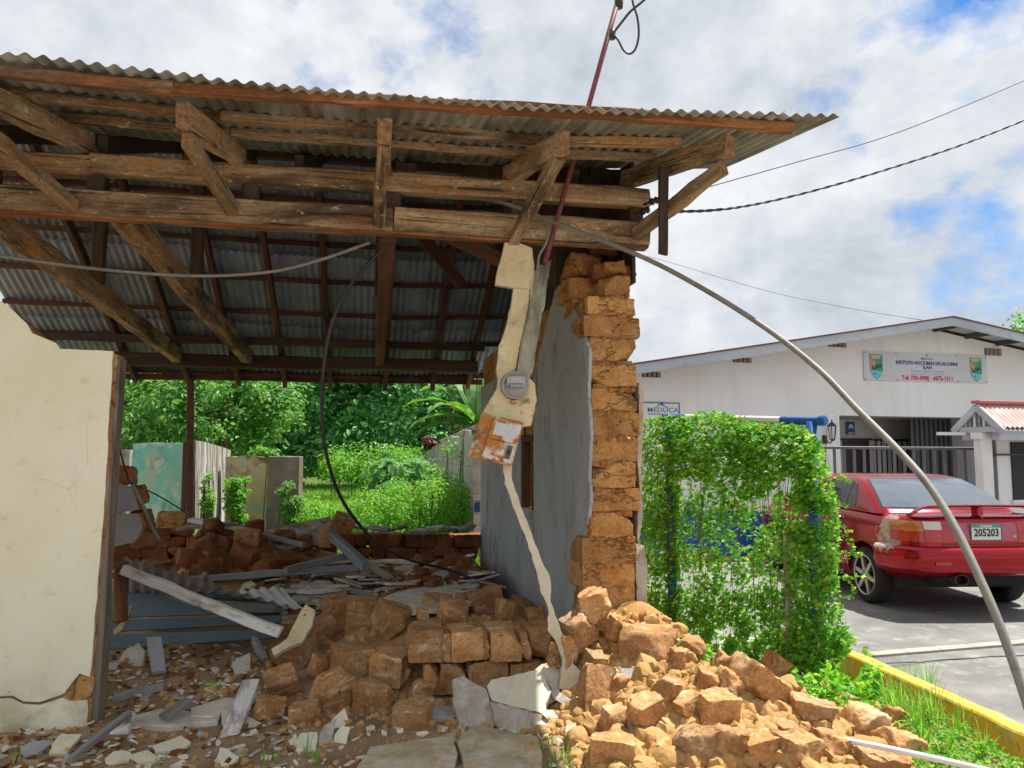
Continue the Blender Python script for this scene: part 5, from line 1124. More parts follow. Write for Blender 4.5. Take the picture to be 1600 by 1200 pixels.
# mown-looking grass
r = random.Random(8); mb = MB()
for _ in range(42000):
    Y = 10.0 + 20 * r.random() ** 1.4; X = r.uniform(-.36, .0) * Y + .1
    if gh(X, Y) > .25 or (X > -.25 * 1 and Y < 9.9): continue
    h = r.uniform(.10, .32) * (1.0 if Y < 16 else 1.3); t = r.uniform(0, 6.28); w = .006 + .0011 * Y; lx, ly = r.gauss(0, .35) * h, r.gauss(0, .35) * h
    dx, dy = math.cos(t) * w, math.sin(t) * w; z = gh(X, Y)
    mb.add([(X - dx, Y - dy, z), (X + dx, Y + dy, z), (X + lx * .5 + dx * .6, Y + ly * .5 + dy * .6, z + h * .6), (X + lx, Y + ly, z + h), (X + lx * .5 - dx * .6, Y + ly * .5 - dy * .6, z + h * .6)], [(0, 1, 2, 3, 4)])
tag(mb.build('garden_grass', M_grass, M=Matrix()), 'long bright grass of the overgrown garden', kind='stuff')
# banana plant
def banana(label, base, fans, sc, seed):
    r = random.Random(seed); t = thing('banana_plant', label, 'banana plant', base); b = Vector(base)
    mb = MB(); top = b + Vector((.1, 0, 2.2 * sc)); mb.tube(catmull([b, b.lerp(top, .5), top], 4), [.16 * sc - .008 * i for i in range(9)], 10); mb.build('stalk', M_stalk, t, smooth=True)
    for az, el, L in fans:
        d = Vector((math.cos(R(az)), math.sin(R(az)), 0)); pts = []
        for i in range(13):
            k = i / 12; e = R(el) - k * k * R(75); pts.append((pts[-1] + (d * math.cos(e) + Vector((0, 0, math.sin(e)))) * L / 12) if pts else top.copy())
        side = d.cross(Vector((0, 0, 1))); mb = MB(); vs = []
        for i, p in enumerate(pts):
            k = i / 12; w = .24 * L * math.sin(math.pi * min(1, .08 + .92 * k)) ** .7 * .6 if k > .1 else .02
            for s_ in (-1, -.5, 0, .5, 1): vs.append(p + side * s_ * w + Vector((0, 0, abs(s_) * w * .35 - abs(s_) * r.uniform(0, .04))))
        for i in range(12):
            for j in range(4):
                if r.random() < .06 and i > 3: continue
                mb.add([vs[i * 5 + j], vs[i * 5 + j + 1], vs[i * 5 + 6 + j], vs[i * 5 + 5 + j]], [(0, 1, 2, 3)])
        mb.tube(pts, [.03 * sc * (1 - .07 * i) for i in range(13)], 5); mb.build('leaf', M_banana, t, smooth=True)
bb_ = PY(738, 690, 19.5)
banana('large banana plant behind the shed roof beside the hanging plaster', (bb_.x, 19.5, -.1), [(150, 55, 2.2), (185, 40, 2.1), (200, 20, 2.0), (120, 70, 2.2), (60, 65, 2.0), (20, 55, 2.0), (165, 68, 2.3), (230, 35, 1.9), (330, 40, 1.8), (178, 8, 2.0), (90, 78, 2.2)], 1.05, 3)
# concrete fence with posts along the right of the garden, and the shed behind it
cf = thing('concrete_fence', 'old concrete panel fence with pale posts running back beside the garden', 'fence', GZ(745, 835, 0))
fa = [(752, 664, 10.2), (729, 674, 12.0), (711, 683, 14.2), (695, 691, 16.8), (680, 699, 19.6), (666, 706, 22.5), (654, 712, 25.5)]
fp = [PY(*q) for q in fa]
for i in range(len(fp) - 1):
    p, q = fp[i], fp[i + 1]; d = (q - p); d.z = 0; d.normalize(); n_ = Vector((-d.y, d.x, 0))
    for k in range(4):
        z0 = -.05 + k * .46; zt = [max(.1, min(z0 + .452, e.z - .02)) for e in (p, q)]
        if zt[0] - z0 < .1: continue
        A, B_ = Vector((p.x, p.y, 0)) + d * .07, Vector((q.x, q.y, 0)) - d * .07; mb = MB()
        mb.add([A + Vector((0, 0, z0)), B_ + Vector((0, 0, z0)), B_ + Vector((0, 0, zt[1])), A + Vector((0, 0, zt[0]))] + [v + n_ * .05 for v in (A + Vector((0, 0, z0)), B_ + Vector((0, 0, z0)), B_ + Vector((0, 0, zt[1])), A + Vector((0, 0, zt[0])))],
               [(0, 1, 2, 3), (7, 6, 5, 4), (0, 4, 5, 1), (1, 5, 6, 2), (2, 6, 7, 3), (3, 7, 4, 0)]); mb.build('panel', M_fence, cf)
    mb = MB(); mb.box((p.x, p.y, p.z / 2 - .05), (.14, .14, p.z + .14)); mb.build('post', M_old_white if i < 2 else M_fence, cf, bevel=.01)
bush('climbing_plant', 'creeper spreading over the concrete fence', ring(672, 742, 700, 800, 12, 13.5, 30, .10, .22, 12), 420, .06, M_bush, 71, 'creeper')
gp = thing('white_gate_post', 'flaking white post with blue foot beside the grey wall end', 'post', PY(746, 835, 9.9))
pxface('post_shaft', [(738, 700), (756, 690), (756, 842), (740, 842)], 10.0, .16, [M_wood_white], gp, .4, 14, 31); pxface('blue_foot', [(741, 786), (750, 784), (750, 800), (741, 800)], 9.97, .02, [M_blue_wall], gp, 0)
sh = thing('garden_shed', 'small shed with slanting corrugated roof behind the concrete fence', 'shed', PY(735, 760, 17))
pxface('shed_wall', [(698, 690), (790, 655), (790, 830), (698, 830)], 17, .08, [M_fence], sh, 0)
for i, u in enumerate((716, 738, 760)): pxface('wall_batten', [(u, 690 - (u - 698) * .36), (u + 4, 689 - (u - 698) * .36), (u + 4, 790), (u, 790)], 16.95, .05, [M_old_white], sh, 0)
A, B_ = PY(688, 690, 16.6), PY(800, 640, 16.6); mb = MB()
mb.grid(lambda u, w: A.lerp(B_, u) + Vector((0, 2.2 * w, .02 * math.sin(w * 2 * math.pi * 20))), 4, 160); mb.grid(lambda u, w: A.lerp(B_, u) + Vector((0, 2.2 * w, .02 * math.sin(w * 2 * math.pi * 20) - .03)), 4, 160, flip=True); mb.build('shed_roof', M_zinc_old, sh)
timber('roof_edge', A + Vector((0, -.05, -.03)), B_ + Vector((0, -.05, -.03)), .08, .10, M_old_white, sh)
# low house glimpsed far behind the banana
fh = thing('far_house', 'orange walled house glimpsed behind the banana leaves', 'house', PY(712, 700, 36))
pxface('house_wall', [(690, 642), (735, 638), (735, 720), (690, 720)], 36, .3, [plain('pale orange wall', (.5, .26, .14), .8)], fh, 0); pxface('house_roof', [(684, 632), (742, 628), (742, 642), (684, 646)], 35.6, 2., [M_roof_dark], fh, 0)
# ================================================================== SCHOOL
B = Frame((10.2, 19.0), R(18))
school = thing('school_building', 'long white gabled school with grey fascia and dark recessed entrance', 'school', B.O, B.ang)
BR = Matrix.Rotation(B.ang, 4, 'Z'); B3 = BR.to_3x3()
def bbox(name, b0, b1, s0, s1, z0, z1, mat, parent=school, bevel=0.):
    mb = MB(); mb.box(B((b0 + b1) / 2, (s0 + s1) / 2, (z0 + z1) / 2), (b1 - b0, s1 - s0, z1 - z0), B3); return mb.build(name, mat, parent, bevel=bevel, M=Matrix.Translation(B((b0 + b1) / 2, (s0 + s1) / 2, z0)) @ BR)
def bpoly(name, poly, s0, s1, mat, parent=school):
    mb = MB(); mb.prism(poly, Matrix.Translation(B.O) @ BR @ Matrix.Rotation(R(90), 4, 'X'), -s0, -s1); return mb.build(name, mat, parent, weld=True)
OH = -.9
bL, zL = B.px(995, 569, OH); bA, zA = B.px(1488, 496, OH); bR_, zR_ = B.px(1600, 522.5, OH)
slL = (zA - zL) / (bA - bL); slR = (zA - zR_) / (bR_ - bA)
bLe = bL - .9; bRe = bA + (bA - bLe); zLe = zA - slL * (bA - bLe); zRe = zA - slR * (bRe - bA)
def zroof(b): return zA - (slL * (bA - b) if b < bA else slR * (b - bA))
b1 = B.px(1313, 700, 0)[0]; zO = B.px(1313, 649, 0)[1]; b2 = B.px(1545, 700, 0)[0]
wl, wr = bLe + .7, bRe - .7
bpoly('front_wall', [(wl, -.2), (b1, -.2), (b1, zO), (b2, zO), (b2, -.2), (wr, -.2), (wr, zroof(wr) - .10), (bA, zA - .10), (wl, zroof(wl) - .10)], 0, .2, M_white_wall)
bbox('side_wall', wl, wl + .2, .2, 11, -.2, zroof(wl) - .12, M_white_wall)
for n_, e0, e1 in (('roof_slope', bLe, bA), ('roof_slope', bA, bRe)):
    bpoly(n_, [(e0, zroof(e0)), (e1, zroof(e1)), (e1, zroof(e1) + .035), (e0, zroof(e0) + .035)], OH - .05, 12, M_roof_dark)
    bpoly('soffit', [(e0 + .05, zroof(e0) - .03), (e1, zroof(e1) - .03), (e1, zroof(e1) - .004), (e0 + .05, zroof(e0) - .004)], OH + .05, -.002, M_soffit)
    timber('fascia', B(e0, OH, zroof(e0) - .09), B(e1 + (0.003 if e0 == bA else 0), OH, zroof(e1) - .09), .05, .225, M_fascia, school, seg=4, wear=.002)
b = bLe + .5
while b < bRe:
    if abs(b - bA) > .2: bbox('eave_purlin', b - .03, b + .03, OH + .06, -.004, zroof(b) - .15, zroof(b) - .035, M_gate)
    b += 1.02
for u0, u1, v0, v1 in ((1003, 1032, 581, 590), (1145, 1174, 559, 567), (1293, 1322, 535, 543), (1538, 1564, 544, 556)):
    c0, z1 = B.px(u0, v0, 0); c1, z0 = B.px(u1, v1, 0); v_ = bbox('vent', c0, c1, -.012, -.002, z0, z1, M_dark); w_ = (c1 - c0) / 4
    for k in range(4):
        o = bbox('vent_block', c0 + w_ * k + .02, c0 + w_ * (k + 1) - .02, -.04, -.013, z0 + .01, z1 - .01, M_vent, school)
# recessed entrance
D = 2.2
def rq(name, u0, u1, v0, v1, s, th_, mat, parent=school):
    c0, z1 = B.px(u0, v0, s); c1, z0 = B.px(u1, v1, s); return bbox(name, c0, c1, s, s + th_, z0, z1, mat, parent)
M_inner = mottled('grey entrance wall', [(.3, (.52, .51, .49)), (.7, (.6, .59, .57))], 2)  # the entrance walls' own grey
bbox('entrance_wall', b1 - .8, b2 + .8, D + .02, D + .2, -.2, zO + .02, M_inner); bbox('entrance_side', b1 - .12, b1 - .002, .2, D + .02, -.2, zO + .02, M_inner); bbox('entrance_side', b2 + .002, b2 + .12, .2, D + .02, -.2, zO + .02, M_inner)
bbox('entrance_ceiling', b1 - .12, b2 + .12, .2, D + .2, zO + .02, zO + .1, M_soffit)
bbox('entrance_floor', b1 - .8, b2 + .8, -.3, D + .2, -.2, -.13, M_parking)
M_door = plain('very dark brown door', (.035, .025, .025), .5)
dd = rq('door', 1318, 1362, 688, 790, D - .03, .04, M_door); rq('door_frame', 1316, 1364, 685, 688, D - .05, .06, M_black_iron)
rq('grille_door', 1371, 1424, 689, 790, D - .03, .03, M_white_paint); rq('door_frame', 1368, 1426, 686, 689, D - .06, .07, M_black_iron)
for i in range(7): rq('grille_bar', 1370 + 8 * i, 1373.5 + 8 * i, 689, 790, D - .07, .03, M_black_iron)
c0, z1 = B.px(1421, 654, 1.1); c1, z0 = B.px(1560, 790, 1.1); bbox('iron_shutter', c0, c1, 1.1, 1.14, z0, zO + .01, M_black_iron)
nb = 18
for i in range(nb): bbox('shutter_rib', c0 + (c1 - c0) * i / nb, c0 + (c1 - c0) * (i + .5) / nb, 1.075, 1.099, z0, zO + .01, M_gate)
po = thing('entrance_poster', 'small blue notice with white head shape on the entrance wall', 'poster', B(B.px(1329, 668, D - .02)[0], D - .02, B.px(1329, 678, D)[1]))
M_poster = plain('blue poster', (.02, .09, .30), .5); M_paper = plain('white print', (.7, .72, .75), .6)
rq('poster_sheet', 1321.5, 1336, 659, 679, D - .01, .012, M_poster, po)
c_, z_ = B.px(1329, 667.5, D); mb = MB(); PM = Matrix.Translation(B(c_, D - .012, z_)) @ BR @ Matrix.Rotation(R(90), 4, 'X')
mb.prism([(.075 * math.cos(t * .5236), .09 * math.sin(t * .5236)) for t in range(12)], PM, 0, .004); mb.prism([(-.06, -.085), (.06, -.085), (.045, -.02), (-.045, -.02)], PM, .004, .006, 1); mb.box(B(c_, D - .013, z_ + .17), (.16, .003, .025), B3); mb.box(B(c_, D - .013, z_ - .16), (.18, .003, .03), B3); mb.build('poster_print', [M_paper, M_poster], po)

# banner
M_banner = mottled('pale vinyl banner', [(.3, (.56, .57, .60)), (.7, (.61, .62, .65))], 2)
c0, z1 = B.px(1349, 549, -.03); c1, zz1 = B.px(1541, 556, -.03); _, zb0 = B.px(1350, 594, -.03); _, zb1 = B.px(1543, 599, -.03)
bn = thing('school_banner', 'pale printed school banner with two shields high on the white gable', 'banner', B((c0 + c1) / 2, -.03, zb0))
bw_, bh_ = c1 - c0, z1 - zb0; mid = ((z1 + zz1) / 2 + (zb0 + zb1) / 2) / 2; rot = math.atan2((zz1 - z1 + zb1 - zb0) / 2, bw_)
BM = Matrix.Translation(B((c0 + c1) / 2, -.028, mid)) @ BR @ Matrix.Rotation(R(90), 4, 'X') @ Matrix.Rotation(rot, 4, 'Z')
mb = MB(); mb.prism([(-bw_ / 2, -bh_ / 2), (bw_ / 2, -bh_ / 2), (bw_ / 2, bh_ / 2), (-bw_ / 2, bh_ / 2)], BM, -.018, 0); mb.build('banner_sheet', M_banner, bn, M=BM)
M_navy = plain('navy print', (.02, .05, .20), .6); M_rose = plain('crimson print', (.50, .02, .09), .6); M_greyprint = plain('grey print', (.20, .24, .32), .6)
def txt(name, s, x, y, size, mat, sx=1., bold=0., parent=bn, M=None, d=.0015):
    mb = MB(); text_mb(mb, s, (M or BM) @ Matrix.Translation((x, y, 0)), size, d, 0, 'CENTER', sx, bold); return mb.build(name, mat, parent, M=(M or BM))
k = bh_ / .75
txt('lettering', 'MEDUCA', 0, .235 * k, .085 * k, M_navy, 1.2, .001)
txt('lettering', 'INSTITUTO NOCTURNO DE LAS LOMAS', 0, .115 * k, .125 * k, M_navy, .93, .007)
txt('lettering', 'ILAN', 0, .005 * k, .12 * k, M_navy, 1.15, .006)
txt('lettering', 'Premedia - Ciencias - Comercio', 0, -.095 * k, .085 * k, M_greyprint, 1., .001)
txt('lettering', 'Resuelto 1043 del 16 de Octubre de 2001', 0, -.175 * k, .07 * k, M_greyprint, .95)
txt('lettering', 'Tel: 730-4988 \u00b7 6872-1311', 0, -.285 * k, .155 * k, M_rose, 1.05, .007)
def logo_meduca(M, s, parent, mat):
    mb = MB()
    mb.tube([M @ Vector((s * (-.55 + 1.1 * t), s * (.12 + .22 * math.sin(math.pi * t) + (.1 * math.sin(6.28 * t))), .003)) for t in [i / 10 for i in range(11)]], s * .035, 5)
    mb.prism([(s * .11 * math.cos(i * .785), s * (.50 + .11 * math.sin(i * .785))) for i in range(8)], M, .001, .003)
    mb.tube([M @ Vector((s * x, s * y, .003)) for x, y in ((-.18, .30), (0, .40), (.16, .28))], s * .04, 5); mb.build('logo', mat, parent, M=M)
logo_meduca(BM @ Matrix.Translation((0, .285 * k, 0)), .10 * k, bn, M_navy)
for sx_ in (-1, 1):
    SM = BM @ Matrix.Translation((sx_ * bw_ * .405, .0, 0)); W_, Hh = .155 * k * 1.25, .30 * k
    body = [(-W_, Hh), (W_, Hh), (W_, -.10 * k), (W_ * .62, -.24 * k), (0, -.335 * k), (-W_ * .62, -.24 * k), (-W_, -.10 * k)]
    parts = [([(x * 1.1, y * 1.06) for x, y in body], .0012, plain('dark teal print', (.03, .22, .25), .6)), (body, .002, plain('green print', (.05, .33, .16), .6)),
             ([(-W_, .20 * k), (-W_ * .1, .12 * k), (-W_ * .45, -.12 * k), (-W_, -.10 * k)], .003, plain('pink print', (.62, .25, .24), .6)),
             ([(-W_, -.10 * k), (W_, -.14 * k), (W_ * .62, -.24 * k), (0, -.335 * k), (-W_ * .62, -.24 * k)], .003, plain('cyan print', (.16, .52, .60), .6)),
             ([(-W_, Hh), (W_, Hh), (W_ * .5, .20 * k), (-W_ * .6, .19 * k)], .003, plain('sand print', (.50, .47, .22), .6))]
    mb = MB()
    for i, (pl_, d_, m_) in enumerate(parts): mb.prism(pl_, SM, d_ - .001, d_, i)
    mb.prism([(.03 * k * math.cos(i) - .04 * k, -.2 * k + .025 * k * math.sin(i)) for i in range(6)], SM, .003, .004, 5)
    mb.build('shield', [p[2] for p in parts] + [M_navy], bn, M=SM)
    txt('lettering', 'ILAN', 0, -.02 * k, .14 * k, plain('black print', (.015, .02, .03), .6), 1.0, .006, bn, SM @ Matrix.Rotation(R(14), 4, 'Z'), .005)
mb = MB()
for u in (-.5, -.25, 0, .25, .5):
    for v in (-.5, .5): mb.box(BM @ Vector((u * bw_ * .985, v * bh_ * .95, .001)), (.03, .03, .01), BM.to_3x3())
mb.build('eyelet', M_gate, bn, M=BM)
# small board sign above the vines
c0, z1 = B.px(996, 628, -.03); c1, z0 = B.px(1062, 664, -.03)
ms = thing('ministry_sign', 'white board sign with blue rim and lettering half hidden by the vines', 'sign', B((c0 + c1) / 2, -.03, z0)); bbox('sign_board', c0, c1, -.04, -.012, z0, z1, M_white_paint, ms)
for z in (z1 - .02, z0): bbox('sign_rim', c0, c1, -.05, -.041, z, z + .02, M_navy, ms)
for x in (c0, c1 - .02): bbox('sign_rim', x, x + .02, -.05, -.041, z0 + .021, z1 - .021, M_navy, ms)
cx_, zx_ = B.px(1033, 641, -.03); TM = Matrix.Translation(B(cx_, -.043, zx_)) @ BR @ Matrix.Rotation(R(90), 4, 'X')
txt('lettering', 'MEDUCA', .04, -.0, .15, plain('sign blue', (.03, .14, .42), .6), 1.25, .001, ms, TM); logo_meduca(TM @ Matrix.Translation((.02, .04, 0)), .24, ms, plain('sign blue', (.03, .14, .42), .6))
bx_, bz_ = B.px(1033, 647, -.03); bbox('sign_rule', c0 + .25, c1 - .1, -.05, -.041, bz_ - .01, bz_ + .005, M_navy, ms)
# wall lantern
q = B(B.px(1290, 675, 0)[0], -.22, B.px(1290, 675, 0)[1]); la = thing('wall_lantern', 'black carriage lantern on the white wall beside the blue pipe end', 'lamp', q)
LM = Matrix.Translation(q); mb = MB(); mb.lathe([(0, -.22), (.05, -.2), (.065, -.17), (.03, -.16)], LM, 6); mb.lathe([(.11, .14), (.06, .20), (.02, .22), (.015, .27), (.0, .29)], LM, 6); mb.lathe([(.0, .125), (.115, .13), (.11, .145)], LM, 6)
for i in range(6): t = i * math.pi / 3; mb.tube([LM @ Vector((.06 * math.cos(t), .06 * math.sin(t), -.17)), LM @ Vector((.10 * math.cos(t), .10 * math.sin(t), .13))], .008, 4)
mb.build('lantern_frame', M_black_iron, la); mb = MB(); mb.lathe([(.055, -.165), (.095, .125)], LM, 6); mb.build('lantern_glass', plain('frosted lamp glass', (.55, .56, .55), .3), la)
mb = MB(); mb.tube([q + Vector((0, 0, -.2)), q + Vector((-.02, .06, -.26)), B(B.px(1290, 675, 0)[0] - .02, -.01, q.z - .2)], .014, 6); mb.box(B(B.px(1288, 685, 0)[0], -.015, q.z - .18), (.12, .03, .2), B3); mb.build('bracket', M_black_iron, la)

# railing gate
ga, gb = PY(1236, 699, 13.2), PY(1530, 701, 13.0); gt = thing('railing_gate', 'dark grey iron railing gate before the school entrance', 'gate', (ga.x, ga.y, ZP)); gd = (gb - ga); L_ = gd.length; gd.normalize()
timber('top_rail', ga, gb, .05, .05, M_grey_iron, gt, seg=2, wear=0); timber('bottom_rail', Vector((ga.x, ga.y, -.02)), Vector((gb.x, gb.y, -.02)), .05, .05, M_grey_iron, gt, seg=2, wear=0)
nbar = int(L_ / .165)
for i in range(nbar):
    p = ga + gd * (.06 + i * .165); mb = MB(); mb.box((p.x, p.y, (p.z - .025 + .005) / 2), (.045, .02, p.z - .03), Matrix.Rotation(math.atan2(gd.y, gd.x), 3, 'Z')); mb.build('bar', M_grey_iron if i > 3 else M_gate, gt)
# blue lower fence with white uprights behind the vines
fa_, fb_ = PY(985, 803, 12.3), PY(1216, 803, 12.3); fz = fa_.z; bf = thing('blue_fence', 'blue panel fence with white uprights seen through the vines', 'fence', (fa_.x, fa_.y, ZP))
n_ = 5
for i in range(n_):
    mb = MB(); x0 = fa_.x + (fb_.x - fa_.x) * i / n_; x1 = fa_.x + (fb_.x - fa_.x) * (i + 1) / n_; mb.box(((x0 + x1) / 2, 12.3, (fz + ZP) / 2), (x1 - x0 - .012, .05, fz - ZP - .02)); mb.build('panel', M_blue_wall, bf)
timber('cap_rail', (fa_.x, 12.3, fz + .02), (fb_.x, 12.3, fz + .02), .07, .05, M_blue, bf, seg=2, wear=0); timber('foot_rail', (fa_.x, 12.25, ZP + .02), (fb_.x, 12.25, ZP + .02), .10, .06, M_yellow, bf, seg=2, wear=0)
for i in range(15): x = fa_.x + (fb_.x - fa_.x) * i / 14; timber('upright', (x, 12.3, fz + .046), (x, 12.3, 1.18), .07, .05, M_white_paint, bf, up=Vector((0, 1, 0)), seg=2, wear=0)
timber('top_rail', (fa_.x, 12.3, 1.21), (fb_.x, 12.3, 1.21), .05, .05, M_white_paint, bf, seg=2, wear=0)

# little gatehouse
Gf = Frame(PY(1567, 700, 12.0).xy, R(18)); Gf3 = Matrix.Rotation(Gf.ang, 3, 'Z')
gh_ = thing('gatehouse', 'little white gatehouse with pink corrugated gable roof at the right edge', 'gatehouse', Gf.O, Gf.ang)
def gx(name, a0, a1, s0, s1, z0, z1, mat, bevel=0.):
    mb = MB(); mb.box(Gf((a0 + a1) / 2, (s0 + s1) / 2, (z0 + z1) / 2), (a1 - a0, s1 - s0, z1 - z0), Gf3); return mb.build(name, mat, gh_, bevel=bevel, M=Matrix.Translation(Gf((a0 + a1) / 2, (s0 + s1) / 2, z0)) @ Gf3.to_4x4())
M_pink = mottled('pink corrugated roofing', [(.3, (.38, .26, .24)), (.7, (.50, .37, .34))], 3, (1, 1, 1), [((.6, .55, .52), 5, .55, .72, None, .7)], .7, .1)
M_ridge = plain('coral ridge', (.50, .13, .13), .6)
GW = .84; zE = PY(1570, 670, 12.0).z; zRg = Gf.px(1527, 633, GW / 2)[1]; GLn = 3.2
def gz(s): return zE + (zRg - zE) * (1 - abs(s - GW / 2) / (GW / 2))
for sg in (0, 1):
    mb = MB(); s0, s1 = (0, GW / 2) if sg == 0 else (GW / 2, GW)
    mb.grid(lambda u, w: Gf(-.0 + GLn * u, s0 + (s1 - s0) * w, gz(s0 + (s1 - s0) * w) + .03 + .014 * math.sin(u * 2 * math.pi * 32)), 256, 2)
    mb.grid(lambda u, w: Gf(-.0 + GLn * u, s0 + (s1 - s0) * w, gz(s0 + (s1 - s0) * w) + .018 + .014 * math.sin(u * 2 * math.pi * 32)), 256, 2, flip=True); mb.build('roof_sheet', M_pink, gh_, smooth=True)
    timber('barge_board', Gf(-.02, s0 + (0 if sg else -.03), gz(s0) - .03 + (0 if sg else -.02)), Gf(-.02, s1 + (.03 if sg else 0), gz(s1) - .03), .04, .11, M_fascia, gh_, seg=3, wear=.001)
timber('ridge_cap', Gf(-.03, GW / 2, zRg + .05), Gf(GLn, GW / 2, zRg + .05), .16, .05, M_ridge, gh_, seg=3, wear=.001)
for i in range(7):
    s = .16 + i * .085; mb = MB(); mb.box(Gf(.03, s, (zE + gz(s)) / 2 + .0), (.02, .035, max(.04, gz(s) - zE - .08)), Gf3); mb.build('gable_slat', plain('teal slat', (.22, .33, .37), .6) if i % 2 else M_white_paint, gh_)
gx('gable_tie', -.03, .04, 0.05, GW - .1, zE - .05, zE + .04, M_fascia)
pa = Gf.px(1536, 700, .42)[0]
gx('pillar', pa - .11, pa + .11, .34, .50, -.2, zE - .03, M_white_paint, .01); gx('pillar_head', pa - .14, pa + .14, .32, .53, zE - .16, zE - .05, M_white_paint, .01)
gx('beam', .05, GLn, .08, .22, zE - .17, zE - .03, M_fascia); gx('beam', .05, GLn, GW - .22, GW - .08, zE - .17, zE - .03, M_fascia)
gx('grey_panel', pa + .26, pa + .50, .62, .68, -.2, zE - .04, M_grey_iron); gx('booth_wall', pa + .505, GLn, .60, .72, -.2, zE - .04, M_white_wall)
gx('booth_window', pa + .80, pa + 1.6, .57, .598, .75, zE - .2, M_dark); gx('window_sill', pa + .76, pa + 1.64, .55, .60, .69, .745, M_white_paint)
gx('lamp_pipe', -.62, -.05, .60, .65, zE - .09, zE - .04, M_pvc_white); gx('dark_bar', pa + .14, GLn, .54, .56, zE - .42, zE - .39, M_black_iron); gx('handle_tube', pa + .15, pa + .18, .45, .48, .30, zE - .2, M_white_paint); gx('handle_tube', pa + .155, pa + .175, .44, .46, .25, 1.0, M_gate)
mb = MB()
for i in range(4): mb.box(Gf(pa + .38, .615, 1.15 - .06 * i), (.14, .004, .015), Gf3)
mb.build('notice_line', M_gate, gh_)

# ================================================================== VINE COVERED PIPE FRAME
VL, VR = PY(1047, 700, 6.7), PY(1269, 700, 5.57)
vf = thing('vine_frame', 'blue and white pipe frame smothered in climbing vines', 'pipe frame', (VL.x, VL.y, -.1))
VD = Vector((VR.x - VL.x, VR.y - VL.y, 0)); VLen = VD.length; VD.normalize(); VN = Vector((VD.y, -VD.x, 0)); VN = VN if VN.y < 0 else -VN
zt0, zt1 = PY(1047, 652, 6.7).z, PY(1269, 658, 5.57).z
def vp(t, z, o=0.): return Vector((VL.x, VL.y, 0)) + VD * (t * VLen) + VN * o + Vector((0, 0, z))
for t, zt in ((0, zt0), (1, zt1)):
    mb = MB(); mb.tube([vp(t, -.2), vp(t, zt)], .041, 14); mb.build('pole', M_blue, vf, smooth=True)
ztop = lambda t: zt0 + (zt1 - zt0) * t
for t0, t1, m_, rr in ((-.05, .13, M_blue, .031), (.13, .82, M_white_paint, .029), (.82, 1.065, M_blue, .031)):
    mb = MB(); mb.tube([vp(t0, ztop(t0)), vp(t1, ztop(t1))], rr, 14); shade_angle(mb.build('top_pipe', m_, vf))
mb = MB(); mb.tube([vp(1.05, ztop(1)), vp(1.075, ztop(1))], .038, 14); mb.tube([vp(1.068, ztop(1)), vp(1.085, ztop(1))], .029, 14); shade_angle(mb.build('pipe_flange', M_blue, vf))
for t in (.55, .585): mb = MB(); mb.tube([vp(t, ztop(t)), vp(t + .006, ztop(t))], .0315, 14); mb.build('pipe_ring', M_grey_iron, vf)
for z in (.25, .62, 1.0, 1.38): mb = MB(); mb.tube([vp(-.02, z), vp(1.02, z)], .003, 5); mb.build('mesh_wire', M_vine_stem, vf)
for i in range(9): t = .06 + i * .11; mb = MB(); mb.tube([vp(t, -.05), vp(t, ztop(t))], .002, 5); mb.build('mesh_wire', M_vine_stem, vf)
mb = MB(); mb.tube([vp(.83, -.1, .03), vp(.84, .5, .03), vp(.835, .95, .02)], .022, 7); mb.build('stake', M_wood_grey, vf)
VOUT = [(994, 668), (1010, 655), (1040, 648), (1075, 650), (1100, 641), (1130, 645), (1150, 652), (1190, 664), (1225, 660), (1255, 668), (1282, 690), (1296, 735), (1308, 790), (1312, 850), (1308, 900), (1318, 960), (1335, 1010), (1300, 1050), (1255, 1050), (1230, 1030), (1180, 1035), (1120, 1030), (1060, 1000), (1010, 985), (996, 900)]
def vdens(u, v):
    d = 1.0
    if v > 745 and 1062 < u < 1238:
        d = .27 + .25 * sst(890, 1010, v) + .2 * sst(800, 760, v)
        if v > 1000: d = .6
    if u > 1288: d = .42
    if 1225 < u <= 1288 and v > 800: d = .72
    if u < 1040: d = .8 if v < 900 else .5
    n = noise.noise(Vector((u / 26., v / 22., 2.))) * .9 + noise.noise(Vector((u / 60., v / 70., 7.))) * .8
    return d * max(.08, min(1.5, .75 + n * (1.3 if d < .8 else .55)))
r = random.Random(17); sp = []; tries = 0
VO = Vector((VL.x, VL.y, 0)); VNc = VN
def vray(u, v, o): 
    d = ray(u, v); n = VN; t = (VO + n * o - CAM).dot(n) / d.dot(n); return CAM + d * t
while len(sp) < 27000 and tries < 500000:
    tries += 1; u, v = r.uniform(992, 1338), r.uniform(640, 1052)
    if not in_poly(u, v, VOUT) or r.random() > vdens(u, v) / 1.3: continue
    o = abs(r.gauss(.0, .08)) * (1.3 if v < 760 else .6) - .03
    if 1236 < u < 1305: o += r.uniform(0, .04)
    p = vray(u, v, o)
    if p.z < -.14: continue
    sp.append((p, VN * .5 + Vector((0, 0, .85)) + rv(r) * .65, r.choice((r.uniform(.018, .036), r.uniform(.026, .054))), r.uniform(0, 6.28)))
mb = MB(); leaves(mb, sp, LEAF3); tag(mb.build('vine_foliage', M_vine, vf), kind='stuff')
mb = MB()
for i in range(46):
    u = r.uniform(1005, 1300); v0 = r.uniform(650, 700); v1 = r.uniform(850, 1040); pts = []; uu = u
    for k in range(6): pts.append(vray(uu, v0 + (v1 - v0) * k / 5, .02 + r.uniform(-.03, .06))); uu += r.uniform(-14, 14)
    mb.tube(catmull(pts, 3), .0022, 4, cap=False)
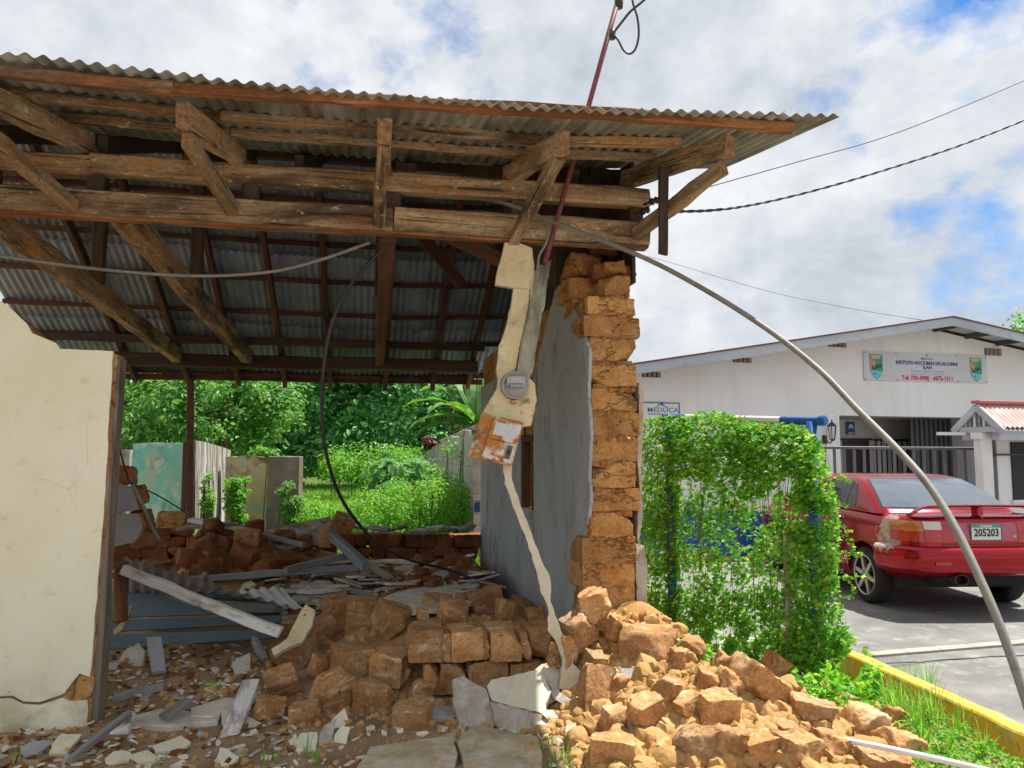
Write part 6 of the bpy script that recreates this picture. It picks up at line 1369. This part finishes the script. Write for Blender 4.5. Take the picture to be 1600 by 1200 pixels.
for pts in ([(1300, 828), (1322, 838), (1334, 862), (1322, 872)], [(1304, 880), (1326, 905), (1335, 926), (1318, 932)], [(1302, 860), (1330, 866), (1345, 868)], [(1298, 815), (1318, 826), (1330, 830)], [(1300, 905), (1330, 902), (1352, 900)], [(1290, 760), (1312, 745), (1326, 752)], [(1296, 780), (1322, 790)]):
    P_ = catmull([vray(u, v, .12) for u, v in pts], 4); mb.tube(P_, .0028, 4)
    sp = [(q + rv(r) * .015, rv(r, .6), r.uniform(.02, .038), r.uniform(0, 6)) for q in P_ for _ in range(2)]; lf = MB(); leaves(lf, sp, LEAF3); mb.add(lf.v, lf.f, 1)
tag(mb.build('vine_tendrils', [M_vine_stem, M_vine], vf), kind='stuff')
# vines and weeds spilling on the ground, grass tufts
def patch(name, label, poly, n, size, mat, seed, hh=.12, shape=LEAF3, cat='weeds'):
    r = random.Random(seed); sp = []; us_ = [p[0] for p in poly]; vs2 = [p[1] for p in poly]; k = 0
    while len(sp) < n and k < n * 12:
        k += 1; u, v = r.uniform(min(us_), max(us_)), r.uniform(min(vs2), max(vs2))
        if not in_poly(u, v, poly): continue
        p = hit(u, v)
        if p.y > 9: continue
        hz = hh * max(.15, .6 + noise.noise(Vector((u / 30, v / 18, seed))) * 1.1); sp.append((p + Vector((0, 0, r.random() * hz)), rv(r, 1.4), r.uniform(size * .6, size * 1.25), r.uniform(0, 6.28)))
    mb = MB(); leaves(mb, sp, shape); return tag(mb.build(name, mat), label, kind='stuff')
patch('ground_creeper', 'green creeper covering the ground at the foot of the vine frame', [(1195, 1030), (1250, 1010), (1335, 1015), (1380, 1090), (1370, 1110), (1300, 1112), (1245, 1085)], 2600, .05, M_vine, 91, .22)
patch('ground_creeper', 'low weeds between the rubble and the yellow kerb', [(1240, 1075), (1380, 1085), (1480, 1130), (1600, 1190), (1600, 1215), (1420, 1215), (1380, 1140), (1300, 1110)], 2200, .034, M_bush, 92, .10, LEAF1)
patch('ground_creeper', 'sparse creeper along the grey edging behind the rubble', [(1060, 1005), (1230, 1035), (1230, 1050), (1120, 1060), (1060, 1030)], 500, .04, M_vine, 93, .06)
def tuft(mb, p, n, h, spread, r, w=.0035):
    for _ in range(n):
        a = r.uniform(0, 6.28); l = h * r.uniform(.5, 1.1); lean = abs(r.gauss(.28, .22)); d = Vector((math.cos(a), math.sin(a), 0)); s_ = Vector((-d.y, d.x, 0)) * w
        b = p + d * r.uniform(0, spread); pts = [b + d * (l * lean * k * k) + Vector((0, 0, l * (k - .28 * lean * k * k))) for k in (0, .35, .7, 1.)]
        mb.add([pts[0] - s_, pts[0] + s_, pts[1] + s_ * .9, pts[1] - s_ * .9, pts[2] + s_ * .6, pts[2] - s_ * .6, pts[3]], [(0, 1, 2, 3), (3, 2, 4, 5), (5, 4, 6)])
r = random.Random(23); mb = MB()
for u, v, n, h in [(r.uniform(1385, 1470), r.uniform(1085, 1150), 16, .20) for _ in range(26)] + [(1405, 1090, 30, .30), (1425, 1100, 40, .32), (1450, 1095, 34, .36), (1460, 1130, 30, .28), (1500, 1150, 24, .24), (1540, 1180, 22, .2), (1400, 1130, 30, .24), (1440, 1160, 26, .22), (1480, 1180, 20, .2)]: tuft(mb, hit(u, v), n, h, .06, r)
tag(mb.build('grass_tufts', M_grass), 'tall green grass tufts against the yellow kerb', kind='stuff')
mb = MB()
for u, v, n, h in ((428, 1200, 9, .13), (415, 1194, 6, .1), (478, 1185, 6, .2), (492, 1198, 10, .16), (20, 1196, 5, .1), (250, 1205, 5, .1)): tuft(mb, hit(u, v), n, h, .03, r, .0026)
tag(mb.build('grass_tufts', M_grass), 'thin grass blades sprouting at the bottom left edge', kind='stuff')
mb = MB()
for _ in range(16): tuft(mb, hit(r.uniform(790, 900), r.uniform(1175, 1204)), 9, .09, .05, r, .0024)
for u, v in ((740, 1190), (808, 1170), (862, 1165), (880, 1190)): tuft(mb, hit(u, v), 8, .14, .03, r, .0024)
tag(mb.build('grass_tufts', M_grass), 'thin grass blades by the slab left of the clean squared brick', kind='stuff')
zslab('grey_edging', [(1098, 1040), (1208, 1028), (1212, 1038), (1100, 1052)], -.04, .1, M_parking, 'grey concrete edging under the vine frame', 'edging', 44, .004)
M_bag = plain('white plastic bag', (.72, .72, .73), .5)
for i, (u, v, w) in enumerate(((1140, 1012, .10), (1172, 1008, .09), (1118, 1024, .06))):
    p = hit(u, v) if i else PY(u, v, 6.3); p = PY(u, v, 6.3); me = rock_mesh('litter', M_bag, w * 2, w * 1.2, w * 1.1, 700 + i, cuts=5, rough=.035, chips=2, sq=.5)
    o = mesh_obj('litter', me, None, None, Matrix.Translation(p)); tag(o, ['white crumpled plastic litter left of centre under the vines', 'white crumpled plastic litter right of centre under the vines', 'small white crumpled litter nearest the rubble under the vines'][i], 'litter')
# ================================================================== RED CAR
K = 1.03; CYAW = R(3.5)
pc = PY(1540, 829, 8.02)
CM = Matrix.Translation((pc.x, pc.y, ZP)) @ Matrix.Rotation(CYAW, 4, 'Z') @ Matrix.Translation((0, -.125 * K, 0)) @ Matrix.Scale(K, 4)
car = thing('parked_car', 'red saloon car with peeling rear wing and boot spoiler parked on the grey paving', 'car', (CM.translation.x, CM.translation.y, ZP), CYAW)
CO = Matrix.Translation((CM.translation.x, CM.translation.y, ZP)) @ Matrix.Rotation(CYAW, 4, 'Z')
def car_paint():
    m, g, b = new_mat('red car paint with peeling wing'); tc = g.new('ShaderNodeTexCoord').outputs['Object']
    c = g.ramp(g.noise(tc, 2.5, 3), [(.3, (.30, .003, .011)), (.7, (.36, .005, .016))])
    d = g.vmath('DISTANCE', tc, (-.88, .50, .85)); n = g.noise(tc, 8.5, 7, .66, .8)
    f = g.map(g.math('SUBTRACT', g.math('ADD', n, .12), g.math('MULTIPLY', d, 1.7)), .235, .27)
    pale = g.ramp(g.noise(tc, 9, 4), [(.35, (.34, .22, .20)), (.55, (.48, .43, .38)), (.68, (.36, .16, .06))])
    c = g.mix(f, c, pale); g.set(b.inputs['Base Color'], c)
    x, y, z = g.sep(tc)
    g.set(b.inputs['Roughness'], g.mix(f, (.14, .14, .14), (.85, .85, .85)))
    g.set(b.inputs['Coat Weight'], g.math('MULTIPLY', g.math('SUBTRACT', 1, f), .35)); b.inputs['Coat Roughness'].default_value = .06; g.set(b.inputs['Metallic'], g.math('MULTIPLY', g.math('SUBTRACT', 1, f), .55))
    b.inputs['Specular IOR Level'].default_value = .4; return m
M_red = car_paint()
m_, g_, b_ = new_mat('dark car glass'); b_.inputs['Base Color'].default_value = (.012, .016, .018, 1); b_.inputs['Roughness'].default_value = .03; b_.inputs['IOR'].default_value = 2.5; b_.inputs['Base Color'].default_value = (.22, .26, .30, 1); b_.inputs['Metallic'].default_value = .75; M_cglass = m_; M_sglass = plain('dark side glass', (.015, .02, .02), .04)
M_tyre = mottled('tyre rubber', [(.3, (.018, .018, .018)), (.7, (.035, .034, .033))], 20, (1, 1, 1), (), .85, .2)
M_alloy = plain('alloy wheel', (.45, .44, .41), .35, .7); M_dkalloy = plain('dark wheel well', (.02, .02, .02), .8)
M_lred = plain('red lamp lens', (.42, .008, .012), .12, 0, .6, .6); M_lamb = plain('amber lamp lens', (.46, .15, .025), .15, 0, .6, .5); M_lclear = plain('clear lamp lens', (.62, .52, .48), .12, 0, .6, .5)
M_garn = plain('garnish paled by reflection', (.42, .11, .15), .4); M_under = plain('dark underbody', (.022, .02, .02), .9); M_chrome = plain('dull chrome', (.5, .5, .5), .3, .9)  # garnish: paler red painted in place of a reflection on the boot
CW, RC, FC = .845, .30, .42
def interp(tab, z):
    for p, q in zip(tab, tab[1:]):
        if z <= q[0]: t = max(0, (z - p[0]) / (q[0] - p[0])); t2 = t; return [a + (b - a) * t2 for a, b in zip(p, q)]
    return list(tab[-1])
LOW = [(.24, .07, .70, 4.05), (.34, .02, .42, 4.12), (.44, .004, .19, 4.2), (.52, .0, .135, 4.24), (.62, .0, .125, 4.24), (.72, .006, .125, 4.2), (.80, .012, .128, 4.1), (.88, .026, .138, 4.0), (.94, .05, .155, 3.92), (.975, .075, .18, 3.85), (.995, .11, .23, 3.78), (1.004, .18, .34, 3.6)]
def plan_x(z, y):
    zz, ins, yr, yf = interp(LOW, z); w = CW - ins - .05 * max(0, (1.6 - y) / 1.6) ** 2 - .05 * max(0, (y - 2.8) / 1.6) ** 2
    return w
def y_rear(z, x):
    zz, ins, yr, yf = interp(LOW, z); w = CW - ins - .05; bow = .055 * (abs(x) / CW) ** 2; ax = abs(x)
    c = RC - math.sqrt(max(0, RC ** 2 - (ax - (w - RC)) ** 2)) if ax > w - RC else 0
    return yr + bow + c
def outline(z, tab=LOW, n_side=22):
    zz, ins, yr, yf = interp(tab, z); w0 = CW - ins - .05; P = []
    for i in range(8): x = (w0 - RC) * i / 8; P.append((x, yr + .055 * (x / CW) ** 2))
    for i in range(9):
        t = math.pi / 2 * i / 8; x = w0 - RC + RC * math.sin(t); P.append((x, yr + .055 * (x / CW) ** 2 + RC - RC * math.cos(t)))
    y0 = P[-1][1]; y1 = yf - FC
    for i in range(1, n_side): y = y0 + (y1 - y0) * i / n_side; P.append((max(w0 - .08, CW - ins - .05 * max(0, (1.6 - y) / (1.6 - y0)) ** 2 - .05 * max(0, (y - 2.8) / max(.1, y1 - 2.8)) ** 2), y))
    for i in range(9): t = math.pi / 2 * i / 8; P.append((w0 - FC + FC * math.cos(t), y1 + FC * math.sin(t)))
    for i in range(1, 6): P.append(((w0 - FC) * (1 - i / 6), yf))
    P.append((0, yf)); return P + [(-x, y) for x, y in reversed(P[1:-1])]
def stack(levels, fn):
    mb = MB(); R_ = [[CM @ Vector((x, y, z)) for x, y in fn(z)] for z in levels]; n = len(R_[0]); mb.add([v for r_ in R_ for v in r_], [(i * n + j, i * n + (j + 1) % n, (i + 1) * n + (j + 1) % n, (i + 1) * n + j) for i in range(len(R_) - 1) for j in range(n)] + [tuple(reversed(range(n))), tuple((len(R_) - 1) * n + j for j in range(n))]); return mb
def lv(tab, k): return [a[0] + (b[0] - a[0]) * i / k for a, b in zip(tab, tab[1:]) for i in range(k)] + [tab[-1][0]]
bm_ = stack(lv(LOW, 2), outline); body = bm_.build('body', M_red, car, M=CO)
WR = .303; AX, FX = .97, 3.47
for sx_ in (-1, 1):
    for y in (AX, FX):
        mb = MB(); mb.lathe([(0, -.16), (.352, -.16), (.352, .16), (0, .16)], CM @ Matrix.Translation((sx_ * .80, y, .315)) @ Matrix.Rotation(R(90), 4, 'Y'), 40)
        me = mb.mesh('cut', inv=CO.inverted()); bm = bmesh.new(); bm.from_mesh(me); bmesh.ops.remove_doubles(bm, verts=bm.verts, dist=1e-4); bmesh.ops.dissolve_degenerate(bm, edges=bm.edges, dist=1e-5); bmesh.ops.recalc_face_normals(bm, faces=bm.faces); bm.to_mesh(me); bm.free()
        co = bpy.data.objects.new('cut', me); col.objects.link(co); co.matrix_world = CO
        md = body.modifiers.new('arch', 'BOOLEAN'); md.operation = 'DIFFERENCE'; md.object = co; md.solver = 'EXACT'
bpy.context.view_layer.update(); dg = bpy.context.evaluated_depsgraph_get(); nm = bpy.data.meshes.new_from_object(body.evaluated_get(dg)); body.modifiers.clear(); body.data = nm; nm.materials.clear(); nm.materials.append(M_red)
for o in [o for o in bpy.data.objects if o.name.startswith('cut')]: bpy.data.objects.remove(o)
shade_angle(body, 38)
GH = [(.985, .775, .60, 3.55), (1.03, .758, .66, 3.42), (1.10, .728, .78, 3.2), (1.20, .682, .96, 2.92), (1.28, .640, 1.13, 2.7), (1.325, .605, 1.25, 2.56), (1.352, .570, 1.37, 2.44), (1.370, .515, 1.52, 2.3), (1.378, .44, 1.68, 2.2), (1.383, .30, 1.9, 2.1)]
def g_out(z):
    zz, hw, yr, yf = interp(GH, z); rc = .13; P = []
    for i in range(8): x = (hw - rc) * i / 8; P.append((x, yr + .07 * (x / .7) ** 2))
    y0 = yr + .07 * ((hw - rc) / .7) ** 2
    for i in range(7): t = math.pi / 2 * i / 6; P.append((hw - rc + rc * math.sin(t), y0 + rc - rc * math.cos(t)))
    ya, yb_ = y0 + rc, yf - .2
    for i in range(1, 14): P.append((hw, ya + (yb_ - ya) * i / 14))
    for i in range(7): t = math.pi / 2 * i / 6; P.append((hw - .2 + .2 * math.cos(t), yb_ + .2 * math.sin(t)))
    P.append((0, yf)); return P + [(-x, y) for x, y in reversed(P[1:-1])]
shade_angle(stack(lv(GH, 3), g_out).build('cabin', M_red, car, M=CO), 50)
def patch_mesh(name, fn, nu, nv, mat, off=(0, 0, 0), thick=.004):
    """a panel following the body surface: fn(u,w)->local point, lifted by off"""
    mb = MB(); o = Vector(off); mb.grid(lambda u, w: CM @ (fn(u, w) + o), nu, nv); k = (nu + 1) * (nv + 1)
    back = -o.normalized() * thick
    vs = [v + (CM.to_3x3() @ back) for v in mb.v]; mb.v += vs; w = nv + 1
    rim = [i * w for i in range(nu + 1)] + [nu * w + j for j in range(1, nv + 1)] + [i * w + nv for i in range(nu - 1, -1, -1)] + [j for j in range(nv - 1, 0, -1)]
    for i in range(len(rim)): a, b = rim[i], rim[(i + 1) % len(rim)]; mb.f.append((a, b, b + k, a + k)); mb.m.append(0)
    return shade_angle(mb.build(name, mat, car, M=CO), 40)
def g_rear(z, x): zz, hw, yr, yf = interp(GH, z); rc = .13; ax = abs(x); return yr + .07 * (min(ax, hw - rc) / .7) ** 2 + (rc - math.sqrt(max(0, rc * rc - (ax - hw + rc) ** 2)) if ax > hw - rc else 0)
def rw(u, w): z = 1.045 + .285 * w; zz, hw, yr, yf = interp(GH, z); x = (hw - .055) * (2 * u - 1); return Vector((x, g_rear(z, x), z))
patch_mesh('window_seal', lambda u, w: (lambda p: p)(rw(-.012 + u * 1.024, -.05 + 1.09 * w)), 16, 8, M_under, (0, -.003, .0025))
patch_mesh('rear_window', rw, 16, 8, M_cglass, (0, -.006, .005))
def sw(y00, y01, y10, y11, z0, z1):
    def f(u, w): z = z0 + (z1 - z0) * w; zz, hw, yr, yf = interp(GH, z); y = (y00 + (y01 - y00) * u) * (1 - w) + (y10 + (y11 - y10) * u) * w; return Vector((-hw, y, z))
    return f
for nm_, a in (('side_window', (1.22, 1.42, 1.36, 1.44, 1.02, 1.275)), ('side_window', (1.45, 2.05, 1.47, 2.02, 1.02, 1.295)), ('side_window', (2.12, 3.05, 2.09, 2.62, 1.02, 1.295))):
    for mir in (1, -1):
        f = sw(*a); patch_mesh(nm_, (lambda u, w, f=f, mir=mir: (lambda p: Vector((p.x * mir, p.y, p.z)))(f(u, w))), 6, 5, M_sglass, (-.006 * mir, 0, .002))
f = sw(1.17, 3.1, 1.33, 2.68, 1.005, 1.312); patch_mesh('window_trim', f, 14, 5, M_red, (-.002, 0, .0007))
# boot lid edges, lamps, garnish, plate, badge
def rear(x0, x1, z0, z1): return lambda u, w: (lambda x, z: Vector((x, y_rear(z, x), z)))(x0 + (x1 - x0) * u, z0 + (z1 - z0) * w)
for mir in (-1, 1):
    def q(x0, x1, z0, z1, name, mat, off=.005, mir=mir): patch_mesh(name, rear(mir * x0, mir * x1, z0, z1), 10, 4, mat, (0, -off, 0) if x0 < .6 else (mir * off, -off, 0), .006)
    q(.60, .785, .845, .945, 'indicator_lens', M_lamb, .007); q(.44, .597, .865, .945, 'reverse_lens', M_lclear); q(.44, .60, .745, .862, 'brake_lens', M_lred); q(.60, .788, .745, .842, 'brake_lens', M_lred, .007)
    q(.345, .437, .745, .945, 'lid_lamp', M_lred); q(.438, .444, .70, .99, 'boot_seam', M_under, .0015)
patch_mesh('garnish', rear(-.34, .34, .755, .935), 10, 4, M_garn, (0, -.003, 0), .006)
patch_mesh('boot_seam', rear(-.44, .44, .722, .728), 10, 1, M_under, (0, -.0015, 0))
y0 = y_rear(.845, 0) - .016
pl_ = bpy.data.objects.new('plate_root', None)
mb = MB(); mb.box(CM @ Vector((0, y0, .845)), (.305 * K, .008, .155 * K), Matrix.Rotation(CYAW, 3, 'Z')); plate_o = mb.build('licence_plate', plain('plate white', (.66, .68, .64), .5), car, bevel=.002)
PMx = CM @ Matrix.Translation((0, y0 - .0055, .845)) @ Matrix.Rotation(R(90), 4, 'X')
mb = MB(); mb.prism([(-.148, .045), (.148, .045), (.148, .074), (-.148, .074)], PMx, -.001, .001); mb.build('plate_band', plain('plate green', (.03, .30, .22), .5), plate_o)
mb = MB(); text_mb(mb, '205203', PMx @ Matrix.Translation((0, -.008, 0)), .105, .0015, 0, 'CENTER', .83, .003); mb.build('plate_number', plain('plate black', (.02, .02, .022), .5), plate_o)
mb = MB(); text_mb(mb, 'PANAMA', PMx @ Matrix.Translation((0, .059, 0)), .028, .0025, 0, 'CENTER', 1.1, .001); mb.build('plate_lettering', M_paper, plate_o)
mb = MB()
for x in (-1, 1): mb.box(CM @ Vector((x * .158, y0, .845)), (.006, .012, .17), CM.to_3x3())
for z in (-1, 1): mb.box(CM @ Vector((0, y0, .845 + z * .081)), (.322, .012, .006), CM.to_3x3())
mb.build('plate_frame', plain('plate frame', (.12, .13, .14), .4), plate_o)
EM = CM @ Matrix.Translation((0, y_rear(.962, 0) - .006, .962)) @ Matrix.Rotation(R(90), 4, 'X'); mb = MB()
for k in range(3):
    t = R(90 + 120 * k); rh = [(0, 0), (.021 * math.cos(t - .52), .021 * math.sin(t - .52)), (.036 * math.cos(t), .036 * math.sin(t)), (.021 * math.cos(t + .52), .021 * math.sin(t + .52))]; mb.prism(rh, EM, 0, .004)
mb.build('boot_badge', M_red, car, M=EM)
mb = MB(); mb.lathe([(0, .004), (.012, .004), (.014, 0)], CM @ Matrix.Translation((.30, y_rear(.80, .3) - .004, .80)) @ Matrix.Rotation(R(90), 4, 'X'), 12); mb.build('boot_lock', M_chrome, car)
# bumper wraps round the tail
def bpath(o, zdrop=0.):
    P = []; w0 = CW - .05
    for i in range(9): x = (w0 - RC) * i / 8; P.append((x, .125 + .055 * (x / CW) ** 2 - o))
    for i in range(1, 11): t = math.pi / 2 * i / 10; x = w0 - RC + (RC + o) * math.sin(t); P.append((x, .125 + .055 * (min(x, w0) / CW) ** 2 + RC - (RC + o) * math.cos(t)))
    for i in range(1, 5): y = P[18][1] + (.615 - P[18][1]) * i / 4; P.append((w0 + o + .05 * (1 - ((.615 - y) / (.615 - P[18][1])) ** 2) * .5, y))
    return [(-x, y) for x, y in reversed(P)][:-1] + P
prof = [(.0, .415), (.035, .425), (.072, .46), (.088, .52), (.092, .60), (.086, .655), (.062, .688), (.028, .70), (.0, .703)]
rows = [[CM @ Vector((x, y, z)) for x, y in bpath(o)] for o, z in prof]; n = len(rows[0]); mb = MB()
mb.add([v for r_ in rows for v in r_], [(i * n + j, i * n + j + 1, (i + 1) * n + j + 1, (i + 1) * n + j) for i in range(len(rows) - 1) for j in range(n - 1)]); mb.f += [tuple(i * n for i in range(len(rows))), tuple(reversed([i * n + n - 1 for i in range(len(rows))]))]; mb.m += [0, 0]
mb.build('rear_bumper', M_red, car, smooth=True, M=CO)
for mir in (-1, 1):
    mb = MB(); mb.box(CM @ Vector((mir * .50, .125 + .055 * .35 - .0935, .545)), (.15, .008, .035), CM.to_3x3() @ Matrix.Rotation(mir * .06, 3, 'Z')); mb.build('bumper_reflector', M_lred, car)
# spoiler
def spoiler():
    pts = []
    for i in range(25):
        t = -1 + i / 12; x = .66 * t; e = max(0, (abs(t) - .80) / .20); pts.append(((x, .235 + .10 * e, 1.085 - .085 * e ** 1.6 + .012 * (1 - t * t)), 1 - .25 * e))
    mb = MB(); vs = []; n = 10
    for (x, y, z), k in pts:
        for j in range(n): a = 2 * math.pi * j / n; vs.append(CM @ Vector((x, y + .085 * k * math.cos(a), z + .016 * math.sin(a) + .01 * math.cos(a) * -1)))
    mb.add(vs, [(i * n + j, i * n + (j + 1) % n, (i + 1) * n + (j + 1) % n, (i + 1) * n + j) for i in range(24) for j in range(n)] + [tuple(range(n)), tuple(24 * n + j for j in range(n))])
    mb.box(CM @ Vector((0, .24, 1.04)), (.055, .10, .08), CM.to_3x3()); return shade_angle(mb.build('spoiler', M_red, car, M=CO), 45)
spoiler()
# door lines, handle, underside, exhausts
for y in (1.40, 2.10): patch_mesh('door_seam', (lambda u, w, y=y: (lambda z: Vector((-plan_x(z, y + .0), y + .007 * u + (.10 * max(0, (.62 - z)) if y < 2 else 0) * -1, z)))(.36 + .63 * w)), 1, 10, M_under, (-.0025, 0, 0))
mb = MB(); mb.box(CM @ Vector((-.838, 1.52, .885)), (.03, .16, .035), CM.to_3x3()); mb.build('door_handle', M_chrome, car, bevel=.006)
mb = MB(); mb.box(CM @ Vector((0, 2.2, .30)), (1.36, 3.4, .12), CM.to_3x3()); mb.box(CM @ Vector((0, .97, .30)), (1.4, .10, .10), CM.to_3x3()); mb.box(CM @ Vector((.25, .5, .36)), (.7, .35, .14), CM.to_3x3()); mb.build('underbody', M_under, car)
for x in (-.32, ):
    mb = MB(); prf = [(0, -.1), (.05, -.1), (.055, -.02), (.055, .10), (.047, .10), (.047, .0), (0, .0)]; T = CM @ Matrix.Translation((x, .15, .385)) @ Matrix.Rotation(R(90), 4, 'X') @ Matrix.Scale(1.35, 4, (1, 0, 0)); mb.lathe(prf, T, 18); shade_angle(mb.build('exhaust_pipe', plain('sooty exhaust', (.05, .045, .04), .6, .5), car), 40)
    mb = MB(); mb.lathe([(0, -.3), (.10, -.3), (.11, -.25), (.11, .12), (.09, .16), (0, .16)], CM @ Matrix.Translation((x, .55, .37)) @ Matrix.Rotation(R(90), 4, 'X'), 16); mb.build('silencer', M_under, car, smooth=True)
def wheel(x, y, out):
    T = CM @ Matrix.Translation((x, y, WR)) @ Matrix.Rotation(R(90) * out, 4, 'Y'); name = 'wheel'      # local +z outward
    mb = MB(); mb.lathe([(.205, .05), (.215, .088), (.24, .098), (.272, .094), (.293, .078), (.303, .055), (.305, 0), (.303, -.055), (.293, -.078), (.26, -.098), (.21, -.09)], T, 48)
    ty = shade_angle(mb.build('wheel', M_tyre, car, M=T), 30)
    mb = MB(); mb.lathe([(.222, .085), (.212, .090), (.200, .080), (.196, .03), (.10, .02), (0, .02)], T, 40); shade_angle(mb.build('rim', [M_dkalloy], ty, M=T), 40)
    mb = MB(); mb.lathe([(.222, .088), (.214, .096), (.202, .090), (.200, .07)], T, 40)
    for k in range(6):
        a = k * math.pi / 3 + .3; ca, sa = math.cos(a), math.sin(a)
        for w0, w1 in ((-.030, .030),):
            pts = [(.045, -.026), (.20, -.020), (.20, .020), (.045, .026)]
            mb.prism([(ca * r_ - sa * s_, sa * r_ + ca * s_) for r_, s_ in pts], T, .055, .084)
    mb.lathe([(0, .094), (.028, .092), (.050, .084), (.055, .05)], T, 20); shade_angle(mb.build('spokes', M_alloy, ty, M=T), 40)
    mb = MB()
    for k in range(4): a = k * math.pi / 2; mb.lathe([(0, .094), (.008, .094), (.008, .08)], T @ Matrix.Translation((.036 * math.cos(a), .036 * math.sin(a), 0)), 6)
    mb.build('wheel_nut', M_dkalloy, ty, M=T)
wheel(-.735, AX, -1); wheel(.735, AX, 1); wheel(-.735, FX, -1); wheel(.735, FX, 1)
